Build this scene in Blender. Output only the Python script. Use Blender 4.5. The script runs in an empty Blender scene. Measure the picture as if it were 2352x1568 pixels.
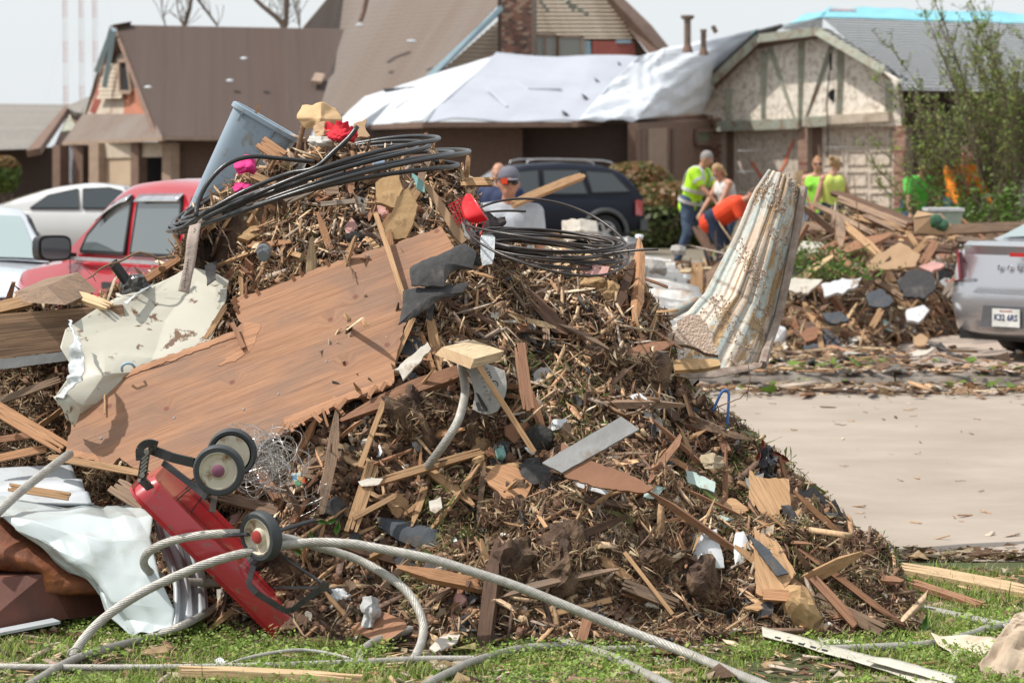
import bpy, bmesh, math, random
import numpy as np
from mathutils import Vector, Matrix, Euler, Quaternion
random.seed(7); RNG = np.random.default_rng(7)
SC = bpy.context.scene; COL = SC.collection
# ---------------- camera
CAMH, FPX, HOR = 1.70, 6533.0, 388.0
PITCH = math.atan((784 - HOR) / FPX)
cam = bpy.data.cameras.new('camera'); camo = bpy.data.objects.new('camera', cam); COL.objects.link(camo)
camo.location = (0, 0, CAMH); camo.rotation_euler = (math.pi / 2 - PITCH, 0, 0)
cam.lens = 100; cam.sensor_width = 36; cam.clip_end = 4000
cam.dof.use_dof = True; cam.dof.focus_distance = 10.9; cam.dof.aperture_fstop = 6.3
SC.camera = camo
# ---------------- sky, sun, exposure
SUN_EL, SUN_AZ = math.radians(56), math.radians(-98)     # azimuth from +Y (away from camera), towards -X
w = bpy.data.worlds.new('World'); SC.world = w; w.use_nodes = True
nt = w.node_tree; nt.nodes.clear()
sky = nt.nodes.new('ShaderNodeTexSky'); sky.sky_type = 'NISHITA'; sky.sun_disc = False
sky.sun_elevation = SUN_EL; sky.sun_rotation = SUN_AZ; sky.dust_density = 4.0; sky.air_density = 1.0
b1 = nt.nodes.new('ShaderNodeBackground'); b1.inputs['Strength'].default_value = 0.12
b2 = nt.nodes.new('ShaderNodeBackground'); b2.inputs['Color'].default_value = (0.93, 0.975, 1.0, 1); b2.inputs['Strength'].default_value = 0.90
mx = nt.nodes.new('ShaderNodeMixShader'); mx.inputs[0].default_value = 0.86
wo = nt.nodes.new('ShaderNodeOutputWorld')
nt.links.new(sky.outputs[0], b1.inputs['Color']); nt.links.new(b1.outputs[0], mx.inputs[1])
nt.links.new(b2.outputs[0], mx.inputs[2]); nt.links.new(mx.outputs[0], wo.inputs['Surface'])
sl = bpy.data.lights.new('sun', 'SUN'); sl.energy = 4.1; sl.angle = math.radians(1.2); sl.color = (1, .955, .88)
so = bpy.data.objects.new('sun', sl); COL.objects.link(so)
sd = Vector((math.sin(SUN_AZ) * math.cos(SUN_EL), math.cos(SUN_AZ) * math.cos(SUN_EL), math.sin(SUN_EL)))
so.rotation_euler = sd.to_track_quat('Z', 'Y').to_euler()
SC.view_settings.view_transform = 'Standard'; SC.view_settings.look = 'None'
SC.view_settings.exposure = 0.14; SC.view_settings.gamma = 1
# ---------------- pixel helpers (photo seen at 2352x1568)
CP, SP = math.cos(PITCH), math.sin(PITCH)
def ray(px, py):
    u, v = (px - 1176) / FPX, -(py - 784) / FPX
    return Vector((u, CP + v * SP, -SP + v * CP))
def P(px, py, Y):
    d = ray(px, py); t = Y / d.y
    return Vector((d.x * t, Y, CAMH + d.z * t))
def G(px, py, z=0.0):
    d = ray(px, py); t = (z - CAMH) / d.z
    return Vector((d.x * t, d.y * t, z))
# ---------------- numpy noise
_T = np.random.default_rng(3).random((256, 256))
def vn(x, y):
    xi = np.floor(x).astype(int); yi = np.floor(y).astype(int); fx = x - xi; fy = y - yi
    fx = fx * fx * (3 - 2 * fx); fy = fy * fy * (3 - 2 * fy)
    a = _T[xi & 255, yi & 255]; b = _T[(xi + 1) & 255, yi & 255]; c = _T[xi & 255, (yi + 1) & 255]; d = _T[(xi + 1) & 255, (yi + 1) & 255]
    return (a * (1 - fx) + b * fx) * (1 - fy) + (c * (1 - fx) + d * fx) * fy - .5
def fbm(x, y, s, o=4, g=.5):
    r = 0; a = 1; x = np.asarray(x, float); y = np.asarray(y, float)
    for i in range(o):
        r = r + a * vn(x / s + 17.3 * i, y / s + 5.1 * i); a *= g; s *= .5
    return r
# ---------------- materials
MATS = {}
def _mk(name):
    m = bpy.data.materials.new(name); m.use_nodes = True; n = m.node_tree.nodes; b = n['Principled BSDF']
    return m, n, m.node_tree.links, b
def mat(name, c1, c2=None, scale=8, rough=.7, bump=.3, metal=0, stretch=(1, 1, 1), coord='Object', vary=.0, c3=None, s3=2, t3=.58, spec=.5, detail=6, coat=0, bscale=None, dist=.02, sharp=0.12):
    """two-tone noise material; optional third colour in patches; vary = per-object tone variation"""
    if name in MATS: return MATS[name]
    m, n, l, b = _mk(name); c2 = c2 or tuple(x * .72 for x in c1)
    tc = n.new('ShaderNodeTexCoord'); mp = n.new('ShaderNodeMapping'); mp.inputs['Scale'].default_value = stretch
    l.new(tc.outputs[coord], mp.inputs[0])
    vec = mp.outputs[0]
    if vary:
        oi = n.new('ShaderNodeObjectInfo'); ad = n.new('ShaderNodeVectorMath'); ad.operation = 'ADD'
        mu = n.new('ShaderNodeMath'); mu.operation = 'MULTIPLY'; mu.inputs[1].default_value = 37.0
        l.new(oi.outputs['Random'], mu.inputs[0]); l.new(mp.outputs[0], ad.inputs[0]); l.new(mu.outputs[0], ad.inputs[1]); vec = ad.outputs[0]
    no = n.new('ShaderNodeTexNoise'); no.inputs['Scale'].default_value = scale; no.inputs['Detail'].default_value = detail; no.inputs['Roughness'].default_value = .62
    l.new(vec, no.inputs['Vector'])
    cr = n.new('ShaderNodeValToRGB'); cr.color_ramp.elements[0].position = .33; cr.color_ramp.elements[1].position = .67
    cr.color_ramp.elements[0].color = (*c2, 1); cr.color_ramp.elements[1].color = (*c1, 1)
    l.new(no.outputs['Fac'], cr.inputs[0]); out = cr.outputs[0]
    if c3:
        n3 = n.new('ShaderNodeTexNoise'); n3.inputs['Scale'].default_value = s3; n3.inputs['Detail'].default_value = 7; n3.inputs['Roughness'].default_value = .65; n3.inputs['Distortion'].default_value = .4
        l.new(tc.outputs[coord], n3.inputs['Vector'])
        r3 = n.new('ShaderNodeValToRGB'); r3.color_ramp.elements[0].position = t3 - sharp / 2; r3.color_ramp.elements[1].position = t3 + sharp / 2
        l.new(n3.outputs['Fac'], r3.inputs[0]); mi = n.new('ShaderNodeMixRGB'); mi.inputs[2].default_value = (*c3, 1)
        l.new(r3.outputs[0], mi.inputs[0]); l.new(out, mi.inputs[1]); out = mi.outputs[0]
    if vary:
        hv = n.new('ShaderNodeHueSaturation'); mr = n.new('ShaderNodeMapRange'); mr.inputs['To Min'].default_value = 1 - vary; mr.inputs['To Max'].default_value = 1 + vary
        l.new(oi.outputs['Random'], mr.inputs[0]); l.new(mr.outputs[0], hv.inputs['Value']); l.new(out, hv.inputs['Color']); out = hv.outputs[0]
    l.new(out, b.inputs['Base Color']); b.inputs['Roughness'].default_value = rough; b.inputs['Metallic'].default_value = metal
    b.inputs['Specular IOR Level'].default_value = spec
    if coat: b.inputs['Coat Weight'].default_value = coat; b.inputs['Coat Roughness'].default_value = .06
    if bump:
        bp = n.new('ShaderNodeBump'); bp.inputs['Strength'].default_value = bump; bp.inputs['Distance'].default_value = dist
        if bscale:
            nb = n.new('ShaderNodeTexNoise'); nb.inputs['Scale'].default_value = bscale; nb.inputs['Detail'].default_value = 5; l.new(vec, nb.inputs['Vector']); l.new(nb.outputs['Fac'], bp.inputs['Height'])
        else: l.new(no.outputs['Fac'], bp.inputs['Height'])
        l.new(bp.outputs[0], b.inputs['Normal'])
    MATS[name] = m; return m
def attmat(name, rough=.8, spec=.3, noise=60, amt=.35, trans=0):
    if name in MATS: return MATS[name]
    m, n, l, b = _mk(name)
    a = n.new('ShaderNodeAttribute'); a.attribute_name = 'Col'
    tc = n.new('ShaderNodeTexCoord'); no = n.new('ShaderNodeTexNoise'); no.inputs['Scale'].default_value = noise; no.inputs['Detail'].default_value = 4
    l.new(tc.outputs['Object'], no.inputs['Vector']); mr = n.new('ShaderNodeMapRange'); mr.inputs['From Min'].default_value = .3; mr.inputs['From Max'].default_value = .7
    mr.inputs['To Min'].default_value = 1 - amt; mr.inputs['To Max'].default_value = 1 + amt
    l.new(no.outputs['Fac'], mr.inputs[0]); mu = n.new('ShaderNodeVectorMath'); mu.operation = 'SCALE'
    l.new(a.outputs['Color'], mu.inputs[0]); l.new(mr.outputs[0], mu.inputs['Scale']); l.new(mu.outputs[0], b.inputs['Base Color'])
    b.inputs['Roughness'].default_value = rough; b.inputs['Specular IOR Level'].default_value = spec
    if trans:
        t = n.new('ShaderNodeBsdfTranslucent'); l.new(mu.outputs[0], t.inputs['Color']); ms = n.new('ShaderNodeMixShader'); ms.inputs[0].default_value = trans
        l.new(b.outputs[0], ms.inputs[1]); l.new(t.outputs[0], ms.inputs[2]); l.new(ms.outputs[0], n['Material Output'].inputs[0])
    MATS[name] = m; return m
def woodmat(name, c1, c2, c3=None, fd=.52, pm=.7, t3=.6, rough=.75, gs=1.0, vary=.16, knots=False, spec=.3):
    """long grain along local X"""
    if name in MATS: return MATS[name]
    m, n, l, b = _mk(name)
    tc = n.new('ShaderNodeTexCoord'); oi = n.new('ShaderNodeObjectInfo')
    mu = n.new('ShaderNodeMath'); mu.operation = 'MULTIPLY'; mu.inputs[1].default_value = 29.0; l.new(oi.outputs['Random'], mu.inputs[0])
    ad = n.new('ShaderNodeVectorMath'); ad.operation = 'ADD'; l.new(tc.outputs['Object'], ad.inputs[0]); l.new(mu.outputs[0], ad.inputs[1])
    src = ad.outputs[0]
    if knots:
        vo = n.new('ShaderNodeTexVoronoi'); vo.voronoi_dimensions = '2D'; vo.inputs['Scale'].default_value = 3.0; vo.inputs['Randomness'].default_value = 1; l.new(ad.outputs[0], vo.inputs['Vector'])
        kr = n.new('ShaderNodeMapRange'); kr.inputs['From Min'].default_value = 0; kr.inputs['From Max'].default_value = .16; kr.inputs['To Min'].default_value = .05; kr.inputs['To Max'].default_value = 0
        l.new(vo.outputs['Distance'], kr.inputs[0]); kc = n.new('ShaderNodeCombineXYZ'); l.new(kr.outputs[0], kc.inputs['Y'])
        a2 = n.new('ShaderNodeVectorMath'); a2.operation = 'ADD'; l.new(src, a2.inputs[0]); l.new(kc.outputs[0], a2.inputs[1]); src = a2.outputs[0]
    def noise(sc, stretch, det=6, ro=.6):
        mp = n.new('ShaderNodeMapping'); mp.inputs['Scale'].default_value = stretch; l.new(src, mp.inputs[0])
        no = n.new('ShaderNodeTexNoise'); no.inputs['Scale'].default_value = sc; no.inputs['Detail'].default_value = det; no.inputs['Roughness'].default_value = ro; no.inputs['Distortion'].default_value = .25
        l.new(mp.outputs[0], no.inputs['Vector']); return no.outputs['Fac']
    g1 = noise(9 * gs, (.35, 6, 6)); g2 = noise(60 * gs, (.12, 3, 3), 4); g3 = noise(2.2, (1, 2, 2), 5)
    def ramp(f, a, bb, ca, cb):
        r = n.new('ShaderNodeValToRGB'); r.color_ramp.elements[0].position = a; r.color_ramp.elements[1].position = bb; r.color_ramp.elements[0].color = (*ca, 1); r.color_ramp.elements[1].color = (*cb, 1); l.new(f, r.inputs[0]); return r.outputs[0]
    base = ramp(g1, .3, .68, c2, c1)
    fine = ramp(g2, .34, .52, (fd, fd * .97, fd * .93), (1.06, 1.05, 1.04))
    mm = n.new('ShaderNodeMixRGB'); mm.blend_type = 'MULTIPLY'; mm.inputs[0].default_value = .8; l.new(base, mm.inputs[1]); l.new(fine, mm.inputs[2]); out = mm.outputs[0]
    if c3:
        r = ramp(g3, t3 - .05, t3 + .12, (0, 0, 0), (1, 1, 1)); mi = n.new('ShaderNodeMixRGB'); mi.inputs[2].default_value = (*c3, 1)
        ms = n.new('ShaderNodeMath'); ms.operation = 'MULTIPLY'; ms.inputs[1].default_value = pm; l.new(r, ms.inputs[0]); l.new(ms.outputs[0], mi.inputs[0]); l.new(out, mi.inputs[1]); out = mi.outputs[0]
    if knots:
        k2 = n.new('ShaderNodeMapRange'); k2.inputs['From Min'].default_value = .022; k2.inputs['From Max'].default_value = .045; k2.inputs['To Min'].default_value = .75; k2.inputs['To Max'].default_value = 0
        l.new(vo.outputs['Distance'], k2.inputs[0]); mi = n.new('ShaderNodeMixRGB'); mi.inputs[2].default_value = (.16, .05, .035, 1); l.new(k2.outputs[0], mi.inputs[0]); l.new(out, mi.inputs[1]); out = mi.outputs[0]
    hv = n.new('ShaderNodeHueSaturation'); mr = n.new('ShaderNodeMapRange'); mr.inputs['To Min'].default_value = 1 - vary; mr.inputs['To Max'].default_value = 1 + vary
    l.new(oi.outputs['Random'], mr.inputs[0]); l.new(mr.outputs[0], hv.inputs['Value']); l.new(out, hv.inputs['Color'])
    l.new(hv.outputs[0], b.inputs['Base Color']); b.inputs['Roughness'].default_value = rough; b.inputs['Specular IOR Level'].default_value = spec
    bp = n.new('ShaderNodeBump'); bp.inputs['Strength'].default_value = .7; bp.inputs['Distance'].default_value = .004; l.new(g2, bp.inputs['Height']); l.new(bp.outputs[0], b.inputs['Normal'])
    MATS[name] = m; return m
def glassmat(name, tint=(.02, .03, .035), rough=.04):
    return mat(name, tint, tint, rough=rough, bump=0, spec=.9, coat=.6)
# ---------------- objects
def tag(o, label=None, cat=None, group=None, kind=None):
    if label: o['label'] = label
    if cat: o['category'] = cat
    if group: o['group'] = group
    if kind: o['kind'] = kind
    return o
def root(name, loc, label, cat, group=None):
    o = bpy.data.objects.new(name, None); COL.objects.link(o); o.location = loc; o.empty_display_size = .1
    return tag(o, label, cat, group)
def mkobj(name, V, F, mats, parent=None, smooth=False, xdir=None, ndir=None, mi=None, local=True, angle=None):
    V = [Vector(v) for v in V]
    if local and V:
        c = sum(V, Vector()) / len(V)
        if xdir is not None:
            x = Vector(xdir).normalized(); nn = Vector(ndir if ndir is not None else (0, -1, .3)); nn = (nn - nn.dot(x) * x)
            if nn.length < 1e-4: nn = x.orthogonal()
            nn.normalize(); y = nn.cross(x); M = Matrix((x, y, nn)).transposed().to_4x4(); M.translation = c
        else: M = Matrix.Translation(c)
        Mi = M.inverted(); V = [Mi @ v for v in V]
    else: M = Matrix.Identity(4)
    me = bpy.data.meshes.new(name); me.from_pydata(V, [], F); me.validate()
    for m in (mats if isinstance(mats, (list, tuple)) else [mats]): me.materials.append(m)
    if mi is not None and len(mi) == len(me.polygons): me.polygons.foreach_set('material_index', mi)
    if smooth: me.polygons.foreach_set('use_smooth', [True] * len(me.polygons))
    o = bpy.data.objects.new(name, me); COL.objects.link(o); o.matrix_world = M
    if parent is not None: adopt(o, parent, M)
    if smooth and angle:
        try:
            me.set_sharp_from_angle(angle=math.radians(angle))
        except Exception: pass
    return o
def wmat(o):
    m = o.matrix_basis.copy(); p = o.parent
    if p is not None: m = wmat(p) @ o.matrix_parent_inverse @ m
    return m
def adopt(o, parent, M=None):
    M = M if M is not None else wmat(o)
    o.parent = parent; o.matrix_parent_inverse = wmat(parent).inverted(); o.matrix_basis = M
class MB:
    def __init__(s): s.v = []; s.f = []; s.m = []
    def add(s, V, F, mi=0):
        k = len(s.v); s.v += [Vector(v) for v in V]; s.f += [tuple(i + k for i in f) for f in F]; s.m += [mi] * len(F); return s
    def box(s, c, d, R=None, mi=0):
        c = Vector(c); h = Vector(d) / 2
        V = [Vector((x * h.x, y * h.y, z * h.z)) for x in (-1, 1) for y in (-1, 1) for z in (-1, 1)]
        if R is not None: V = [R @ v for v in V]
        return s.add([c + v for v in V], [(0, 1, 3, 2), (4, 6, 7, 5), (0, 4, 5, 1), (2, 3, 7, 6), (0, 2, 6, 4), (1, 5, 7, 3)], mi)
    def prism(s, pts, vec, mi=0):
        n = len(pts); vec = Vector(vec); a = [Vector(p) for p in pts]
        return s.add(a + [p + vec for p in a], [tuple(range(n)), tuple(range(2 * n - 1, n - 1, -1))] + [(i, i + n, (i + 1) % n + n, (i + 1) % n) for i in range(n)], mi)
    def bar(s, a, b, wd, th, up=(0, 0, 1), mi=0):
        a, b = Vector(a), Vector(b); x = (b - a); L = x.length; x.normalize(); u = Vector(up); u = (u - u.dot(x) * x).normalized(); y = u.cross(x)
        return s.box((a + b) / 2, (L, wd, th), Matrix((x, y, u)).transposed(), mi)
    def tube(s, path, r, n=10, mi=0, caps=True, lobes=0, twist=0, amp=.08, closed=False):
        pts = [Vector(p) for p in path]; N = len(pts); rr = r if isinstance(r, (list, tuple)) else [r] * N
        t0 = (pts[1] - pts[0]).normalized(); nrm = t0.orthogonal().normalized(); V = []; acc = 0
        for i, p in enumerate(pts):
            t = (pts[min(i + 1, N - 1)] - pts[max(i - 1, 0)]).normalized()
            nrm = (nrm - nrm.dot(t) * t).normalized(); bn = t.cross(nrm)
            if i: acc += (p - pts[i - 1]).length
            for k in range(n):
                a = 2 * math.pi * k / n + acc * twist
                q = rr[i] * (1 + (amp * (1 if k % 2 else -1) if lobes else 0))
                V.append(p + q * (math.cos(a) * nrm + math.sin(a) * bn))
        F = [(i * n + k, i * n + (k + 1) % n, (i + 1) * n + (k + 1) % n, (i + 1) * n + k) for i in range(N - 1) for k in range(n)]
        if caps: F += [tuple(range(n - 1, -1, -1)), tuple((N - 1) * n + k for k in range(n))]
        return s.add(V, F, mi)
    def ell(s, c, r, R=None, n=12, mi=0, half=False):
        c = Vector(c); V = []; F = []; m = n // 2
        for i in range(m + 1):
            a = -math.pi / 2 + math.pi * i / m
            for k in range(n):
                b = 2 * math.pi * k / n; v = Vector((r[0] * math.cos(a) * math.cos(b), r[1] * math.cos(a) * math.sin(b), r[2] * math.sin(a)))
                V.append(c + (R @ v if R is not None else v))
        for i in range(m):
            for k in range(n): F.append((i * n + k, i * n + (k + 1) % n, (i + 1) * n + (k + 1) % n, (i + 1) * n + k))
        return s.add(V, F, mi)
    def lathe(s, c, ax, prof, n=20, mi=0, caps=True):
        """prof: (distance along axis, radius)"""
        c = Vector(c); ax = Vector(ax).normalized(); u = ax.orthogonal().normalized(); w_ = ax.cross(u); V = []
        for d, r in prof:
            for k in range(n):
                a = 2 * math.pi * k / n; V.append(c + ax * d + r * (math.cos(a) * u + math.sin(a) * w_))
        N = len(prof); F = [(i * n + k, i * n + (k + 1) % n, (i + 1) * n + (k + 1) % n, (i + 1) * n + k) for i in range(N - 1) for k in range(n)]
        if caps: F += [tuple(range(n - 1, -1, -1)), tuple((N - 1) * n + k for k in range(n))]
        return s.add(V, F, mi)
    def obj(s, name, mats, parent=None, **k):
        return mkobj(name, s.v, s.f, mats, parent, mi=s.m, **k)
def spline(pts, step=.02):
    """Catmull-Rom through points"""
    p = [Vector(q) for q in pts]; p = [2 * p[0] - p[1]] + p + [2 * p[-1] - p[-2]]; out = []
    for i in range(1, len(p) - 2):
        a, b, c, d = p[i - 1:i + 3]; n = max(2, int((c - b).length / step))
        for k in range(n):
            t = k / n; out.append(.5 * (2 * b + (c - a) * t + (2 * a - 5 * b + 4 * c - d) * t * t + (3 * b - a - 3 * c + d) * t ** 3))
    out.append(p[-2]); return out
def npmesh(name, V, F, C, m, parent=None, label=None, kind=None):
    """V (n,3), F (m,k) same-size faces, C per-vertex colours"""
    me = bpy.data.meshes.new(name); nf, k = F.shape
    me.vertices.add(len(V)); me.vertices.foreach_set('co', V.astype(np.float32).ravel())
    me.loops.add(nf * k); me.loops.foreach_set('vertex_index', F.astype(np.int32).ravel())
    me.polygons.add(nf); me.polygons.foreach_set('loop_start', np.arange(0, nf * k, k, dtype=np.int32)); me.polygons.foreach_set('loop_total', np.full(nf, k, dtype=np.int32))
    me.update(calc_edges=True)
    if C is not None:
        at = me.attributes.new('Col', 'FLOAT_COLOR', 'POINT'); c4 = np.ones((len(V), 4), np.float32); c4[:, :3] = C; at.data.foreach_set('color', c4.ravel())
    me.materials.append(m); o = bpy.data.objects.new(name, me); COL.objects.link(o)
    if parent is not None: adopt(o, parent, Matrix.Identity(4))
    if kind: o['kind'] = kind
    if label: o['label'] = label
    return o
# ================= terrain and heap surfaces
def gz(y):
    y = np.asarray(y, float); t = np.clip((y - 62) / 9, 0, 1); return .45 * t * t * (3 - 2 * t)
def mound(x, y): return .2 * np.clip((y - 33) / 5, 0, 1) * np.clip((53 - y) / 5, 0, 1) * np.clip((x - 1.2) / 1.0, 0, 1)
_cr = [(-200, 800, 11.8), (-60, 780, 11.8), (0, 765, 11.8), (150, 735, 11.8), (300, 700, 11.8), (400, 655, 11.9), (440, 590, 11.9), (475, 530, 12), (520, 470, 12), (560, 430, 12), (620, 405, 12),
       (700, 372, 12), (760, 356, 12), (860, 372, 12), (1000, 384, 12), (1050, 402, 12), (1085, 470, 12), (1110, 560, 11.9), (1150, 596, 11.8), (1300, 610, 11.8),
       (1420, 640, 11.8), (1480, 705, 11.7), (1520, 800, 11.7), (1560, 890, 11.6), (1640, 975, 11.5), (1720, 1030, 11.45), (1800, 1090, 11.4), (1860, 1150, 11.35), (1930, 1210, 11.3),
       (1985, 1275, 11.2), (2030, 1340, 11.15), (2080, 1400, 11.05), (2150, 1455, 10.9), (2300, 1520, 10.7)]
_cx = np.array([P(a, b, c).x for a, b, c in _cr]); _cz = np.maximum(0, np.array([P(a, b, c).z for a, b, c in _cr])); _cy = np.array([c for a, b, c in _cr])
_br = [(-200, 1395), (300, 1400), (450, 1455), (700, 1478), (1200, 1492), (1700, 1500), (1900, 1495), (2050, 1470), (2150, 1480), (2300, 1500)]
_bx = np.array([G(a, b).x for a, b in _br]); _by = np.array([G(a, b).y for a, b in _br])
def Hp(x, y, fine=True):
    x = np.asarray(x, float); y = np.asarray(y, float)
    wx = x + .10 * fbm(x, y, .5, 2)
    zc = np.interp(wx, _cx, _cz); yc = np.interp(x, _cx, _cy); yf = np.interp(x, _bx, _by)
    t = np.clip((y - yf) / (yc - yf), 0, 1); tb = np.clip((y - yc) / 1.9, 0, 1)
    pr = np.where(y < yc, .82 * t + .18 * (t * t * (3 - 2 * t)) + .10 * np.sin(np.pi * t) * (1 - t), 1 - tb * tb * (3 - 2 * tb))
    sw = np.clip((x - 1.9) / -.4, 0, 1)
    lf = np.clip((x + 1.15) / .5, 0, 1)       # left part sits lower in front (hollow under the boards)
    low = np.clip(t * 1.4 - .58, 0, 1)
    pr = np.where(y < yc, pr * lf + low * (1 - lf), pr)
    e = np.clip(t * 5, 0, 1) * np.clip((1 - tb) * 4, 0, 1)
    k = .25 + .75 * np.clip((.94 - t) / .3, 0, 1)
    nz = (.30 * fbm(x, y, .42, 2) + .16 * fbm(x + 3, y + 5, .17, 2)) * k
    # clods that stick out
    nz = nz + .05 * np.abs(fbm(x + 9, y, .16, 2)) * 2
    if fine: nz = nz + .05 * fbm(x, y, .07, 3)
    return np.where((zc > .01) & (pr > 0), np.maximum(zc * pr + nz * e, 0), 0)
def H2(x, y):
    """debris heap across the road"""
    x = np.asarray(x, float); y = np.asarray(y, float)
    yf = np.interp(x, [.5, 1.2, 2.0, 3.2, 3.7, 4.4, 7], [24.5, 24.6, 24.6, 25.0, 27.4, 28.6, 29]); yc = yf + 4.2
    zc = np.interp(x, [-.5, .6, 1.4, 2.2, 2.6, 3.6, 5, 6, 9, 12], [0, .28, .35, .5, 1.0, 1.05, 1.0, .95, .8, 0])
    t = np.clip((y - yf) / (yc - yf), 0, 1); tb = np.clip((y - yc) / 4.5, 0, 1)
    pr = np.where(y < yc, np.sin(t * np.pi / 2) ** .9, 1 - tb * tb * (3 - 2 * tb))
    e = np.clip(t * 4, 0, 1) * np.clip((1 - tb) * 4, 0, 1)
    return np.where(zc > .02, np.maximum(zc * pr + e * (.35 * fbm(x, y, .9, 4)), 0), 0)
def hit(px, py, H=Hp, y0=9.3, y1=15.0, n=700):
    """first point where the view through a photo pixel meets the heap or the ground"""
    d = ray(px, py); ys = np.linspace(y0, y1, n); t = ys / d.y; xs = d.x * t; zs = CAMH + d.z * t
    h = np.maximum(H(xs, ys), gz(ys)); k = np.argmax(zs < h)
    if not (zs < h).any(): k = n - 1
    return Vector((xs[k], ys[k], zs[k]))
def nrm(x, y, H=Hp):
    e = .03; dx = float(H(x + e, y) - H(x - e, y)) / (2 * e); dy = float(H(x, y + e) - H(x, y - e)) / (2 * e)
    return Vector((-dx, -dy, 1)).normalized()
def heapmesh(name, H, x0, x1, y0, y1, st, m, label=None):
    xs = np.arange(x0, x1, st); ys = np.arange(y0, y1, st); X, Y = np.meshgrid(xs, ys, indexing='ij'); Z = H(X, Y)
    act = Z > .004; nx, ny = X.shape; idx = np.arange(nx * ny).reshape(nx, ny)
    q = act[:-1, :-1] | act[1:, :-1] | act[1:, 1:] | act[:-1, 1:]
    Zz = Z + np.where(act, 0, -.02) + gz(Y)
    F = np.stack([idx[:-1, :-1][q], idx[1:, :-1][q], idx[1:, 1:][q], idx[:-1, 1:][q]], 1)
    o = npmesh(name, np.stack([X.ravel(), Y.ravel(), Zz.ravel()], 1), F, None, m)
    o.data.polygons.foreach_set('use_smooth', [True] * len(o.data.polygons)); return o
# ---- ground
gm = mat('dirt_lawn', (.17, .12, .08), (.10, .085, .045), 1.2, .95, .5, c3=(.20, .17, .13), s3=.25, t3=.52, sharp=.2)
xs = np.concatenate([np.linspace(-900, -40, 12), np.linspace(-35, 35, 71), np.linspace(40, 900, 12)]); ys = np.concatenate([[-20, -5, 3], np.linspace(6, 100, 95), np.linspace(120, 2500, 15)])
X, Y = np.meshgrid(xs, ys, indexing='ij'); idx = np.arange(X.size).reshape(X.shape)
F = np.stack([idx[:-1, :-1].ravel(), idx[1:, :-1].ravel(), idx[1:, 1:].ravel(), idx[:-1, 1:].ravel()], 1)
Zg = gz(Y) + mound(X, Y) - .03 - np.clip((Y - 100) * .002, 0, 3)
o = npmesh('ground', np.stack([X.ravel(), Y.ravel(), Zg.ravel()], 1), F, None, gm); o['kind'] = 'structure'
def sheetstruct(name, pts, z, m, th=0, div=None):
    if div:
        x0, x1, y0, y1, nx, ny = div; X, Y = np.meshgrid(np.linspace(x0, x1, nx), np.linspace(y0, y1, ny), indexing='ij'); idx = np.arange(X.size).reshape(X.shape)
        F = np.stack([idx[:-1, :-1].ravel(), idx[1:, :-1].ravel(), idx[1:, 1:].ravel(), idx[:-1, 1:].ravel()], 1)
        o = npmesh(name, np.stack([X.ravel(), Y.ravel(), (z(X, Y)).ravel()], 1), F, None, m)
    else: o = mkobj(name, [(x, y, z) for x, y in pts], [tuple(range(len(pts)))], m, local=False)
    o['kind'] = 'structure'; return o
lawn = mat('soil_under_grass', (.10, .075, .04), (.06, .06, .022), 9, .95, .6, c3=(.045, .075, .015), s3=5, t3=.5, sharp=.3)
sheetstruct('lawn', None, lambda X, Y: .018 * fbm(X, Y, .5, 3) * np.clip((12.2 - Y) / .5, 0, 1), lawn, div=(-9, 9, 5, 12.26, 160, 70))
conc = mat('worn_concrete', (.385, .325, .27), (.32, .265, .215), 1.1, .85, .2, c3=(.27, .215, .175), s3=.8, t3=.60, sharp=.4, bscale=60, dist=.003)
sheetstruct('road', [(-40, 12.25), (40, 12.25), (40, 21.6), (-40, 21.6)], .004 - .0, conc)
joint = mat('road_joint_tar', (.16, .13, .11), rough=.9)
for y in (): sheetstruct('road_joint', [(-40, y), (40, y), (40, y + .025), (-40, y + .025)], .008, joint)
for x in (-1.2,): sheetstruct('road_joint', [(x, 12.25), (x + .02, 12.25), (x + .02, 21.6), (x, 21.6)], .008, joint)
gut = mat('wet_gutter', (.20, .16, .13), (.07, .055, .045), 6, .6, .8, c3=(.28, .24, .20), s3=2.5, t3=.55, sharp=.2)
mbk = MB()
for x in np.arange(-30, 30, 3.0):
    mbk.add([(x, 21.6, .004), (x + 2.985, 21.6, .004), (x + 2.985, 22.1, .012), (x, 22.1, .012)], [(0, 1, 2, 3)])
    mbk.prism([(x, 22.1, -.05), (x, 22.1, .012), (x, 22.16, .07), (x, 22.3, .10), (x, 22.5, .10), (x, 22.5, -.05)], (2.985, 0, 0))
o = mbk.obj('far_kerb', gut, local=False); o['kind'] = 'structure'
mud = mat('mud_film', (.13, .09, .065), (.07, .05, .04), 9, .8, .8)
drv = mat('driveway_concrete', (.46, .365, .30), (.38, .30, .25), 1.5, .88, .2, c3=(.33, .26, .21), s3=.8, t3=.6, sharp=.3)
sheetstruct('driveway', [(2.75, 22.5), (8.5, 22.5), (9.5, 30), (3.4, 30)], .03, drv)
sheetstruct('driveway', [(-2.2, 22.5), (1.2, 22.5), (1.0, 30), (-2.0, 30)], .028, drv)
sheetstruct('driveway', [(-9, 22.5), (-4, 22.5), (-4.0, 30), (-9, 30)], .028, drv)
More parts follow.
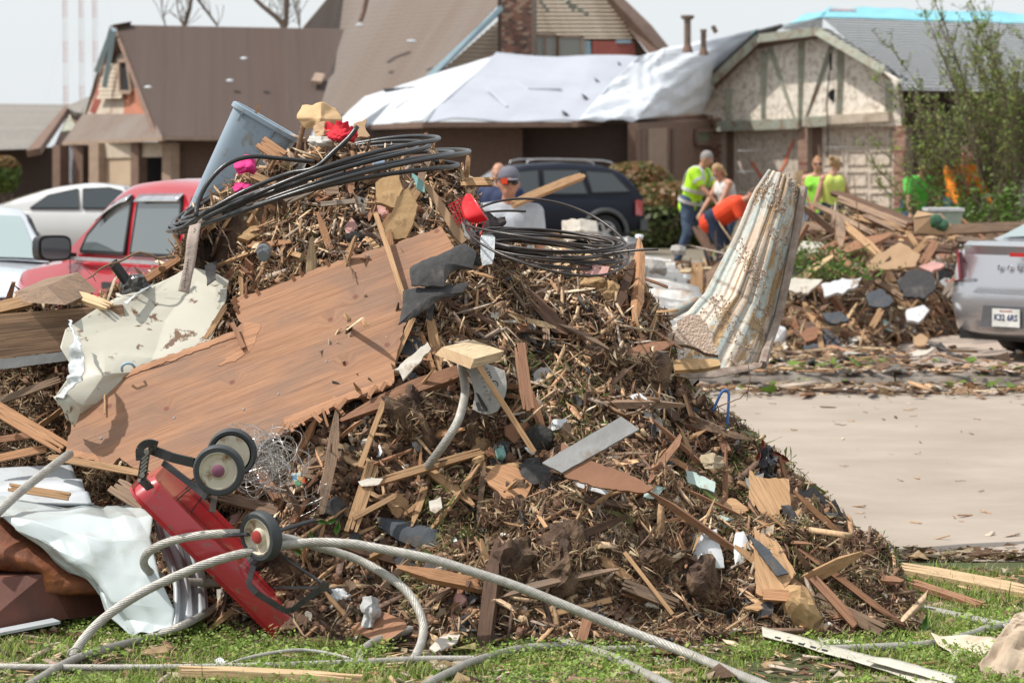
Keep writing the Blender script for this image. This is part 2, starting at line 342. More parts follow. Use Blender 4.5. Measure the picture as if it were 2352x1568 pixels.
# ---- heaps
soil = mat('heap_soil', (.11, .064, .043), (.04, .025, .018), 16, .95, 1.0, c3=(.19, .12, .07), s3=6, t3=.52, sharp=.15, dist=.03, detail=9)  # soil colour darkened so the gaps between chips read as deep shade
o = heapmesh('debris_heap_soil', Hp, -2.9, 2.6, 9.9, 14.4, .0155, soil); tag(o, 'heap of red brown earth and shredded wood on the grass beside the road', 'debris heap', kind='stuff')
o = heapmesh('debris_heap_soil', H2, -.4, 12.5, 24.3, 37.5, .06, soil); tag(o, 'low brown heap of earth and rubble across the road below the garage', 'debris heap', kind='stuff')
# ================= scatter (numpy)
def surf_pts(n, H, x0, x1, y0, y1, wfun=None, hmin=.02):
    out = []
    m = 0
    while m < n:
        x = RNG.uniform(x0, x1, n * 3); y = RNG.uniform(y0, y1, n * 3); h = H(x, y); e = .03
        dx = (H(x + e, y) - H(x - e, y)) / (2 * e); dy = (H(x, y + e) - H(x, y - e)) / (2 * e)
        a = np.sqrt(1 + dx * dx + dy * dy); ok = (h > hmin) & (RNG.random(n * 3) < a / 4)
        if wfun is not None: ok &= RNG.random(n * 3) < wfun(x, y, h)
        N = np.stack([-dx, -dy, np.ones_like(dx)], 1); N /= np.linalg.norm(N, axis=1, keepdims=True)
        Pp = np.stack([x, y, h + gz(y)], 1)[ok]; out.append((Pp, N[ok])); m += ok.sum()
    p = np.concatenate([a for a, b in out])[:n]; q = np.concatenate([b for a, b in out])[:n]; return p, q
def frames(N, tilt=.35, ydown=0):
    n = len(N); Nn = N + RNG.normal(0, tilt, N.shape); Nn /= np.linalg.norm(Nn, axis=1, keepdims=True)
    r = RNG.normal(0, 1, N.shape); x = r - (r * Nn).sum(1, keepdims=True) * Nn; x /= np.linalg.norm(x, axis=1, keepdims=True)
    y = np.cross(Nn, x); return np.stack([x, y, Nn], 2)       # columns
def place(tv, tf, P0, R, S, off, jit=0):
    """template verts (k,3) placed n times; returns V,F"""
    n = len(P0); k = len(tv); L = tv[None] * S[:, None, :]
    if jit: L = L + RNG.normal(0, 1, (n, k, 3)) * (S[:, None, :] * jit)
    V = np.einsum('nij,nkj->nki', R, L) + (P0 + off)[:, None, :]
    F = tf[None] + (np.arange(n) * k)[:, None, None]; return V.reshape(-1, 3), F.reshape(-1, tf.shape[1])
BOXV = np.array([(x, y, z) for x in (-.5, .5) for y in (-.5, .5) for z in (-.5, .5)], float)
BOXF = np.array([(0, 1, 3, 2), (4, 6, 7, 5), (0, 4, 5, 1), (2, 3, 7, 6), (0, 2, 6, 4), (1, 5, 7, 3)])
WOODC = np.array([(.50, .335, .20), (.43, .27, .155), (.36, .20, .115), (.60, .43, .28), (.29, .17, .10), (.50, .30, .17), (.20, .125, .085), (.68, .54, .38), (.12, .075, .055), (.46, .37, .30), (.34, .26, .20)])
MIXC = np.array([(.10, .095, .095), (.055, .053, .055), (.30, .19, .11), (.20, .12, .075), (.40, .28, .17), (.66, .62, .55), (.14, .08, .05), (.46, .33, .2), (.08, .05, .035), (.35, .2, .11), (.24, .22, .2)])
LEAFC = np.array([(.22, .14, .08), (.33, .23, .13), (.16, .09, .05), (.25, .22, .1), (.42, .33, .22), (.1, .06, .04), (.5, .42, .32)])
STRAWC = np.array([(.40, .29, .18), (.30, .195, .12), (.18, .10, .065), (.50, .40, .26), (.12, .07, .05), (.33, .25, .15), (.24, .14, .095)])
def cols(pal, n, k, var=.15, p=None):
    c = pal[RNG.choice(len(pal), n, p=p)] * (1 + RNG.normal(0, var, (n, 1))); return np.repeat(np.clip(c, .01, .9), k, axis=0)
def lit(name, n, H, box, kind, size, pal, m, label, cat, tilt=.35, up=0, wfun=None, var=.18, p=None, parent=None):
    P0, N = surf_pts(n, H, *box, wfun=wfun); R = frames(N, tilt)
    a = np.minimum(RNG.lognormal(0, .5, n), 2.1 if kind == 'clod' else 9)
    if kind == 'splinter':
        tv = BOXV.copy(); tf = BOXF; L = size * a; L = L * np.where(RNG.random(n) < .15, 2.2, 1); S = np.stack([L, np.minimum(L * RNG.uniform(.04, .16, n), .022), RNG.uniform(.002, .008, n)], 1); jit = .11
    elif kind == 'lath':
        tv = BOXV.copy(); tf = BOXF; L = size * a; S = np.stack([L, RNG.uniform(.004, .013, n), RNG.uniform(.002, .006, n)], 1); jit = .13
    elif kind == 'chip':
        ang = np.array([0, 60, 118, 180, 238, 300]) * np.pi / 180; r = np.array([.5, .42, .55, .46, .5, .4])
        c = np.stack([r * np.cos(ang), r * np.sin(ang)], 1); tv = np.concatenate([np.c_[c, np.full(6, -.5)], np.c_[c * .96, np.full(6, .5)]]); tf = np.array([(6, 7, 8, 9), (9, 10, 11, 6), (0, 1, 7, 6), (1, 2, 8, 7), (2, 3, 9, 8), (3, 4, 10, 9), (4, 5, 11, 10), (5, 0, 6, 11), (3, 2, 1, 0), (0, 5, 4, 3)])
        L = size * a; S = np.stack([L, L * RNG.uniform(.4, 1, n), RNG.uniform(.002, .012, n)], 1); jit = .09
    elif kind == 'clod':
        tv = np.array([(x, y, z) for z, q in ((-.5, .3), (-.2, .5), (.25, .45), (.5, .2)) for x, y in [(q * math.cos(t), q * math.sin(t)) for t in np.arange(5) * 1.2566]])
        tf = np.array([(i * 5 + k, i * 5 + (k + 1) % 5, (i + 1) * 5 + (k + 1) % 5, (i + 1) * 5 + k) for i in range(3) for k in range(5)] + [(15, 16, 17, 18), (15, 18, 19, 15)][:1])
        L = size * a; S = np.stack([L, L * .9, L * .8], 1); jit = .11
    elif kind == 'straw':
        tv = np.array([(-.5, -.5, 0), (-.5, .5, 0), (-.1, .5, .25), (-.1, -.5, .25), (.25, .5, .2), (.25, -.5, .2), (.5, .2, -.1), (.5, -.2, -.1)], float); tf = np.array([(0, 3, 2, 1), (3, 5, 4, 2), (5, 7, 6, 4)])
        L = size * a; S = np.stack([L, RNG.uniform(.0016, .0042, n), L * RNG.uniform(.1, .7, n)], 1); jit = .07
    elif kind == 'leaf':
        tv = np.array([(-.5, 0, 0), (-.1, .3, .18), (.5, 0, .05), (-.1, -.3, .15), (0, 0, -.05)], float); tf = np.array([(0, 4, 1), (1, 4, 2), (2, 4, 3), (3, 4, 0)])
        L = size * a; S = np.stack([L, L, L * RNG.uniform(.3, 1.4, n)], 1); jit = .06
    off = N * RNG.uniform(-.2, 1, (n, 1)) * (up + .004)
    V, F = place(tv, tf, P0, R, S, off, jit); o = npmesh(name, V, F, cols(pal, n, len(tv), var, p), m, kind='stuff')
    tag(o, label, cat); return o
MB1 = (-2.8, 2.5, 9.95, 12.6)
fr = lambda x, y, h: np.clip(1.1 - np.clip((y - np.interp(x, _cx, _cy)) / .5, 0, 1), .05, 1)
amw = attmat('loose_wood', .75, .3, 70, .3); amr = attmat('loose_rubbish', .8, .3, 45, .4); ams = attmat('straw_fibre', .8, .25, 30, .2, trans=.2); aml = attmat('dead_leaf', .7, .3, 30, .3, trans=.25)
patch = lambda x, y, h: np.clip(.35 + 2.6 * fbm(x + 4, y + 2, .5, 2), .04, 1) * fr(x, y, h)
earth = lambda x, y, h: np.clip(1.15 - 1.0 * np.clip((fbm(x + 1, y + 3, .45, 3) + .12) * 5, 0, 1) * (h < 1.0), .12, 1) * fr(x, y, h)
lit('wood_splinters', 15000, Hp, MB1, 'splinter', .044, WOODC, amw, 'countless small wood splinters covering the main debris heap', 'splinters', .4, .02, earth)
upper = lambda x, y, h: (.25 + .75 * np.clip((h - .45) / .4, 0, 1)) * earth(x, y, h)
lit('long_splinters', 3000, Hp, MB1, 'lath', .085, WOODC, amw, 'longer thin splinters and laths tangled over the main debris heap', 'splinters', .36, .04, upper)
lit('rubble_chips', 14000, Hp, MB1, 'chip', .024, MIXC, amr, 'small chips of shingle, board and plaster strewn over the main debris heap', 'rubble', .45, .012, earth, p=[.12, .1, .14, .14, .12, .045, .1, .07, .065, .06, .04])
lit('soil_clods', 13000, Hp, MB1, 'clod', .026, np.array([(.17, .10, .068), (.12, .07, .05), (.22, .135, .09), (.08, .05, .035)]), attmat('clod_soil', .95, .1, 120, .5), 'crumbs of red brown soil lying over the main debris heap', 'soil', .3, .008, fr)
lit('dry_straw', 60000, Hp, MB1, 'straw', .05, STRAWC, ams, 'dry grass and root fibres tangled over the main debris heap', 'straw', .5, .02, patch)
lit('dead_leaves', 7000, Hp, MB1, 'leaf', .024, LEAFC, aml, 'dead leaves and shredded paper scattered through the main debris heap', 'leaf litter', .6, .016, fr)
grn = lambda x, y, h: (np.clip(fbm(x + 2.3, y + 7, .35, 2) * 7 - .3, 0, 1) * (h < .95) * (h > .08) * (x > -.4) + .02) * fr(x, y, h)
lit('green_sod', 9000, Hp, MB1, 'straw', .04, np.array([(.09, .13, .035), (.13, .17, .05), (.2, .2, .08), (.25, .2, .1), (.3, .24, .13)]), ams, 'torn up sods of green and yellow grass on the lower face of the main heap', 'turf', .9, .03, grn)
MB2 = (-.3, 8.5, 24.3, 31)
f2 = lambda x, y, h: np.clip(1.2 - (y - 28) / 5, .1, 1)
lit('wood_splinters', 9000, H2, (-.3, 11, 24.3, 31), 'splinter', .17, WOODC * .8, amw, 'small broken laths and splinters over the heap across the road', 'splinters', .45, .05, f2)
lit('rubble_chips', 8500, H2, MB2, 'chip', .10, MIXC, amr, 'chips of plaster, shingle and board over the heap across the road', 'rubble', .45, .03, f2, p=[.1, .1, .14, .14, .12, .10, .1, .05, .07, .04, .04])
lit('dry_straw', 12000, H2, MB2, 'straw', .22, STRAWC, ams, 'dry roots and grass in the heap across the road', 'straw', .6, .05, f2)
# ================= grass
def blades(name, n, box, wfun, h0, label, wd=.0022, pal=np.array([(.17, .27, .04), (.24, .36, .055), (.30, .42, .08), (.13, .20, .03), (.38, .38, .14), (.46, .40, .22)])):
    x0, x1, y0, y1 = box; x = RNG.uniform(x0, x1, n * 3); y = RNG.uniform(y0, y1, n * 3); ok = RNG.random(n * 3) < wfun(x, y); x = x[ok][:n]; y = y[ok][:n]; n = len(x)
    z = .018 * fbm(x, y, .5, 3) + np.where(Hp(x, y, False) > .03, -.2, 0); a = RNG.uniform(0, 2 * np.pi, n); h = h0 * RNG.lognormal(0, .35, n); b = h * RNG.uniform(.1, 1.0, n); w_ = wd * RNG.uniform(.6, 1.4, n)
    d = np.stack([np.cos(a), np.sin(a), 0 * a], 1); s = np.stack([-np.sin(a), np.cos(a), 0 * a], 1) * w_[:, None]; B = np.stack([x, y, z - .003], 1); up = np.array([0, 0, 1.])
    m1 = B + d * (b * .3)[:, None] + up * (h * .55)[:, None]; tp = B + d * b[:, None] + up * (h * RNG.uniform(.7, 1, n))[:, None]
    V = np.stack([B - s, B + s, m1 + s * .8, m1 - s * .8, tp + s * .15, tp - s * .15], 1).reshape(-1, 3)
    F = (np.array([(0, 1, 2, 3), (3, 2, 4, 5)])[None] + (np.arange(n) * 6)[:, None, None]).reshape(-1, 4)
    return tag(npmesh(name, V, F, cols(pal, n, 6, .15), attmat('grass_blade', .6, .35, 8, .2, trans=.35)), label, 'grass', kind='stuff')
pt = lambda x, y: np.clip(.40 + 3.2 * fbm(x, y, .30, 3), .03, 1) * np.where((x > 1.6) & (y > 11.2), .5, 1)
blades('grass', 50000, (-2.2, 2.6, 9.0, 10.9), pt, .027, 'patchy bright green grass in front of the main heap')
blades('grass', 20000, (1.2, 2.9, 10.3, 12.3), lambda x, y: np.clip(.30 + 3.4 * fbm(x, y, .35, 3), .02, 1) * (y < 12.25), .030, 'bright green grass on the verge between the heap and the road')
# clover-like weeds: small leaf discs
def weeds(n, box):
    x = RNG.uniform(box[0], box[1], n * 4); y = RNG.uniform(box[2], box[3], n * 4); ok = RNG.random(n * 4) < np.clip(fbm(x + 3, y + 1, .3, 3) * 3 + .25, 0, 1); x = x[ok][:n]; y = y[ok][:n]; n = len(x)
    P0 = np.stack([x, y, RNG.uniform(.008, .05, n)], 1); P0[:, 2] += np.where(Hp(x, y, False) > .03, -.2, 0); R = frames(np.tile([0, 0, 1.], (n, 1)), .6)
    tv = np.array([(-.5, 0, 0), (-.1, .35, .1), (.5, .1, 0), (.4, -.3, .05), (-.1, -.35, .1)], float); tf = np.array([(0, 1, 2), (0, 2, 3), (0, 3, 4)])
    L = .011 * RNG.lognormal(0, .35, n); V, F = place(tv, tf, P0, R, np.stack([L, L, L], 1), np.zeros((n, 3)), .05)
    tag(npmesh('weed_leaves', V, F, cols(np.array([(.20, .32, .06), (.28, .40, .08), (.34, .42, .13)]), n, 5, .15), attmat('grass_blade')), 'small leafy weeds growing through the foreground grass', 'weeds', kind='stuff')
weeds(26000, (-2.2, 2.6, 9.1, 10.8))
def glit(name, n, box, kind, size, pal, m, label, cat, zf=lambda x, y: .012 + 0 * x, wf=None):
    x0, x1, y0, y1 = box; x = RNG.uniform(x0, x1, n * 3); y = RNG.uniform(y0, y1, n * 3)
    if wf is not None: ok = RNG.random(n * 3) < wf(x, y); x = x[ok]; y = y[ok]
    x = x[:n]; y = y[:n]; n = len(x); P0 = np.stack([x, y, zf(x, y) + mound(x, y)], 1); R = frames(np.tile([0, 0, 1.], (n, 1)), .12); a = RNG.lognormal(0, .5, n); L = size * a
    if kind == 's': tv, tf, S = BOXV, BOXF, np.stack([L, L * RNG.uniform(.08, .25, n), L * .06], 1)
    else:
        tv = np.array([(-.5, 0, 0), (-.1, .4, .18), (.5, 0, .05), (-.1, -.4, .15), (0, 0, -.05)], float); tf = np.array([(0, 4, 1), (1, 4, 2), (2, 4, 3), (3, 4, 0)]); S = np.stack([L, L, L * .8], 1)
    V, F = place(tv, tf, P0, R, S, np.zeros((n, 3)), .1); tag(npmesh(name, V, F, cols(pal, n, len(tv), .2), m), label, cat, kind='stuff')
glit('grass_litter', 2600, (-2.2, 2.7, 9.2, 12.0), 's', .05, WOODC, amw, 'wood splinters lying in the foreground grass', 'splinters')
glit('grass_litter', 3600, (-2.2, 2.7, 9.2, 12.0), 'l', .028, LEAFC, aml, 'dead leaves and scraps lying in the foreground grass', 'leaf litter')
glit('road_litter', 110, (1.2, 4.2, 12.6, 21.5), 's', .045, WOODC, amw, 'small splinters scattered on the concrete road', 'splinters', lambda x, y: .010 + 0 * x)
glit('road_edge_litter', 1300, (1.3, 3.4, 12.25, 12.75), 'l', .03, LEAFC * .8, aml, 'dark leaves and mud along the near edge of the road', 'leaf litter', lambda x, y: .012 + 0 * x, lambda x, y: np.exp(-((y - 12.3) / .2) ** 2))
glit('gutter_litter', 5000, (-1, 7.5, 20.9, 25.4), 'l', .07, MIXC * .8, aml, 'leaves, mud and scraps lying along the far kerb', 'litter', lambda x, y: .02 + .09 * (y > 22.2) + 0 * x, lambda x, y: np.clip(np.exp(-((y - 22.0) / .6) ** 2) + np.exp(-((y - 24.6) / .8) ** 2) * (x < 3.4) + .06, 0, 1))
glit('gutter_litter', 1500, (-1, 7.5, 20.9, 25.0), 's', .12, WOODC, amw, 'broken laths lying along the far kerb', 'splinters', lambda x, y: .03 + .09 * (y > 22.2) + 0 * x, lambda x, y: np.clip(np.exp(-((y - 22.1) / .7) ** 2) + np.exp(-((y - 24.6) / .8) ** 2) * (x < 3.4) + .03, 0, 1))
glit('far_ground_litter', 4500, (-3, 9, 30, 44), 'l', .14, MIXC, aml, 'rubbish and torn boards scattered on the far lawns', 'litter', lambda x, y: gz(y) + .01)
glit('far_ground_litter', 2500, (-3, 9, 30, 44), 's', .3, WOODC, amw, 'broken boards scattered on the far lawns', 'splinters', lambda x, y: gz(y) + .02)
glit('kerb_weeds', 130, (1.6, 6.5, 21.2, 23.4), 'l', .06, np.array([(.12, .2, .03), (.18, .28, .05)]), attmat('grass_blade'), 'green weeds sprouting along the far kerb', 'weeds', lambda x, y: .04 + .08 * (y > 22.2) + RNG.uniform(0, .06, len(x)), lambda x, y: (fbm(x, y, .5, 2) > .12) * .9)
# ================= buildings
def PP(l): return [P(*q) for q in l]
def orient(n, at):
    return n if n.dot(at - Vector((0, 0, CAMH))) > 0 else -n
def plate(name, pts, m, parent=None, th=.1, label=None):
    V = PP(pts) if len(pts[0]) == 3 and not isinstance(pts[0], Vector) else pts
    n = Vector()
    for i in range(len(V)): n += (V[i] - V[0]).cross(V[(i + 1) % len(V)] - V[0])
    n = orient(n.normalized(), V[0]); o = MB().prism(V, n * th).obj(name, m, parent)
    if label: o['label'] = label
    return o
def bl(q, u, v):
    tl, tr, bl_, br = q; return (tl * (1 - u) + tr * u) * (1 - v) + (bl_ * (1 - u) + br * u) * v
def courses(name, q, n, m, parent, lift=.006, jag=0, th=.02, side=(0, 1)):
    q = PP(q); nn = orient((q[1] - q[0]).cross(q[2] - q[0]).normalized(), q[0]) * -1
    for i in range(n):
        a, b = i / n, (i + 1.15) / n; b = min(b, 1.0)
        u0, u1 = 0, 1
        if jag: u0 += random.uniform(0, jag); u1 -= random.uniform(0, jag)
        V = [bl(q, u0, a), bl(q, u1, a), bl(q, u1, b) + nn * lift, bl(q, u0, b) + nn * lift]
        MB().prism(V, -nn * th).obj(name, m, parent)
def patch3(name, rows, nu, nv, m, parent=None, amp=0, s=1.0, th=.01, fn=None, smooth=True, ridge=False, xdir=None):
    """surface through rows of (px,py,Y) points, resampled finely and crumpled along its normal"""
    A = np.array([[list(P(*c)) for c in r] for r in rows]); R, C_, _ = A.shape
    def res(A, n, ax):
        k = A.shape[ax]; t = np.linspace(0, k - 1, n); out = []
        A = np.moveaxis(A, ax, 0); i = np.clip(np.floor(t).astype(int), 0, k - 2) if k > 1 else np.zeros(n, int); f = (t - i)
        p0 = A[np.clip(i - 1, 0, k - 1)]; p1 = A[i]; p2 = A[np.clip(i + 1, 0, k - 1)]; p3 = A[np.clip(i + 2, 0, k - 1)]; f = f.reshape(-1, *([1] * (A.ndim - 1)))
        if k > 2 and smooth: o = .5 * (2 * p1 + (p2 - p0) * f + (2 * p0 - 5 * p1 + 4 * p2 - p3) * f ** 2 + (3 * p1 - p0 - 3 * p2 + p3) * f ** 3)
        else: o = p1 * (1 - f) + p2 * f
        return np.moveaxis(o, 0, ax)
    A = res(res(A, nv, 0), nu, 1)
    du = np.gradient(A, axis=1); dv = np.gradient(A, axis=0); N = np.cross(du, dv); N /= np.linalg.norm(N, axis=2, keepdims=True) + 1e-9
    if (N.reshape(-1, 3).mean(0) * (A.reshape(-1, 3).mean(0) - [0, 0, CAMH])).sum() > 0: N = -N
    U, Vv = np.meshgrid(np.linspace(0, 1, nu), np.linspace(0, 1, nv)); L1 = np.linalg.norm(A[0, -1] - A[0, 0]); L2 = np.linalg.norm(A[-1, 0] - A[0, 0])
    d = 0
    if amp:
        z = fbm(U * L1 + 3.3 * len(name), Vv * L2 + 1.7, s, 4); d = amp * ((np.abs(z) * 2 - .3) if ridge else z)
        if ridge == 'fold':
            fr_ = np.random.default_rng(len(name) * 7 + nu); d = 0; wu = U * L1 + .06 * z * s; wv = Vv * L2 + .06 * fbm(U * L1 + 9, Vv * L2, s, 2) * s
            for q in range(5):
                an = fr_.uniform(0, np.pi); lam = s * fr_.uniform(.7, 1.9); ph = (wu * np.cos(an) + wv * np.sin(an)) / lam + fr_.random(); d = d + amp * lam / s * .45 * (np.abs((ph % 1) - .5) * 2 - .5) * np.clip(.2 + 2.2 * fbm(U * L1 + 5 * q, Vv * L2 + q, s * 1.6, 2), 0, 1)
    if fn is not None: d = d + fn(U, Vv)
    A = A + N * (d[..., None] if not np.isscalar(d) else d)
    idx = np.arange(nu * nv).reshape(nv, nu); F = [tuple(f) for f in np.stack([idx[:-1, :-1].ravel(), idx[:-1, 1:].ravel(), idx[1:, 1:].ravel(), idx[1:, :-1].ravel()], 1)]
    o = mkobj(name, [tuple(v) for v in A.reshape(-1, 3)], F, m, parent, smooth=True, xdir=xdir)
    if ridge == 'fold' and not smooth: o.data.set_sharp_from_angle(angle=.10)
    if th: md = o.modifiers.new('thick', 'SOLIDIFY'); md.thickness = th; md.offset = 0
    return o
def brickwork(q, nrow, ncol, m, mort, parent, th=.1, half=True):
    q = PP(q); nn = -orient((q[1] - q[0]).cross(q[2] - q[0]).normalized(), q[0])
    MB().prism(q[:2] + [q[3], q[2]], -nn * th).obj('mortar_bed', mort, parent)
    base = {}
    for r in range(nrow):
        off = .5 if r % 2 and half else 0
        for c in range(ncol + (1 if off else 0)):
            u0 = max(0, (c - off) / ncol); u1 = min(1, (c + 1 - off) / ncol)
            if u1 - u0 < .05: continue
            g = .012; j = random.uniform(.006, .016)
            V = [bl(q, u0 + g, (r + .07) / nrow), bl(q, u1 - g, (r + .07) / nrow), bl(q, u1 - g, (r + .93) / nrow), bl(q, u0 + g, (r + .93) / nrow)]
            MB().prism([v + nn * j for v in V], -nn * (j + .03)).obj('brick', random.choice(m), parent)
shB = mat('brown_shingle', (.100, .066, .053), (.065, .043, .036), 9, .95, .5, stretch=(1, 1, 3), c3=(.11, .085, .075), s3=.5, t3=.55, sharp=.35)
shT = mat('tan_shingle', (.205, .155, .127), (.155, .118, .098), 12, .95, .5, c3=(.22, .19, .17), s3=.5, t3=.56, sharp=.3)
shG = mat('grey_shingle', (.095, .092, .09), (.06, .058, .058), 10, 1.0, .5, spec=.1, vary=.12)
shL = mat('pale_grey_shingle', (.27, .25, .225), (.20, .185, .17), 8, .95, .4, vary=.08)
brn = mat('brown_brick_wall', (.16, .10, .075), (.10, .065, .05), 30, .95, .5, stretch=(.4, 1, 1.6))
dkb = mat('dark_and_shadow_brick', (.085, .055, .045), (.05, .035, .03), 30, .95, .5)
tan = mat('tan_trim', (.35, .255, .19), (.27, .19, .14), 5, .8, .3)
brt = mat('brown_trim', (.20, .125, .09), (.14, .085, .065), 5, .8, .3)
blt = mat('pale_blue_trim', (.34, .46, .52), (.27, .38, .44), 3, .7, .2)
cream = mat('cream_siding', (.55, .47, .38), (.44, .36, .28), 3, .8, .2, c3=(.34, .25, .18), s3=1.2, t3=.6)
redp = mat('red_siding', (.40, .11, .085), (.33, .09, .07), 4, .7, .2)
orng = mat('orange_sheathing', (.50, .20, .12), (.40, .15, .09), 3, .8, .2)
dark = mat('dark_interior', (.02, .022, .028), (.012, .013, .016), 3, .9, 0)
stuc = mat('spattered_stucco', (.86, .79, .69), (.74, .67, .58), 3, .9, .5, c3=(.33, .24, .18), s3=7, t3=.59, sharp=.25, stretch=(1, 1, .8), bscale=20)
stucd = mat('muddy_garage_door', (.72, .63, .54), (.58, .50, .42), 2, .85, .3, c3=(.36, .28, .22), s3=10, t3=.56, sharp=.2, bscale=14)
sage = mat('sage_timber', (.36, .385, .32), (.27, .27, .215), 3, .8, .3, c3=(.25, .17, .12), s3=4, t3=.58)
bk = [mat('brick_red', (.26, .12, .085), (.18, .08, .06), 20, .95, .4), mat('brick_brown', (.19, .10, .075), (.12, .065, .05), 20, .95, .4), mat('brick_tan', (.37, .25, .18), (.28, .18, .13), 20, .95, .4), mat('brick_dark', (.11, .07, .06), (.07, .045, .04), 20, .95, .4)]
bkp = [bk[0], mat('brick_rose', (.36, .22, .165), (.28, .17, .13), 20, .95, .4), mat('brick_pink', (.42, .27, .20), (.32, .2, .15), 20, .95, .4)]
mort = mat('mortar', (.34, .27, .22), rough=.95)
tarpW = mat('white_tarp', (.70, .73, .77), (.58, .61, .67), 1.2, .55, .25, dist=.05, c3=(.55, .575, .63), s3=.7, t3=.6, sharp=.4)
tarpShade = mat('shade_grey_tarp', (.40, .425, .48), (.34, .36, .42), 1.0, .5, .3, dist=.06, c3=(.42, .44, .50), s3=.45, t3=.6, sharp=.5)  # white tarp toned grey: the front slope's shade is put into the colour
tarpB = mat('blue_tarp', (.22, .52, .60), (.17, .44, .54), 2, .5, .3, dist=.05)
grnT = mat('green_tarp_edge', (.10, .36, .30), (.08, .28, .24), 3, .5, .2)
def bars(parent, name, lst, w_, m, th=.06, off=0.0):
    for (a, b) in lst:
        A, B = P(*a), P(*b); n = Vector((-.1, -1, 0)); MB().bar(A + n * off, B + n * off, w_, th, (0, -1, 0.01)).obj(name, m, parent)
def window(q, parent, fm, gl=None, mull=1, inset=.05):
    """window > frame, pane"""
    V = PP(q); n = orient((V[1] - V[0]).cross(V[3] - V[0]).normalized(), V[0]); gl = gl or glassmat('window_glass')
    fr_ = MB()
    for i in range(4): fr_.bar(V[i] - n * .04, V[(i + 1) % 4] - n * .04, .09, .08, -n)
    for k in range(mull):
        t = (k + 1) / (mull + 1); fr_.bar(V[0].lerp(V[1], t) - n * .035, V[3].lerp(V[2], t) - n * .035, .07, .06, -n)
    f = fr_.obj('window', fm, parent); g = MB().prism(V, n * .02).obj('pane', gl, None); adopt(g, f); return f
# ---- house A: brown roofed house, left
hA = root('brown_roofed_house', (-6.5, 72, .45), 'storm damaged house with dark brown shingle roof and an open garage behind the red pickup', 'house')
courses('shingle_course', [(258, 57, 73.5), (790, 67, 74.5), (358, 318, 69), (712, 322, 69)], 36, shB, hA)
plate('gable_wall', [(262, 105, 75), (200, 262, 76.5), (346, 262, 71)], cream, hA, .15)
plate('gable_wall', [(262, 190, 74.6), (228, 264, 75.6), (344, 270, 70.8), (322, 205, 71.6)], orng, hA, .1, 'orange sheathing where siding is torn off')
plate('gable_wall', [(234, 192, 75.2), (256, 105, 74.8), (205, 258, 76), (225, 262, 75.6)], redp, hA, .06, 'strip of red sheathing under the left eave')
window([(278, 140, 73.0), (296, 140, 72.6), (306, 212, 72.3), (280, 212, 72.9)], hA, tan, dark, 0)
courses('siding_board', [(240, 145, 74.8), (276, 148, 73.2), (222, 228, 75.2), (282, 226, 72.9)], 8, cream, hA, .02, .12)
plate('barge_board', [(252, 60, 73.8), (260, 57, 73.2), (200, 300, 77.4), (185, 298, 77.6)], brt, hA, .5)
plate('barge_board', [(257, 58, 73.4), (264, 58, 73.3), (362, 312, 68.9), (350, 312, 69)], brt, hA, .3)
bars(hA, 'loose_fascia', [((259, 66, 73.0), (222, 165, 74.6)), ((262, 70, 72.8), (240, 200, 73.8))], .13, blt)
plate('pent_roof', [(190, 262, 76), (347, 262, 70.6), (372, 316, 68.2), (143, 328, 75.5)], shT, hA, .12)
plate('fascia', [(143, 326, 75.4), (372, 316, 68.1), (372, 324, 68.1), (143, 334, 75.4)], tan, hA, .1)
plate('fascia', [(372, 314, 68.1), (720, 318, 69), (720, 325, 69), (372, 322, 68.1)], tan, hA, .1)
plate('front_wall', [(376, 322, 69.6), (760, 325, 70.4), (760, 500, 70.4), (376, 500, 69.6)], brn, hA, .2)
plate('garage_header', [(215, 328, 72.5), (388, 326, 69.4), (388, 360, 69.4), (215, 364, 72.5)], cream, hA, .2)
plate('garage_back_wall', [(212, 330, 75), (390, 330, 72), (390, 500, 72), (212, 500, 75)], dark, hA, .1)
plate('garage_door', [(226, 362, 72.4), (302, 360, 71), (302, 500, 71), (226, 500, 72.4)], mat('pale_garage_door', (.50, .38, .27), (.42, .31, .22), 2, .8, .2), hA, .06)
for a, b in ((204, 226), (300, 318), (372, 392)): plate('wall_pier', [(a, 328, 72.3 - (a - 200) * .016), (b, 328, 72.3 - (b - 200) * .016), (b, 500, 72.3 - (b - 200) * .016), (a, 500, 72.3 - (a - 200) * .016)], tan if a != 300 else brt, hA, .25)
for a, b in ((122, 138), (168, 190)): plate('porch_post', [(a, 334, 74.6), (b, 334, 74.4), (b, 500, 74.4), (a, 500, 74.6)], brt, hA, .3)
plate('plastic_sheet', [(141, 336, 75), (180, 336, 74.8), (172, 420, 74.8), (146, 420, 75)], tarpShade, hA, .02)
plate('porch_back_wall', [(120, 334, 77.5), (215, 334, 76.5), (215, 500, 76.5), (120, 500, 77.5)], brn, hA, .2)
for (x, y) in ((340, 201), (560, 135), (528, 186)): tag(MB().ell(P(x, y, 68.5) if x < 400 else P(x, y, 71.0), (.09, .08, .04)).obj('paper_scrap', tarpW), {340: 'white scrap on the brown shingle roof near its left gable', 560: 'upper small white scrap on the brown shingle roof', 528: 'lower small white scrap on the brown shingle roof'}[x], 'scrap')
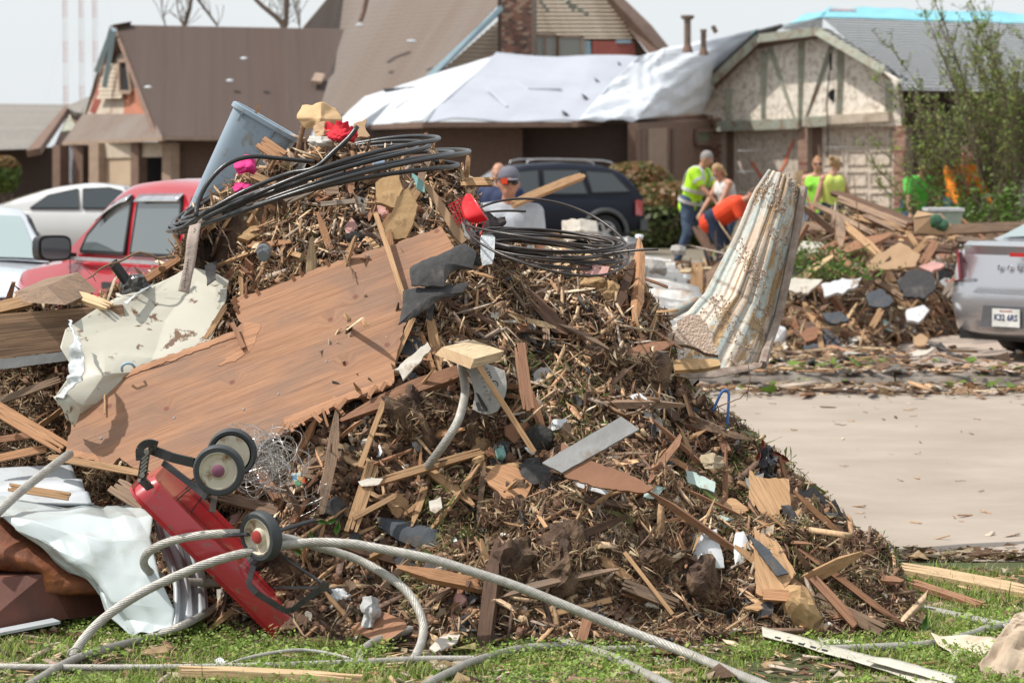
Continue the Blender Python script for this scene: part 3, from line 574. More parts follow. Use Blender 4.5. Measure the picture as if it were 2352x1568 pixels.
# ---- house B: tall roof with chimney
hB = root('tall_gabled_house', (-1, 82, .45), 'tall house with tan shingle roof, brick chimney and torn cream siding', 'house')
courses('shingle_course', [(795, -60, 84), (1215, -60, 82), (655, 312, 78), (960, 200, 78)], 30, shT, hB)
courses('shingle_course', [(698, 62, 79.8), (800, -60, 84.1), (655, 300, 78.1), (720, 300, 78.1)], 24, shT, hB)
plate('gable_wall', [(985, 200, 80), (1165, 28, 81), (1165, -60, 81), (1345, -60, 81), (1390, -10, 81), (1490, 128, 80.5), (1490, 200, 80.5)], brt, hB, .3)
courses('siding_board', [(1148, 45, 80.6), (1150, 45, 80.6), (1018, 160, 79.7), (1146, 160, 80.6)], 12, cream, hB, .05)
courses('siding_board', [(1220, -20, 80.7), (1385, -20, 80.7), (1220, 90, 80.4), (1462, 90, 80.4)], 12, cream, hB, .05, .015)
plate('red_panel', [(1356, 94, 80.0), (1456, 96, 80.0), (1460, 130, 80.0), (1358, 130, 80.0)], redp, hB, .05)
plate('blue_panel', [(1342, 94, 80.0), (1360, 94, 80.0), (1360, 130, 80.0), (1342, 130, 80.0)], blt, hB, .08)
plate('blue_panel', [(1415, 92, 79.95), (1450, 92, 79.95), (1450, 100, 79.95), (1415, 100, 79.95)], blt, hB, .08)
plate('red_panel', [(1003, 158, 79.6), (1050, 158, 79.6), (1050, 180, 79.6), (1000, 180, 79.6)], redp, hB, .05)
window([(1224, 82, 79.9), (1278, 82, 79.9), (1278, 140, 79.9), (1224, 140, 79.9)], hB, tan, glassmat('old_window_glass', (.22, .21, .17), .2), 1)
window([(1282, 84, 79.9), (1338, 84, 79.9), (1338, 140, 79.9), (1282, 140, 79.9)], hB, tan, glassmat('old_window_glass'), 0)
brickwork([(1143, -20, 79.2), (1152, -20, 79.2), (1143, 132, 79.2), (1152, 132, 79.2)], 22, 1, bk[3:], mort, hB, .5)
brickwork([(1152, -20, 79.15), (1222, -20, 79.0), (1152, 132, 79.15), (1222, 132, 79.0)], 24, 5, bk, mort, hB, .8)
plate('rake_fascia', [(1150, 12, 78.9), (1156, 22, 78.9), (985, 186, 77.9), (965, 186, 77.9)], blt, hB, .18)
plate('rake_roof_edge', [(1372, -40, 80), (1402, -6, 79.8), (1470, 60, 79.6), (1520, 122, 79.4), (1494, 128, 79.4), (1440, 62, 79.8), (1360, -40, 80)], brt, hB, .9)
bars(hB, 'torn_lath', [((1290, -5, 79.5), (1350, 35, 79.8)), ((1240, 2, 79.6), (1262, 30, 79.7)), ((1300, 2, 79.4), (1318, 24, 79.7))], .08, sage)
MB().tube(PP([(846, -20, 79.6), (836, 25, 79.6), (828, 48, 79.5)]), .07, 8).obj('roof_pipe', brt, hB)
tag(MB().ell(P(826, 58, 79), (.10, .07, .04)).obj('paper_scrap', tarpW), 'white scrap below the pipe on the tall tan roof', 'scrap'); tag(MB().ell(P(945, 95, 78.6), (.14, .07, .04)).obj('paper_scrap', tarpW), 'white scrap on the tan roof slope near the blue fascia', 'scrap')
for i, (a, b, c, d, wd) in enumerate([(775, 88, 758, 130, .13), (758, 130, 742, 128, .2), (728, 160, 708, 200, .14), (700, 205, 668, 262, .15), (660, 255, 640, 275, .2), (735, 172, 726, 190, .25)]):
    tag(MB().bar(P(a, b, 74.3 - i * .5), P(c, d, 73.8 - i * .5), wd, .08, (0, -1, .6)).obj('torn_board', tan), ['topmost', 'second', 'third', 'fourth', 'lowest', 'short wide'][i] + ' torn board hanging where the brown roof meets the tan roof', 'board')
# ---- house C: tarped hip roof
hC = root('tarped_house', (1.5, 68, .45), 'low brown brick house with white tarpaulins over its hip roof, one slope coloured as shaded', 'house')
patch3('white_tarp_slope', [[(690, 268, 82), (1140, 127, 72)], [(745, 300, 80), (970, 279, 66)]], 30, 16, tarpW, hC, .07, 2.0, .03)
patch3('grey_tarp_slope', [[(1140, 127, 72), (1300, 128, 72), (1470, 131, 72)], [(1055, 203, 69), (1240, 204, 69), (1398, 204, 69)], [(970, 279, 66), (1150, 279, 66), (1327, 279, 66)]], 60, 24, tarpShade, hC, .12, 1.6, .03, ridge='fold')
patch3('white_tarp_slope', [[(1464, 131, 72), (1525, 114, 74), (1742, 66, 78.5)], [(1390, 206, 68.8), (1520, 198, 71), (1662, 160, 77)], [(1327, 279, 65.9), (1465, 274, 67.5), (1612, 262, 76)]], 60, 24, tarpW, hC, .12, 1.2, .03, smooth=False, ridge='fold')
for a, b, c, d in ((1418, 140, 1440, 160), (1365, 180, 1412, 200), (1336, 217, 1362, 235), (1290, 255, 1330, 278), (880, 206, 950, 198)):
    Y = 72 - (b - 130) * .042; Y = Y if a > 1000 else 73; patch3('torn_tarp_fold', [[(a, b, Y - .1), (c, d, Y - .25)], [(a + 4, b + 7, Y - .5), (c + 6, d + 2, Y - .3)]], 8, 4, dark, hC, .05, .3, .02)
bars(hC, 'tarp_batten', [((1150, 170, 70.3), (1215, 206, 68.9)), ((1120, 205, 68.6), (1165, 246, 67.2)), ((1215, 206, 68.9), (1290, 206, 68.9))], .05, tarpShade)
def tilted_eave(l, m, th=.15):
    plate('fascia', l, m, hC, th)
tilted_eave([(845, 287, 73), (972, 280, 65.9), (972, 294, 65.9), (845, 298, 73)], brt)
tilted_eave([(970, 280, 65.9), (1327, 280, 65.9), (1327, 292, 65.9), (970, 293, 65.9)], brt)
tilted_eave([(1327, 278, 65.8), (1640, 262, 77.5), (1640, 278, 77.5), (1327, 292, 65.8)], brt)
plate('side_wall', [(800, 292, 76), (984, 290, 67), (984, 520, 67), (800, 520, 76)], brn, hC, .25)
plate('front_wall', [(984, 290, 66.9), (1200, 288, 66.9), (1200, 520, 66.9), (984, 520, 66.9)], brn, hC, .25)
plate('front_wall', [(1200, 288, 67.6), (1466, 284, 67.6), (1466, 520, 67.6), (1200, 520, 67.6)], dkb, hC, .25)  # darker brick paints the shadow lying on this end of the wall
plate('entry_wall', [(1466, 284, 67), (1640, 274, 77), (1640, 520, 77), (1466, 520, 67)], brt, hC, .25)
for a, b in ((1470, 1476), (1490, 1532), (1544, 1550)): plate('entry_panel', [(a, 296, 66.6 + (a - 1466) * .055), (b, 294, 66.6 + (b - 1466) * .055), (b, 420, 66.6 + (b - 1466) * .055), (a, 420, 66.6 + (a - 1466) * .055)], tan if b - a > 20 else brn, hC, .1)
window([(1596, 300, 74), (1630, 300, 76), (1630, 330, 76), (1596, 330, 74)], hC, brt, glassmat('green_glass', (.2, .27, .2), .3), 0)
for (x, y, h, r) in ((1579, 40, 72, .09), (1616, 68, 50, .075)):
    p = root('vent_pipe', P(x, y + h, 73.5), 'taller rusty vent pipe with a cap on the white tarped roof' if x < 1600 else 'shorter bare vent pipe on the white tarped roof', 'vent pipe')
    MB().tube([P(x, y, 73.5), P(x, y + h + 8, 73.5)], r, 12).obj('pipe', mat('rusty_pipe', (.22, .16, .12), (.14, .10, .08), 8, .8, .3), p)
    MB().lathe(P(x, y - (4 if x < 1600 else 0), 73.5), (0, 0, -1), [(0, r * 1.9), (.07, r * 1.9), (.12, r)] if x < 1600 else [(0, r * 1.1), (.06, r * 1.1)], 14).obj('cap', MATS['rusty_pipe'], p); MB().lathe(P(x, y + h, 73.5), (0, 0, 1), [(-.1, r * 1.8), (.1, r)], 12).obj('flashing', brt, p)
tag(MB().bar(P(1637, 60, 76), P(1645, 76, 76), .12, .05, (0, -1, 0)).obj('flying_shingle', brt), 'small dark scrap sticking up from the white tarp behind the vent pipes', 'scrap')
# ---- house D: far left
hD = root('grey_roofed_house', (-14, 90, .45), 'low house with pale grey shingle roof at the far left edge', 'house')
courses('shingle_course', [(-60, 238, 92), (155, 240, 92), (-60, 346, 84), (72, 342, 84)], 14, shL, hD)
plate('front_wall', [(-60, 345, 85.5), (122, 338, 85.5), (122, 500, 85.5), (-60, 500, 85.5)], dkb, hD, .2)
plate('barge_board', [(152, 240, 91), (162, 240, 91), (92, 340, 83.5), (60, 346, 83.5)], brt, hD, .2)
plate('side_gable', [(162, 250, 91), (210, 240, 91), (210, 345, 88), (120, 345, 86)], brt, hD, .2)
plate('side_gable', [(160, 262, 87), (178, 298, 86), (140, 302, 86)], sage, hD, .1, 'small sage green gable panel')
plate('side_wall', [(120, 340, 87), (210, 330, 89), (210, 500, 89), (120, 500, 87)], brt, hD, .2)
plate('torn_roof_edge', [(150, 245, 90.5), (205, 222, 90), (200, 262, 89), (172, 258, 89)], shL, hD, .1)
# ---- house E: half-timbered garage
def YE(px): return 77 - (px - 1600) * .010
hE = root('half_timbered_garage_house', (8, 74, .45), 'house with half timbered stucco gable above two mud spattered garage doors', 'house')
E = lambda x, y, d=0: (x, y, YE(x) + d)
plate('gable_wall', [E(1632, 292), E(1600, 245), E(1735, 112), E(1884, 84), E(2060, 185), E(2070, 290)], stuc, hE, .2)
bars(hE, 'timber_post', [(E(1757, 120), E(1757, 275)), (E(1842, 92), E(1842, 282)), (E(1932, 112), E(1932, 268)), (E(1676, 205), E(1676, 278)), (E(2042, 190), E(2042, 260))], .21, sage, .06, .06)
bars(hE, 'timber_brace', [(E(1770, 109), E(1836, 286)), (E(1914, 103), E(1856, 276))], .19, sage, .05, .03)
bars(hE, 'header_beam', [(E(1646, 291), E(1838, 284)), (E(1851, 281), E(1902, 278))], .27, sage, .16, .12)
bars(hE, 'broken_ledge', [(E(1903, 276), E(2045, 268))], .24, cream, .2, .1)
D = -.75
bars(hE, 'barge_board', [(E(1586, 232, D), E(1742, 88, D)), (E(1740, 89, D), E(1878, 72, D)), (E(1876, 72, D), E(2030, 163, D))], .22, sage, .06)
plate('soffit', [E(1590, 236, D), E(1742, 92, D), E(1742, 112, .2), E(1600, 255, .2)], brt, hE, .03); plate('soffit', [E(1742, 96, D), E(1878, 78, D), E(1884, 92, .2), E(1740, 116, .2)], brt, hE, .03)
plate('roof_slope', [E(1580, 224, D - .1), E(1740, 76, D - .1), (1800, 60, 82), (1700, 140, 82)], shG, hE, .08)
plate('soffit', [E(1878, 76, D), E(2030, 170, D), E(2050, 190, .2), E(1884, 90, .2)], brt, hE, .03)
plate('torn_eave', [E(1578, 232, D - .1), E(1600, 226, D), E(1606, 244, D), E(1596, 262, D + .2), E(1586, 250, D)], orng, hE, .1, 'torn orange end of the left eave')
patch3('green_tarp_edge', [[E(1574, 228, D + .2), E(1660, 150, D + .2), E(1712, 98, D + .2), E(1732, 70, D + .2)], [E(1590, 236, D + .1), E(1668, 158, D + .1), E(1722, 104, D + .1), E(1742, 78, D + .1)]], 24, 3, grnT, hE, .06, .3, .02)
MB().lathe(P(*E(1917, 219, -.05)), (0, 1, 0), [(0, .16), (.06, .16)], 20).obj('vent_hole', dark, hE)
MB().box(P(*E(1908, 140, -.03)), (.06, .04, .5)).obj('crack', dark, hE)
courses('shingle_course', [(1790, 66, 83), (1890, 40, 83), (1885, 78, 76), (1888, 80, 76)], 8, shG, hE, .04)
courses('shingle_course', [(1888, 40, 83), (2420, 58, 82), (2075, 214, 71.5), (2420, 218, 70)], 26, shG, hE, .06)
courses('shingle_course', [(1880, 66, 80), (1900, 66, 80), (2050, 176, 73), (2090, 190, 73)], 12, shG, hE, .05)
patch3('blue_tarp', [[(1905, 18, 84.5), (2130, 24, 84.3), (2420, 34, 84)], [(1870, 42, 83.4), (2130, 48, 83.2), (2420, 58, 82.8)]], 40, 6, tarpB, hE, .10, .8, .02)
patch3('blue_tarp', [[(1850, 34, 85), (1908, 18, 84.6)], [(1790, 64, 83.4), (1880, 42, 83.3)]], 12, 6, tarpB, hE, .10, .8, .02)
redt = mat('red_print', (.45, .10, .08), rough=.6)
for g in (1905, 2000, 2115, 2230, 2320):
    for k in range(9):
        t = g + k * 7; y = 19.5 + (t - 1905) * .031 + random.uniform(-.5, .5); plate('printed_mark', [(t, y + 1, 84.25), (t + 4.5, y + 1, 84.25), (t + 4 + random.uniform(-1, 1), y + 5, 84.1), (t, y + 5, 84.1)], redt, hE, .01)
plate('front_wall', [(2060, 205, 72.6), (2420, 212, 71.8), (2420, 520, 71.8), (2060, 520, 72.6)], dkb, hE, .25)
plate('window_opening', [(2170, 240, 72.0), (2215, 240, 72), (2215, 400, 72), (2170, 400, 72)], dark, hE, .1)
plate('wall_board', [(2225, 232, 71.9), (2262, 232, 71.9), (2262, 500, 71.9), (2225, 500, 71.9)], brn, hE, .1)
for i, (a, b) in enumerate(((1682, 1836), (1884, 2052))):
    d = root('garage_door', P(*E((a + b) / 2, 500, .3)), None, None); del_ = d; adopt(d, hE)
    for r in range(4):
        y0 = 299 - i * 8 + r * 48; V = [E(a, y0, .3), E(b, y0 - 3, .3), E(b, y0 + 46, .3), E(a, y0 + 47, .3)]
        if i == 0:
            o = plate('door_panel', V, stucd, None, .06); adopt(o, d)
        else:
            o = plate('door_panel', V, stucd, None, .06); adopt(o, d)
            mbp = MB()
            for c in range(3):
                xa = a + 8 + c * 54; q = PP([E(xa, y0 + 8, .27), E(xa + 44, y0 + 7, .27), E(xa + 44, y0 + 38, .27), E(xa, y0 + 39, .27)])
                for k in range(4): mbp.bar(q[k], q[(k + 1) % 4], .05, .04, (0, -1, 0))
            o = mbp.obj('panel_moulding', stucd); adopt(o, d)
for (a, b, c, d_) in ((1726, 372, 1738, 392), (1738, 392, 1753, 414), (1823, 322, 1812, 345), (1812, 345, 1803, 372), (1806, 372, 1788, 398)): plate('spray_paint_stroke', [E(a - 3, b, .27), E(a + 4, b - 2, .27), E(c + 4, d_, .27), E(c - 3, d_ + 2, .27)], mat('orange_spray', (.75, .22, .12), (.6, .2, .13), 12, .8, 0), hE, .01)
for a, b, mm in ((1633, 1658, bkp), (1833, 1855, bkp), (2052, 2080, bkp)):
    brickwork([E(a, 270 if a < 1700 else 288, -.02), E(b, 270 if a < 1700 else 288, -.02), E(a, 500, -.02), E(b, 500, -.02)], 30, 2 if b - a > 22 else 1, mm, mort, hE, .3)
for a, b in ((1657, 1684), (1855, 1886)): plate('door_reveal', [E(a, 290, .25), E(b, 290, .25), E(b, 500, .25), E(a, 500, .25)], brt, hE, .2)
tag(MB().tube(spline(PP([E(1905, 165, -.25), E(1899, 240, -.3), E(1902, 300, -.3), E(1901, 364, -.3)]), .3), .018, 6).obj('hanging_cable', dark), 'thin black cable hanging down the garage gable', 'cable')
plate('eave_board', [E(1600, 268, -.1), E(1634, 264, -.1), E(1634, 276, -.1), E(1600, 282, -.1)], tan, hE, .2)
# ---- masts
mR = mat('mast_red', (.55, .22, .18), rough=.6); mW = mat('mast_white', (.75, .75, .75), rough=.6)
for i, x in enumerate((152, 189, 220)):
    base = P(x, 380, 900); base.z = 0; h = 84
    t = root('radio_mast', base, ['leftmost', 'middle', 'rightmost'][i] + ' of three faint red and white radio masts in the sky', 'mast', 'radio masts behind the left houses')
    for k in range(12):
        s = MB(); z0, z1 = k * h / 12, (k + 1) * h / 12; c = [base + Vector((.75 * math.cos(a), .75 * math.sin(a), 0)) for a in (0.3, 2.4, 4.5)]
        for j in range(3):
            s.tube([c[j] + Vector((0, 0, z0)), c[j] + Vector((0, 0, z1))], .07, 5)
            for q in range(4):
                a, b = z0 + q * (z1 - z0) / 4, z0 + (q + 1) * (z1 - z0) / 4; s.tube([c[j] + Vector((0, 0, a)), c[(j + 1) % 3] + Vector((0, 0, b))], .04, 4, caps=False)
        s.obj('lattice_section', mR if k % 2 else mW, t)
    for q in range(3): s = MB().tube([base + Vector((0, 0, h * .9 - q * 14)), base + Vector((14 - 14 * q, 10, 0))], .02, 4).obj('guy_wire', mW, t)
# ================= vegetation
def leafset(name, pts, dirs, size, pal, m, parent, var=.2, aspect=.45, kind='stuff'):
    pts = np.array(pts, float); n = len(pts); R = frames(np.array(dirs, float) if dirs is not None else np.tile([0, 0, 1.], (n, 1)), .7)
    tv = np.array([(-.5, 0, 0), (-.1, aspect, .1), (.5, 0, .05), (-.1, -aspect, .1)], float); tf = np.array([(0, 3, 2, 1)]); L = size * RNG.lognormal(0, .3, n)
    V, F = place(tv, tf, pts, R, np.stack([L, L, L], 1), np.zeros((n, 3)), .04); return npmesh(name, V, F, cols(pal, n, 4, var), m, parent, kind=kind)
bark = mat('bark', (.20, .15, .115), (.11, .08, .065), 20, .9, .6); lfm = attmat('leaf', .5, .4, 15, .2, trans=.35)
def hedge(c, r, label, pal, n=9000):
    c = Vector(c); t = root('hedge_bush', (c.x, c.y, float(gz(c.y))), label, 'bush', 'clipped bushes by the tarped house')
    d = RNG.normal(0, 1, (n, 3)); d /= np.linalg.norm(d, axis=1, keepdims=True); rad = 1 - np.abs(RNG.normal(0, .12, n)) + .10 * fbm(d[:, 0] * 2 + d[:, 2], d[:, 1] * 2 + c.x, .5, 3)
    p = np.sign(d) * np.abs(d) ** .8 * rad[:, None] * np.array(r) + np.array(c); top = p[:, 2] > c.z + r[2] * .35
    leafset('foliage', p[~top], d[~top], .10, pal, lfm, t); leafset('foliage', p[top], d[top], .10, np.array([(.24, .12, .05), (.16, .14, .04), (.3, .17, .08), (.12, .13, .04)]), lfm, t)
    MB().ell(c, [q * .8 for q in r], n=16).obj('dark_inner_mass', mat('bush_inside', (.03, .035, .015), rough=1), t)  # solid dark mass filling the bush inside the leaves
    s = MB()
    for k in range(6): s.tube([Vector((c.x + random.uniform(-.5, .5) * r[0], c.y, float(gz(c.y)))), c + Vector((random.uniform(-.7, .7) * r[0], 0, 0))], .03, 6)
    s.obj('stem', bark, t)
HP = np.array([(.07, .10, .03), (.11, .15, .04), (.05, .07, .025), (.14, .17, .06), (.09, .08, .04)])
hedge(P(1460, 455, 64), (.92, .9, .80), 'dome shaped reddish green bush behind the dark wagon', HP)
hedge(P(1545, 500, 62.5), (1.05, .9, .78), 'lower olive green bush right of the dark wagon, nearest the hi-vis worker', HP)
hedge(P(1425, 500, 63), (.7, .7, .7), 'smallest dark bush tucked behind the tail of the dark wagon', HP, 5000)
hedge(P(8, 400, 80), (.45, .6, .5), 'small green shrub at the wall of the far left house', np.array([(.10, .16, .03), (.14, .2, .05)]), 3500)
# wind-bent willow shrub
wb = P(2262, 530, 39); wb.z = .2; wt = root('willow_shrub', wb, 'tall wispy green shrub leaning left in front of the garage wall', 'shrub')
LP = []; LD = []
random.seed(21)
def stemcurve(b, tip, bow):
    m_ = b.lerp(tip, .5) + bow; return [b * (1 - t) ** 2 + m_ * 2 * t * (1 - t) + tip * t * t for t in np.linspace(0, 1, 12)]
tips = []
for i in range(50):
    u = random.random(); a = random.uniform(0.12, 1)
    tx = 2040 + 330 * a ** .9 + random.uniform(-15, 15); ty = (300 - 260 * min(1, a * 1.5) if a < .62 else 60 + (a - .62) * 350) + random.uniform(-20, 190)
    tips.append((tx, max(ty, -2 if i % 7 else -8)))
tips += [(2146, 0), (2128, 40), (2232, 22), (2262, 38), (2015, 190), (2012, 335), (2045, 110), (2350, 90), (2370, 150), (2160, 60), (2060, 250), (2005, 378), (2025, 430)]
for i, (tx, ty) in enumerate(tips):
    b = wb + Vector((random.uniform(-.35, .45), random.uniform(-.5, .5), 0)); tip = P(tx, ty, 39 + random.uniform(-1.3, 1.3))
    c = stemcurve(b, tip, Vector((random.uniform(.15, .5), 0, random.uniform(-.1, .4)))); r0 = random.uniform(.014, .03)
    s = MB().tube(c, [r0 * (1 - .8 * k / 11) for k in range(12)], 6)
    for k in range(4, 12):
        for q in range(4):
            tw = c[k] + Vector((random.uniform(-.28, .12), random.uniform(-.2, .2), random.uniform(.05, .42))); s.tube([c[k], c[k].lerp(tw, .5) + Vector((0, 0, -.03)), tw], .004, 4, caps=False)
            for e in range(12):
                if random.random() < .25 + .7 * k / 12: LP.append(c[k].lerp(tw, random.random()) + Vector([random.gauss(0, .025) for _ in range(3)])); LD.append((random.gauss(-.3, .5), random.gauss(-.3, .5), 1))
    s.obj('stem', bark, wt)
leafset('foliage', LP, LD, .048, np.array([(.16, .24, .045), (.22, .30, .06), (.11, .17, .03), (.30, .34, .09)]), lfm, wt, aspect=.2)
# grassy vines at the foot of the heap
def tree(px, topY, Y, label, limbs):
    b = P(px, 388, Y); b.z = 0; t = root('bare_tree', b, label, 'tree', 'stripped trees behind the houses')
    for i, l in enumerate(limbs):
        pts = spline(PP([(x, y, Y) for x, y, r in l]), .4); n = len(pts); MB().tube(pts, [l[0][2] + (l[-1][2] - l[0][2]) * k / (n - 1) for k in range(n)], 7).obj('trunk' if i == 0 else 'limb', bark, t)
        if i:
            s = MB()
            for k in range(14):
                p = random.choice(pts); e = p + Vector((random.uniform(-.6, .6), random.uniform(-.4, .4), random.uniform(.2, 1.3))); s.tube([p, p.lerp(e, .5) + Vector((.06, 0, 0)), e], .013, 4, caps=False)
            s.obj('twig', bark, t)
tree(640, 0, 92, 'bare broken tree with a forked limb above the brown roof', [[(650, 400, .2), (655, 120, .16), (650, 55, .12)], [(652, 60, .10), (635, 40, .08), (600, 12, .07), (565, -25, .06)], [(655, 60, .10), (658, 30, .08), (656, -20, .07)]])
tree(420, 0, 95, 'thin stripped tree behind the ridge of the brown roof', [[(430, 400, .2), (428, 120, .12), (422, 60, .09)], [(422, 62, .08), (436, 20, .07), (440, -20, .06)], [(500, 60, .04), (470, 20, .06), (448, -10, .05)], [(425, 60, .03), (410, 30, .025), (405, -10, .02)], [(380, 60, .025), (372, 20, .02), (376, -15, .015)]])
tree(690, 0, 97, 'faint thin sapling beside the tall roof slope', [[(690, 400, .06), (688, 60, .04), (690, 20, .02)], [(688, 60, .03), (680, 20, .02), (684, -10, .015)]])
# ================= vehicles  (local axes: x forward, y left, z up)
def text3(name, s, size, M, m, parent=None, ext=.003, align='CENTER', bold=0):
    c = bpy.data.curves.new(name, 'FONT'); c.body = s; c.size = size; c.extrude = ext; c.align_x = align; c.align_y = 'CENTER'; c.offset = bold; c.resolution_u = 3
    t = bpy.data.objects.new(name, c); COL.objects.link(t); dg = bpy.context.evaluated_depsgraph_get(); me = bpy.data.meshes.new_from_object(t.evaluated_get(dg)); bpy.data.objects.remove(t)
    me.materials.clear(); me.materials.append(m); o = bpy.data.objects.new(name, me); COL.objects.link(o); o.matrix_basis = M
    if parent is not None: o.parent = parent
    return o
tyre = mat('tyre_rubber', (.025, .025, .026), rough=.85, bump=.2); alloy = mat('alloy', (.55, .55, .57), rough=.3, metal=.8, bump=0); blk = mat('black_plastic', (.02, .02, .022), rough=.45, bump=.1)
def lp(mb, name, m, par, smooth=False, angle=None, sub=0):
    o = mb.obj(name, m, None, local=False, smooth=smooth, angle=angle); o.parent = par
    if sub: md = o.modifiers.new('s', 'SUBSURF'); md.levels = sub; md.render_levels = sub
    return o
def car(name, loc, yaw, S, paint, label, glass, st, gh, zb, hwb, hwr, wheels, wr, wins, shield, rearglass, sc=1.0, mirror=None, group=None, cat='car'):
    t = root(name, loc, label, cat, group); t.rotation_euler = (0, 0, yaw); t.scale = (sc,) * 3
    X = np.linspace(st[0][0], st[-1][0], 60); sx = [q[0] for q in st]; lo, sh, hw = [np.interp(X, sx, [q[k] for q in st]) for k in (1, 2, 3)]
    def sm(a):
        b = a.copy()
        for _ in range(S): b[1:-1] = (b[:-2] + b[1:-1] * 2 + b[2:]) / 4
        return b
    lo, sh, hw = sm(lo), sm(sh), sm(hw); V = []; n = 0
    for i, x in enumerate(X):
        l, s_, w_ = lo[i], sh[i], hw[i]; H = s_ - l
        half = [(0, l), (w_ * .86, l), (w_ * .95, l + H * .10), (w_, l + H * .35), (w_ * 1.0, l + H * .62), (w_ * .985, l + H * .82), (w_ * .95, l + H * .95), (w_ * .86, s_ + .005), (w_ * .45, s_ + .03), (0, s_ + .04)]
        r = half + [(-a, b) for a, b in half[-2:0:-1]]; n = len(r); V += [(x, a, b) for a, b in r]
    F = [(i * n + k, i * n + (k + 1) % n, (i + 1) * n + (k + 1) % n, (i + 1) * n + k) for i in range(len(X) - 1) for k in range(n)] + [tuple(range(n - 1, -1, -1)), tuple((len(X) - 1) * n + k for k in range(n))]
    b = lp(MB().add(V, F), 'body', paint, t, smooth=True, angle=38)
    # wheel wells cut out
    cu = MB()
    for wx in wheels:
        for s in (-1, 1): cu.lathe((wx, s * (hwb - .22), wr), (0, s, 0), [(0, wr * 1.18), (.6, wr * 1.18)], 28)
    c = cu.obj('wheel_cutter', blk, None, local=False); c.parent = t; bm = b.modifiers.new('arch', 'BOOLEAN'); bm.object = c; bm.operation = 'DIFFERENCE'; bm.solver = 'EXACT'
    dg = bpy.context.evaluated_depsgraph_get(); me = bpy.data.meshes.new_from_object(b.evaluated_get(dg)); b.modifiers.clear(); b.data = me; bpy.data.objects.remove(c)
    lp(MB().box((0, 0, wr * 1.1), (sx[-1] - sx[0] - .5, hwb * 1.5, .3)), 'underbody', blk, t)
    gx = [q[0] for q in gh]; GX = np.linspace(gx[0], gx[-1], 50); GZ = np.interp(GX, gx, [q[1] for q in gh])
    for _ in range(5): GZ[1:-1] = (GZ[:-2] + GZ[1:-1] * 2 + GZ[2:]) / 4
    zr = lambda x: float(np.interp(x, GX, GZ)); ZR = max(GZ)
    def yy(x, z): f = (z - zb) / (ZR - zb); return hwb * .93 + (hwr - hwb * .93) * f
    V = []
    for x, z in zip(GX, GZ):
        e = yy(x, z); half = [(hwb * .93, zb - .08), (yy(x, zb + (z - zb) * .5), zb + (z - zb) * .5), (yy(x, z - .06 * min(1, (z - zb) * 3)), z - .06 * min(1, (z - zb) * 3)), (e * .93, z), (e * .6, z + .02), (0, z + .03)]
        r = half + [(-a, q) for a, q in half[-2::-1]]; n = len(r); V += [(x, a, q) for a, q in r]
    F = [(i * n + k, i * n + k + 1, (i + 1) * n + k + 1, (i + 1) * n + k) for i in range(len(GX) - 1) for k in range(n - 1)]
    F = [tuple(reversed(f)) for f in F]; lp(MB().add(V, F), 'roof', paint, t, smooth=True, angle=40)
    for s in (-1, 1):
        for wpoly in wins:
            m_ = MB().prism([(x, s * (yy(x, z) + .004), z) for x, z in wpoly], (0, s * .012, 0)); lp(m_, 'side_window', glass, t)
            k = MB(); q = [Vector((x, s * (yy(x, z) + .008), z)) for x, z in wpoly]
            for i in range(len(q)): k.bar(q[i], q[(i + 1) % len(q)], .03, .02, (0, s, 0))
            lp(k, 'window_trim', blk, t)
    for nm, (x0, x1) in (('windscreen', shield), ('rear_window', rearglass)):
        V = []; m = 12
        for i in range(m):
            x = x0 + (x1 - x0) * i / (m - 1); z = zr(x); e = yy(x, z) * .88
            for k in range(7): u = -1 + 2 * k / 6; V.append((x + (.02 if nm == 'windscreen' else -.02), e * u, z + .02 + .02 * (1 - u * u)))
        lp(MB().add(V, [(i * 7 + k, i * 7 + k + 1, (i + 1) * 7 + k + 1, (i + 1) * 7 + k) for i in range(m - 1) for k in range(6)]), nm, glass, t, smooth=True)
    for wx in wheels:
        for s in (-1, 1):
            y = s * (hwb - .21); w_ = lp(MB().lathe((wx, y, wr), (0, s, 0), [(0, wr * .9), (.03, wr * .98), (.06, wr), (.16, wr), (.19, wr * .97), (.2, wr * .7), (.17, wr * .66)], 28), 'wheel', tyre, t, smooth=True, angle=50)
            k = MB().lathe((wx, y, wr), (0, s, 0), [(.12, wr * .66), (.185, wr * .66), (.19, wr * .6), (.15, wr * .58), (.13, .05)], 24); 
            for q in range(5): a = q * 1.2566; k.bar((wx, y + s * .165, wr), (wx + wr * .6 * math.cos(a), y + s * .175, wr + wr * .6 * math.sin(a)), .06, .02, (0, s, 0))
            o = k.obj('rim', alloy, None, local=False); o.parent = w_
    if mirror:
        for s in (-1, 1):
            x, z, a = mirror; mm = lp(MB().prism([(x - .04 * a, s * (hwb + .17) + .12 * a * math.copysign(abs(math.cos(q)) ** .5, math.cos(q)), z + .06 + .085 * a * math.copysign(abs(math.sin(q)) ** .5, math.sin(q))) for q in np.arange(0, 6.28, .26)], (.09 * a, 0, 0)).box((x, s * (hwb + .03), z - .01), (.07, .16, .05)), 'door_mirror', blk if a > 1.1 else paint, t, smooth=True, angle=45)
            o = MB().prism([(x - .048 * a, s * (hwb + .17) + .10 * a * math.copysign(abs(math.cos(q)) ** .5, math.cos(q)), z + .06 + .07 * a * math.copysign(abs(math.sin(q)) ** .5, math.sin(q))) for q in np.arange(0, 6.28, .3)], (-.012, 0, 0)).obj('mirror_glass', glassmat('mirror_glass', (.1, .11, .12)), None, local=False); o.parent = mm
    return t, yy
def paint(name, c, rough=.25): return mat(name, c, tuple(x * .93 for x in c), 1.5, rough, 0, coat=1.0, spec=.5)
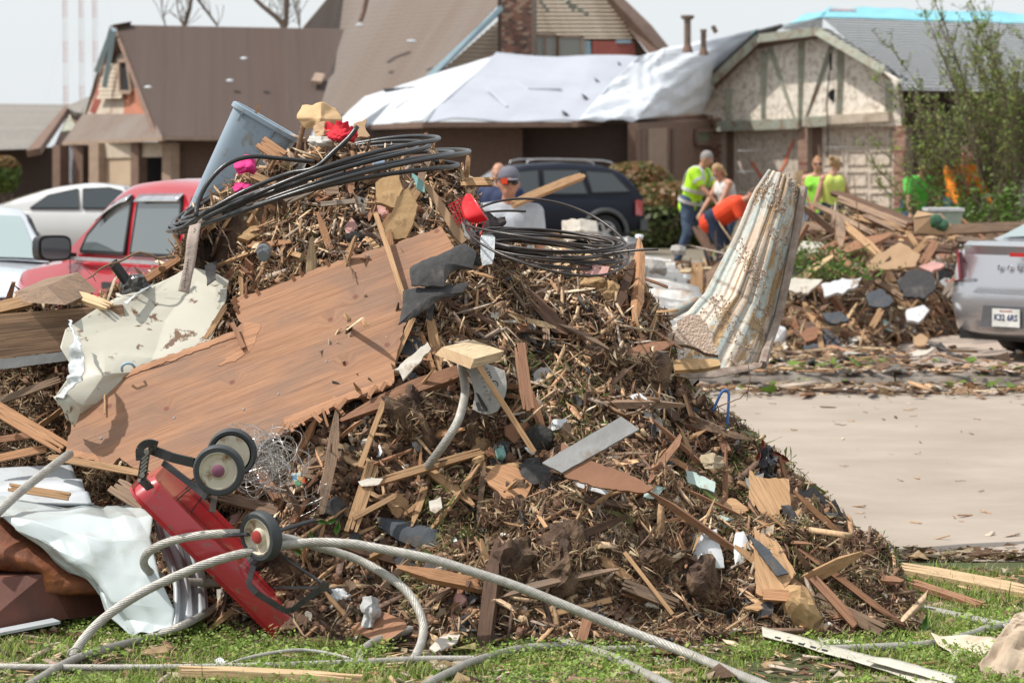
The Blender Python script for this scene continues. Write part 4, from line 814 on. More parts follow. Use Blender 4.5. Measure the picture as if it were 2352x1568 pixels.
# red utility vehicle
gl = glassmat('car_glass'); glr = glassmat('reflection_grey_glass', (.10, .12, .125), .05)  # second glass is lightened to carry a grey reflection in its colour
red = paint('sun_faded_red', (.42, .012, .022))
SG = .9
Mloc = P(150, 600, 22.8); th = math.pi - math.radians(55)
def carpos(pt, loc, yaw, sc=1): c, s = math.cos(yaw), math.sin(yaw); return Vector((pt.x - sc * (loc[0] * c - loc[1] * s), pt.y - sc * (loc[0] * s + loc[1] * c), 0))
st = [(-2.35, .45, 1.05, .80), (-2.2, .38, 1.12, .90), (-1, .30, 1.10, .93), (.6, .30, 1.10, .93), (1.0, .32, 1.10, .92), (1.15, .34, 1.08, .92), (2.0, .36, .98, .90), (2.2, .40, .90, .84), (2.32, .5, .74, .76)]
gh = [(-2.28, 1.12), (-2.05, 1.66), (-1.6, 1.76), (-.4, 1.79), (.15, 1.75), (.45, 1.62), (1.15, 1.1)]
t, yy = car('red_utility_vehicle', carpos(Mloc, (.95, .93), th, SG), th, 3, red, 'faded red sport utility vehicle with chrome window visors behind the left of the heap', glr, st, gh, 1.1, .93, .72, (-1.35, 1.45), .37,
    [[(.78, 1.16), (.70, 1.30), (.30, 1.58), (-.02, 1.64), (-.05, 1.16)], [(-.17, 1.16), (-.14, 1.64), (-.92, 1.65), (-.98, 1.16)], [(-1.12, 1.18), (-1.1, 1.64), (-1.95, 1.60), (-2.1, 1.18)]], (1.12, .45), (-2.26, -2.06), SG, (.86, 1.13, 1.35))
chrome = mat('chrome', (.75, .76, .78), rough=.12, metal=.9, bump=0)
for (a, b, c_, d) in ((.50, 1.50, -.0, 1.675), (-.15, 1.675, -.93, 1.685)):
    k = MB(); n = 9; V = []
    for i in range(n):
        f = i / (n - 1); x = a + (c_ - a) * f; z = b + (d - b) * (1 - (1 - f) ** 1.6); V += [(x, yy(x, z) + .012, z), (x, yy(x, z - .05) + .07, z - .065 - .0 * f)]
    k.add(V, [(2 * i, 2 * i + 1, 2 * i + 3, 2 * i + 2) for i in range(n - 1)]); o = lp(k, 'window_visor', chrome, t, smooth=True); md = o.modifiers.new('t', 'SOLIDIFY'); md.thickness = .008
lp(MB().box((-.1, .938, 1.10), (2.2, .02, .03)), 'belt_moulding', mat('grey_trim', (.35, .36, .38), rough=.4, bump=0), t)
for x in (-.02, -1.0): lp(MB().box((x + .1, .945, .88), (.20, .04, .06)), 'door_handle', blk, t)
for x in (.85, -.1, -1.05): lp(MB().box((x, .9315, .75), (.012, .004, .68)), 'door_seam', blk, t)
# white hatchback facing us
wht = paint('white_car_paint', (.62, .66, .72)); glw = glassmat('pale_windscreen', (.30, .38, .38), .08)
st = [(-2.1, .4, .9, .78), (-1.9, .3, .95, .86), (0, .25, .96, .88), (.9, .25, .94, .88), (1.7, .28, .84, .85), (2.0, .3, .74, .78), (2.1, .4, .6, .7)]
gh = [(-2.0, .95), (-1.7, 1.3), (-1.0, 1.42), (-.1, 1.44), (.25, 1.36), (1.05, .95)]
c = P(-100, 480, 25.8); th = math.radians(-77)
t, yy = car('white_car', (c.x, 25.8, 0), th, 4, wht, 'pale bluish white car facing the camera, cut by the left edge, beside the red vehicle', glw, st, gh, .95, .88, .66, (-1.3, 1.35), .31, [[(.75, 1.0), (.2, 1.33), (-.1, 1.36), (-.1, 1.0)], [(-.2, 1.0), (-.2, 1.36), (-.9, 1.36), (-1.2, 1.0)]], (1.02, .24), (-1.95, -1.6), .93)
for k in range(5): lp(MB().box((2.09 - .0 * k, 0, .52 + k * .035), (.05, .9, .012)), 'grille_bar', blk, t)
for s in (-1, 1): lp(MB().ell((1.98, s * .6, .66), (.14, .2, .07), n=14), 'headlight', glassmat('headlight_glass', (.45, .47, .5), .1), t, smooth=True); lp(MB().bar((1.04, s * .35 - .2, .99), (.95, s * .35 + .25, 1.0), .02, .015), 'wiper', blk, t)
# white coupe far
st = [(-2.35, .45, .92, .70), (-2.2, .3, .98, .84), (-1.2, .22, .96, .90), (.9, .22, .93, .9), (1.8, .25, .82, .86), (2.3, .35, .6, .7)]
gh = [(-2.0, .97), (-1.5, 1.16), (-.9, 1.34), (-.25, 1.42), (.3, 1.36), (1.25, .93)]
c = P(60, 520, 49); wp2 = paint('pearl_white_paint', (.66, .66, .66))
t, yy = car('white_coupe', (c.x + 1.35, 49.9, .02), math.radians(-4), 5, wp2, 'sleek white coupe parked side on before the brown roofed house', gl, st, gh, .95, .90, .62, (-1.38, 1.4), .33, [[(-1.25, 1.0), (-.95, 1.22), (-.45, 1.33), (-.4, 1.0)], [(-.32, 1.0), (-.35, 1.33), (.1, 1.35), (.3, 1.3), (.85, 1.0)]], (1.2, .3), (-1.95, -1.1), 1.0, (.75, .98, 1))
lp(MB().ell((-2.2, -.72, .82), (.12, .16, .06), n=10), 'tail_light', mat('tail_red', (.5, .02, .02), rough=.2, bump=0, coat=1), t, smooth=True)
# dark wagon
nvy = mat('dark_navy_paint', (.010, .013, .026), (.009, .012, .024), 2, .5, 0, spec=.3); c = P(1212, 480, 57.5)
st = [(-2.2, .5, 1.0, .80), (-2.1, .38, 1.08, .88), (-1, .32, 1.08, .92), (.9, .32, 1.06, .92), (1.9, .36, .98, .88), (2.2, .5, .8, .76)]
gh = [(-2.16, 1.08), (-1.9, 1.5), (-1.5, 1.68), (-.6, 1.75), (.35, 1.70), (.6, 1.6), (1.2, 1.08)]
t, yy = car('dark_wagon', (c.x, 57.5, .06), math.radians(196), 3, nvy, 'dark navy sport utility vehicle with roof rails parked before the tarped house', gl, st, gh, 1.08, .92, .70, (-1.35, 1.4), .36, [[(.85, 1.14), (.45, 1.58), (.0, 1.62), (0, 1.14)], [(-.1, 1.14), (-.1, 1.62), (-.85, 1.62), (-1.0, 1.14)], [(-1.1, 1.16), (-.98, 1.6), (-1.55, 1.56), (-1.9, 1.18)]], (1.18, .58), (-2.12, -1.92), 1.0, (.85, 1.12, 1.1), cat='car')
for s in (-1, 1):
    lp(MB().tube(spline([(-1.6, s * .62, 1.72), (-1.4, s * .62, 1.80), (0, s * .62, 1.83), (.2, s * .62, 1.75)], .1), .02, 6), 'roof_rail', alloy, t)
    lp(MB().prism([(-2.17, s * .80, 1.02), (-2.17, s * .80, .70), (-1.98, s * .94, .72), (-1.98, s * .93, 1.02)], (0, s * .02, 0)), 'tail_light', MATS['tail_red'], t)
    for wx in (-1.35, 1.4):
        k = MB(); k.tube([(wx + .46 * math.cos(a), s * .93, .36 + .46 * math.sin(a)) for a in np.linspace(0, math.pi, 14)], .045, 6); lp(k, 'arch_flare', mat('grey_cladding', (.09, .095, .10), rough=.6), t)
lp(MB().box((-2.2, 0, .52), (.16, 1.7, .22)), 'bumper', MATS['grey_cladding'], t)
# silver saloon, rear view
sil = mat('silver_paint', (.42, .43, .46), (.40, .41, .44), 1.5, .28, 0, metal=.55, coat=1.0)
cc = P(2352, 600, 24.6); th = math.radians(40)
st = [(-2.42, .36, .62, .70), (-2.38, .28, .68, .84), (-2.30, .22, .98, .86), (-2.2, .22, 1.0, .90), (-1.4, .20, 1.01, .92), (.9, .22, .96, .92), (1.9, .25, .86, .88), (2.4, .4, .62, .7)]
gh = [(-1.85, 1.02), (-1.0, 1.36), (-.4, 1.45), (.2, 1.42), (1.2, .98)]
pos = carpos(cc, (-2.36, 0), th)
t, yy = car('silver_saloon', (pos.x, pos.y, .03), th, 1, sil, 'silver saloon car with its boot and number plate showing at the right edge', glassmat('rear_glass_pale', (.25, .32, .32), .06), st, gh, 1.0, .92, .66, (-1.4, 1.45), .33, [[(-1.3, 1.05), (-.85, 1.3), (-.3, 1.38), (-.3, 1.05)], [(-.2, 1.05), (-.2, 1.38), (.2, 1.36), (.8, 1.05)]], (1.15, .25), (-1.8, -1.05), 1.0, (.7, 1.02, 1))
# boot face, bumper step, lights, letters
k = MB(); V = []
for z, x, w_ in ((.50, -2.46, .80), (.66, -2.44, .76), (.92, -2.36, .72), (1.0, -2.40, .70), (1.035, -2.34, .70), (1.045, -1.9, .68)):
    for u in np.linspace(-1, 1, 9): V.append((x + .06 * u * u, u * w_, z))
k.add(V, [(i * 9 + j, (i + 1) * 9 + j, (i + 1) * 9 + j + 1, i * 9 + j + 1) for i in range(5) for j in range(8)]); o = lp(k, 'boot_lid', sil, t, smooth=True, angle=40); md = o.modifiers.new('t', 'SOLIDIFY'); md.thickness = .02
k = MB(); V = []
for z, x, w_ in ((.20, -2.40, .84), (.26, -2.50, .90), (.44, -2.54, .93), (.52, -2.56, .93), (.585, -2.55, .92), (.60, -2.44, .90)):
    for u in np.linspace(-1, 1, 15): V.append((x + .32 * abs(u) ** 4, u * w_, z))
k.add(V, [(i * 15 + j, (i + 1) * 15 + j, (i + 1) * 15 + j + 1, i * 15 + j + 1) for i in range(5) for j in range(14)]); o = lp(k, 'bumper', sil, t, smooth=True, angle=50); md = o.modifiers.new('t', 'SOLIDIFY'); md.thickness = .02
for z, x, hh in ((.23, -2.46, .10),):
    lp(MB().box((x + .10, 0, z), (.12, 1.34, hh)), 'lower_valance', blk, t)
lp(MB().prism([(-2.575, .30, .30), (-2.575, -.26, .30), (-2.575, -.22, .49), (-2.575, .27, .49)], (.02, 0, 0)), 'plate_recess', mat('shadow_grey_plastic', (.10, .10, .11), rough=.5, bump=0), t)
lp(MB().bar((-2.575, .31, .285), (-2.575, -.27, .285), .03, .025), 'plate_lip', chrome, t)
MR = Matrix(((0, 0, -1), (-1, 0, 0), (0, 1, 0))).to_4x4()      # text faces -x
pl = lp(MB().box((-2.59, 0, .39), (.008, .305, .155)), 'number_plate', mat('plate_white', (.72, .73, .70), rough=.4, bump=0), t)
M = MR.copy(); M.translation = (-2.596, 0, .39); o = text3('plate_lettering', 'K32 6RS', .075, M, mat('plate_navy', (.04, .06, .16), rough=.5, bump=0), None, .001, bold=.002); o.parent = pl
M = MR.copy(); M.translation = (-2.596, 0, .448); o = text3('plate_lettering', 'OKLAHOMA', .026, M, mat('plate_red', (.45, .12, .1), rough=.5, bump=0), None, .001); o.parent = pl
lp(MB().box((-2.44, 0, .93), (.02, .17, .035)), 'brake_light', MATS['tail_red'], t)
for i, ch in enumerate('DODGE'):
    M = MR.copy(); M.translation = (-2.415, .22 - i * .11, .81); text3('letter', ch, .062, M, chrome, t, .006, bold=.002)
M = MR.copy(); M.translation = (-2.41, .56, .70); text3('badge', 'AVENGER', .034, M, chrome, t, .004)
for s in (-1, 1): lp(MB().prism([(-2.44, s * .70, .96), (-2.45, s * .66, .70), (-2.36, s * .90, .66), (-2.10, s * .935, .74), (-2.12, s * .93, .93)], (.03, 0, .0)), 'tail_light', mat('tail_light_red', (.55, .03, .035), (.4, .02, .03), 6, .15, 0, coat=1), t)
# ================= people (voxel-merged bodies)
def remesh(mb, name, m, parent, vox, smooth=2):
    me = bpy.data.meshes.new(name); me.from_pydata([tuple(v) for v in mb.v], [], mb.f); o = bpy.data.objects.new(name, me); COL.objects.link(o)
    r = o.modifiers.new('r', 'REMESH'); r.mode = 'VOXEL'; r.voxel_size = vox; r.use_smooth_shade = True
    s = o.modifiers.new('s', 'SMOOTH'); s.iterations = smooth; s.factor = .5
    dg = bpy.context.evaluated_depsgraph_get(); nm = bpy.data.meshes.new_from_object(o.evaluated_get(dg)); o.modifiers.clear(); o.data = nm; nm.materials.clear()
    for q in (m if isinstance(m, list) else [m]): nm.materials.append(q)
    o.parent = parent; return o
def cap(mb, a, b, ra, rb, n=12, sq=None):
    a, b = Vector(a), Vector(b); ax = (b - a); L = ax.length; ax.normalize(); prof = []
    for k in range(5): t = math.pi / 2 * (1 - k / 4); prof.append((-ra * math.sin(t), max(ra * math.cos(t), .001)))
    for k in range(5): t = math.pi / 2 * k / 4; prof.append((L + rb * math.sin(t), max(rb * math.cos(t), .001)))
    mb.lathe(a, ax, prof, n)
skin = mat('skin', (.52, .28, .19), (.46, .23, .155), 8, .55, .1, vary=.12); skint = mat('tanned_skin', (.45, .22, .14), (.38, .18, .11), 8, .55, .1)
denim = mat('denim', (.06, .10, .17), (.035, .06, .115), 18, .9, .4, c3=(.12, .17, .25), s3=3, t3=.58); denimd = mat('dark_denim', (.02, .035, .07), (.012, .022, .05), 18, .9, .3); boot = mat('work_boot', (.10, .06, .035), rough=.8)
def lerp(a, b, t): return Vector(a).lerp(Vector(b), t)
def person(loc, yaw, label, h=1.75, bend=0, twist=0, head=(0, 0), hands=None, step=.0, shirt=None, sleeve=.5, tank=False, pants=denim, hair=None, longhair=False, bun=False, glasses=False, capm=None, gloves=None, skinm=None, fem=False, bulk=1.0, stripes=False, group=None, crouch=0):
    """local axes: faces -y, x to its left. hands: world-ish local targets for wrists"""
    t = root('person', loc, label, 'person', group); t.rotation_euler = (0, 0, yaw); k = h / 1.75; sk = skinm or skin
    hip = Vector((0, bend * .18, .93 - crouch)) * k; cb, sb = math.cos(bend), math.sin(bend)
    def T(x, y, z): return hip + Vector((x, y * cb - z * sb, z * cb + y * sb)) * k       # torso frame, leans to -y
    sw = .18 if fem else .205; neck = T(0, 0, .53); chest = T(0, 0, .36); waist = T(0, 0, .14)
    hd = neck + Vector((head[0] * .06, -.03 - .10 * sb - head[1] * .05, .155 * (cb * .6 + .4) - head[1] * .02)) * k
    SH = [T(s * sw, 0, .46) for s in (-1, 1)]
    hands = hands or [(-.26, -.04, .82), (.26, -.04, .82)]; HN = [Vector(q) * k for q in hands]; EL = []
    for s, S_, Hn in zip((-1, 1), SH, HN):
        d = Hn - S_; L1, L2 = .29 * k, .26 * k; D = min(d.length, (L1 + L2) * .995); Hn = S_ + d.normalized() * D; a = (L1 * L1 - L2 * L2 + D * D) / (2 * D); hh = math.sqrt(max(L1 * L1 - a * a, 0))
        pole = Vector((s * .55, .7, -.5)); dn = d.normalized(); pole = (pole - pole.dot(dn) * dn).normalized(); EL.append(S_ + dn * a + pole * hh); HN[0 if s < 0 else 1] = Hn
    FT = [Vector((s * .12, (-step if s > 0 else step), .08)) * k for s in (-1, 1)]; HPj = [hip + Vector((s * .09, 0, -.02)) * k for s in (-1, 1)]
    KN = []
    for s, a, b in zip((-1, 1), HPj, FT):
        d = b - a; L1, L2 = .43 * k, .43 * k; D = min(d.length, (L1 + L2) * .998); aa = (L1 * L1 - L2 * L2 + D * D) / (2 * D); hh = math.sqrt(max(L1 * L1 - aa * aa, 0)); dn = d.normalized(); pole = Vector((0, -1, 0)); pole = (pole - pole.dot(dn) * dn).normalized(); KN.append(a + dn * aa + pole * hh)
    b = MB()
    B = bulk
    cap(b, waist, chest, .115 * k * B, .12 * k * B)
    for s in (-1, 1): cap(b, T(s * .055, 0, .12), T(s * .085, .0, .40), .095 * k * B, .105 * k * B); cap(b, T(s * .05, .0, -.02), T(s * .05, 0, .12), .105 * k * B, .095 * k * B); cap(b, T(s * .03, 0, .50), SH[(s + 1) // 2], .06 * k, .062 * k)
    if fem:
        for s in (-1, 1): b.ell(T(s * .075, -.08, .35), (.065 * k, .06 * k, .06 * k))
    cap(b, T(0, 0, .48), neck + (hd - neck) * .35, .062 * k, .052 * k)
    hr = Matrix.Rotation(head[0], 3, 'Z') @ Matrix.Rotation(head[1], 3, 'X')
    def Hd(x, y, z): return hd + hr @ (Vector((x, y, z)) * k)
    b.ell(hd, (.075 * k, .095 * k, .105 * k), hr, 18); b.ell(Hd(0, -.03, -.055), (.055 * k, .065 * k, .06 * k), hr, 14)
    cap(b, Hd(0, -.09, .01), Hd(0, -.108, -.025), .010 * k, .016 * k, 8); cap(b, Hd(-.02, -.088, -.058), Hd(.02, -.088, -.058), .008 * k, .008 * k, 8)
    for s in (-1, 1): b.ell(Hd(s * .078, .005, -.005), (.012 * k, .02 * k, .032 * k), hr, 8)
    for i, s in enumerate((-1, 1)):
        cap(b, SH[i], EL[i], .052 * k, .040 * k); cap(b, EL[i], HN[i], .042 * k, .026 * k)
        d = (HN[i] - EL[i]).normalized(); sd_ = d.cross(Vector((0, 0, 1)) if abs(d.z) < .9 else Vector((0, 1, 0))).normalized(); pal = HN[i] + d * .05 * k
        for q in (-1, 0, 1): cap(b, HN[i], HN[i] + d * .085 * k + sd_ * q * .026 * k, .020 * k, .016 * k, 8)
        n_ = d.cross(sd_)
        for q, L in ((-1.5, .055), (-.5, .07), (.5, .075), (1.5, .065)):
            r0 = HN[i] + d * .088 * k + sd_ * q * .020 * k; m1 = r0 + (d * .6 + n_ * .35).normalized() * L * .55 * k; cap(b, r0, m1, .0105 * k, .010 * k, 6); cap(b, m1, m1 + (d * .3 + n_ * .9).normalized() * L * .5 * k, .010 * k, .008 * k, 6)
        cap(b, HN[i] + d * .02 * k + sd_ * .025 * k, HN[i] + d * .06 * k + sd_ * .055 * k + n_ * .02 * k, .014 * k, .011 * k, 6)
        cap(b, HPj[i], KN[i], .088 * k, .055 * k); cap(b, KN[i], FT[i], .055 * k, .038 * k); cap(b, FT[i] + Vector((0, .02, -.03)) * k, FT[i] + Vector((0, -.15, -.045)) * k, .04 * k, .03 * k)
    body = remesh(b, 'body', sk, t, .0105 * k, 2)
    ey = mat('eye_white', (.7, .7, .68), rough=.2, bump=0)
    for s in (-1, 1):
        o = MB().ell(Hd(s * .032, -.083, .005), (.014 * k, .012 * k, .008 * k), hr, 8).obj('eye', ey, None, local=False); o.parent = t
    if shirt is not None:
        c = MB(); cap(c, waist, chest, .13 * k * B, .135 * k * B)
        for s in (-1, 1):
            cap(c, T(s * .055, 0, .10), T(s * .085, .0, .40), .113 * k * B, .12 * k * B); cap(c, T(s * .055, .0, -.06), T(s * .05, 0, .12), .125 * k * B, .112 * k * B)
            if fem: c.ell(T(s * .075, -.085, .35), (.075 * k, .07 * k, .07 * k))
            if tank: cap(c, T(s * .04, 0, .44), T(s * .10, 0, .475), .075 * k, .066 * k)
            else:
                i = (s + 1) // 2; cap(c, T(s * .03, 0, .48), SH[i], .078 * k, .076 * k)
                if sleeve: e = SH[i].lerp(EL[i], min(1, sleeve * 1.3)); cap(c, SH[i], e, .076 * k, .066 * k)
                if sleeve > .8: cap(c, EL[i], EL[i].lerp(HN[i], .85), .058 * k, .042 * k)
        sh_ = remesh(c, 'shirt', shirt, t, .015 * k, 1)
        if stripes:
            ref = mat('reflective_tape', (.62, .64, .62), rough=.3, bump=0)
            for z in (.02, .20):
                q = []; 
                for a in np.linspace(0, 2 * math.pi, 24, endpoint=False): q.append(T(.208 * B * math.cos(a), .150 * B * math.sin(a), z))
                m_ = MB()
                for i in range(24): m_.bar(q[i], q[(i + 1) % 24], .012, .05, T(0, 0, 1) - T(0, 0, 0))
                o = m_.obj('reflective_band', ref, None, local=False); o.parent = sh_
            for s in (-1, 1):
                m_ = MB(); q = [T(s * .10, .145 * B * math.cos(a), .33 + .22 * math.sin(a)) for a in np.linspace(-.9, math.pi + .9, 14)]
                for i in range(13): m_.bar(q[i], q[i + 1], .05, .012, (q[i] - T(0, 0, .3)))
                o = m_.obj('reflective_band', ref, None, local=False); o.parent = sh_
                i = (s + 1) // 2; e0, e1 = SH[i], SH[i].lerp(EL[i], .65); ax = (e1 - e0).normalized(); o = MB().lathe(e0.lerp(e1, .6), ax, [(0, .079 * k), (.045, .077 * k)], 16).obj('reflective_band', ref, None, local=False); o.parent = sh_
    c = MB(); 
    for i, s in enumerate((-1, 1)):
        cap(c, HPj[i] + Vector((0, 0, .05)), KN[i], .108 * k * B, .078 * k); cap(c, KN[i], FT[i] + Vector((0, 0, .03)), .076 * k, .060 * k)
    cap(c, hip + Vector((-.05, 0, .02)) * k, hip + Vector((.05, 0, .02)) * k, .125 * k * B, .125 * k * B); cap(c, hip, hip.lerp(waist, .35), .12 * k * B, .118 * k * B)
    remesh(c, 'trousers', pants, t, .016 * k, 1)
    for i in range(2): c = MB(); cap(c, FT[i] + Vector((0, .04, -.03)) * k, FT[i] + Vector((0, -.17, -.04)) * k, .05 * k, .042 * k); c.box(FT[i] + Vector((0, -.06, -.07)) * k, (.09 * k, .28 * k, .02 * k)); remesh(c, 'shoe', boot, t, .014, 1)
    if hair is not None:
        c = MB(); c.ell(Hd(0, .012, .022), (.085 * k, .098 * k, .098 * k), hr, 16)
        if longhair:
            for q in range(9): a = math.radians(20 + 20 * q); cap(c, Hd(.07 * math.cos(a), .02 + .07 * math.sin(a), .02), Hd(.075 * math.cos(a), .02 + .075 * math.sin(a), -.13), .03 * k, .02 * k, 8)
        if bun: cap(c, Hd(0, .06, .07), Hd(0, .10, .10), .035 * k, .04 * k); cap(c, Hd(0, .09, .06), Hd(.01, .14, -.02), .02 * k, .012 * k, 8)
        f = MB()
        cut = remesh(c, 'hair', hair, t, .009 * k, 1)
        me = cut.data; bm = bmesh.new(); bm.from_mesh(me); inv = hr.inverted()
        dl = [v for v in bm.verts if (lambda p: p.y < -.045 * k and p.z < .052 * k)(inv @ (v.co - hd))]
        bmesh.ops.delete(bm, geom=dl, context='VERTS'); bm.to_mesh(me); bm.free()
    if capm is not None:
        c = MB(); prof = [(0, .088), (.03, .088), (.07, .075), (.10, .045), (.11, .002)]; V = []
        c.lathe(Hd(0, .005, .030), hr @ Vector((0, 0, 1)), [(a * k, r * k) for a, r in prof], 20); o = c.obj('cap', capm, None, local=False, smooth=True); o.parent = t
        bp = [Hd(.07 * math.cos(a), -.07 + .085 * math.sin(a), .034 - .01 * abs(math.sin(a))) for a in np.linspace(math.pi, 2 * math.pi, 10)]; o2 = MB().prism(bp, hr @ Vector((0, 0, .007))).obj('brim', capm, None, local=False); o2.parent = o
    if glasses:
        c = MB()
        for s in (-1, 1): c.ell(Hd(s * .036, -.092, .008), (.030 * k, .012 * k, .020 * k), hr, 10); c.tube([Hd(s * .062, -.085, .012), Hd(s * .08, .01, .012)], .004, 6)
        c.tube([Hd(-.02, -.1, .012), Hd(.02, -.1, .012)], .005, 6); o = c.obj('sunglasses', mat('dark_lens', (.02, .015, .015), rough=.1, bump=0), None, local=False, smooth=True); o.parent = t
    if gloves is not None:
        for i in range(2):
            d = (HN[i] - EL[i]).normalized(); c = MB(); cap(c, HN[i] - d * .03, HN[i] + d * .09, .038, .036); cap(c, HN[i] + d * .08, HN[i] + d * .15 + Vector((0, -.02, 0)), .032, .02); o = c.obj('glove', gloves, None, local=False, smooth=True); o.parent = t
    return t, T, Hd
hiv = mat('hi_vis_yellow', (.50, .92, .03), (.42, .80, .03), 6, .7, .3); org = mat('orange_shirt', (.80, .07, .015), (.66, .05, .012), 6, .8, .3); whts = mat('white_cotton', (.68, .67, .66), rough=.85); lime = mat('lime_green_shirt', (.28, .68, .05), (.22, .58, .05), 6, .8, .3)
ylw = mat('pale_yellow_vest', (.62, .70, .16), (.55, .62, .13), 6, .8, .3); navy = mat('navy_shirt', (.03, .045, .11), rough=.85); lgt = mat('light_grey_shirt', (.50, .53, .58), rough=.85); grns = mat('bright_green_shirt', (.09, .50, .06), (.07, .42, .05), 6, .8, .3); orgb = mat('deep_orange_shirt', (.80, .24, .01), (.7, .2, .01), 6, .8, .3)
hgrey = mat('grey_hair', (.30, .28, .27), (.22, .2, .2), 60, .7, .4); hblond = mat('blond_hair', (.42, .27, .13), (.30, .18, .08), 60, .6, .4); hred = mat('ginger_hair', (.38, .19, .09), (.28, .13, .06), 60, .6, .4); gblk = mat('black_glove', (.02, .02, .022), rough=.7)
g = lambda px, Y, z=0: Vector((P(px, 400, Y).x, Y, z))
person(g(1168, 21.8), math.radians(5), 'man in a grey cap with orange emblem and dark sunglasses, standing behind the heap', 1.72, glasses=True, shirt=lgt, capm=mat('grey_cap', (.17, .17, .20), (.13, .13, .16), rough=.9), skinm=skint, sleeve=.5, bulk=1.05, hair=hgrey)
o = MB().box(P(1158, 416, 21.62), (.05, .02, .045)).obj('cap_emblem', org); adopt(o, [q for q in bpy.data.objects if q.name.startswith('person')][0])
person(g(1147, 33), math.radians(-15), 'bald man in a navy shirt standing beside the dark wagon', 1.80, shirt=navy, sleeve=.5, bulk=1.1)
person(g(1594, 43, .24), math.radians(58), 'grey haired worker in a hi-vis yellow shirt with reflective bands, bending forward', 1.80, bend=.34, step=.2, head=(.2, .5), hands=[(-.12, -.62, .72), (.2, -.60, .70)], shirt=hiv, stripes=True, hair=hgrey, pants=denim, bulk=1.12, sleeve=.5)
person(g(1672, 42.6, .2), math.radians(-62), 'blond woman in a white sleeveless top leaning down beside the hi-vis worker', 1.64, bend=.32, step=.08, head=(0, .6), hands=[(-.18, -.50, .74), (.16, -.50, .70)], shirt=whts, tank=True, hair=hblond, longhair=True, fem=True, bulk=1.05)
person(g(1668, 41.6, .02), math.radians(66), 'person in an orange shirt and dark jeans bending far over', 1.75, bend=1.0, head=(0, 1.1), hands=[(-.2, -.62, .40), (.2, -.60, .42)], shirt=org, hair=mat('brown_hair', (.09, .05, .03), rough=.7), pants=denimd, bulk=1.3)
person(g(1876, 43.4, .2), math.radians(-20), 'ginger haired woman in a bright lime vest behind the long boards', 1.70, head=(.3, 0), glasses=True, shirt=lime, tank=True, hair=hred, bun=True, fem=True, gloves=gblk)
person(g(1912, 42.4, .2), math.radians(-150), 'woman in a pale yellow racerback top and dark shorts seen from behind', 1.70, head=(-1.3, 0), hands=[(-.34, .06, .86), (.36, -.05, .84)], shirt=ylw, tank=True, hair=hblond, bun=True, glasses=True, fem=True, gloves=gblk, pants=denimd, bulk=1.12)
person(g(2104, 41.5, .2), math.radians(20), 'person in a bright green shirt and dark pale-crowned hat stooping below the brick pier', 1.75, bend=.55, head=(0, .3), hands=[(-.34, -.55, .55), (.3, -.52, .60)], shirt=grns, capm=mat('khaki_cap', (.35, .32, .27), rough=.9), hair=mat('brown_hair', (.09, .05, .03)), bulk=1.1)
person(g(2200, 38.8, .28), math.radians(30), 'person in an orange shirt partly hidden behind the willow shrub', 1.78, bend=.25, head=(.3, .2), hands=[(-.3, -.4, .9), (.3, -.35, .9)], shirt=orgb, hair=mat('brown_hair', (.09, .05, .03)), sleeve=1)
# ================= helpers for pieces in the heap
random.seed(11)
W = dict(
 ply=woodmat('plywood_face', (.365, .195, .112), (.27, .138, .08), c3=(.18, .12, .095), t3=.50, rough=.75, fd=.74, pm=.55, knots=True, vary=0, gs=.7),
 red=woodmat('red_brown_wood', (.345, .18, .105), (.24, .12, .07), vary=.2), tan=woodmat('tan_wood', (.48, .30, .165), (.37, .215, .11), vary=.15),
 pale=woodmat('pale_wood', (.60, .44, .27), (.50, .345, .195), vary=.1), old=woodmat('weathered_wood', (.30, .20, .135), (.19, .125, .085), c3=(.12, .09, .07), t3=.55, vary=.2),
 dark=woodmat('dark_wood', (.15, .085, .055), (.08, .045, .03), vary=.2), grey=woodmat('grey_wood', (.33, .27, .22), (.23, .18, .145), vary=.15), oran=woodmat('orange_wood', (.47, .26, .14), (.38, .195, .10), vary=.1),
 brd=mat('hardboard', (.27, .125, .065), (.21, .095, .05), 6, .7, .3), card=mat('cardboard', (.44, .29, .17), (.37, .235, .135), 5, .85, .3, dist=.02), foam=mat('yellow_insulation', (.50, .33, .17), (.38, .235, .115), 14, .95, .8, c3=(.26, .16, .08), s3=9, t3=.6, dist=.012),
 tar=mat('tar_shingle', (.060, .058, .060), (.035, .034, .035), 40, .9, .6, c3=(.11, .10, .095), s3=5, t3=.58, dist=.006), tarb=mat('blue_grey_shingle', (.075, .085, .10), (.05, .055, .065), 30, .85, .5, c3=(.12, .10, .08), s3=6, t3=.6, dist=.006),
 white=mat('broken_white_plastic', (.66, .68, .70), (.56, .57, .59), 4, .5, .15, c3=(.30, .22, .16), s3=14, t3=.60), plas=mat('plasterboard', (.62, .58, .52), (.5, .45, .38), 9, .9, .5, c3=(.33, .25, .18), s3=8, t3=.58), pink=mat('pink_foam', (.60, .33, .30), (.48, .26, .23), 9, .8, .4),
 mint=mat('pale_blue_foam', (.50, .62, .58), (.40, .50, .46), 8, .8, .4, c3=(.36, .27, .19), s3=9, t3=.62), teal=mat('teal_shard', (.22, .42, .40), (.17, .34, .32), 5, .5, .2), metal=mat('grey_flashing', (.30, .30, .30), (.22, .215, .21), 6, .5, .3, metal=.25, c3=(.20, .15, .11), s3=5, t3=.6),
 galv=mat('galvanised_strand', (.44, .425, .39), (.33, .31, .28), 30, .5, .3, metal=.35), lump=mat('asphalt_lump', (.05, .045, .042), (.025, .024, .022), 60, .95, 1.0), cloth=mat('cloth_grey', (.36, .34, .32), (.28, .26, .24), 30, .95, .3))
def sY(px, py, lift=.03): return hit(px, py).y - lift
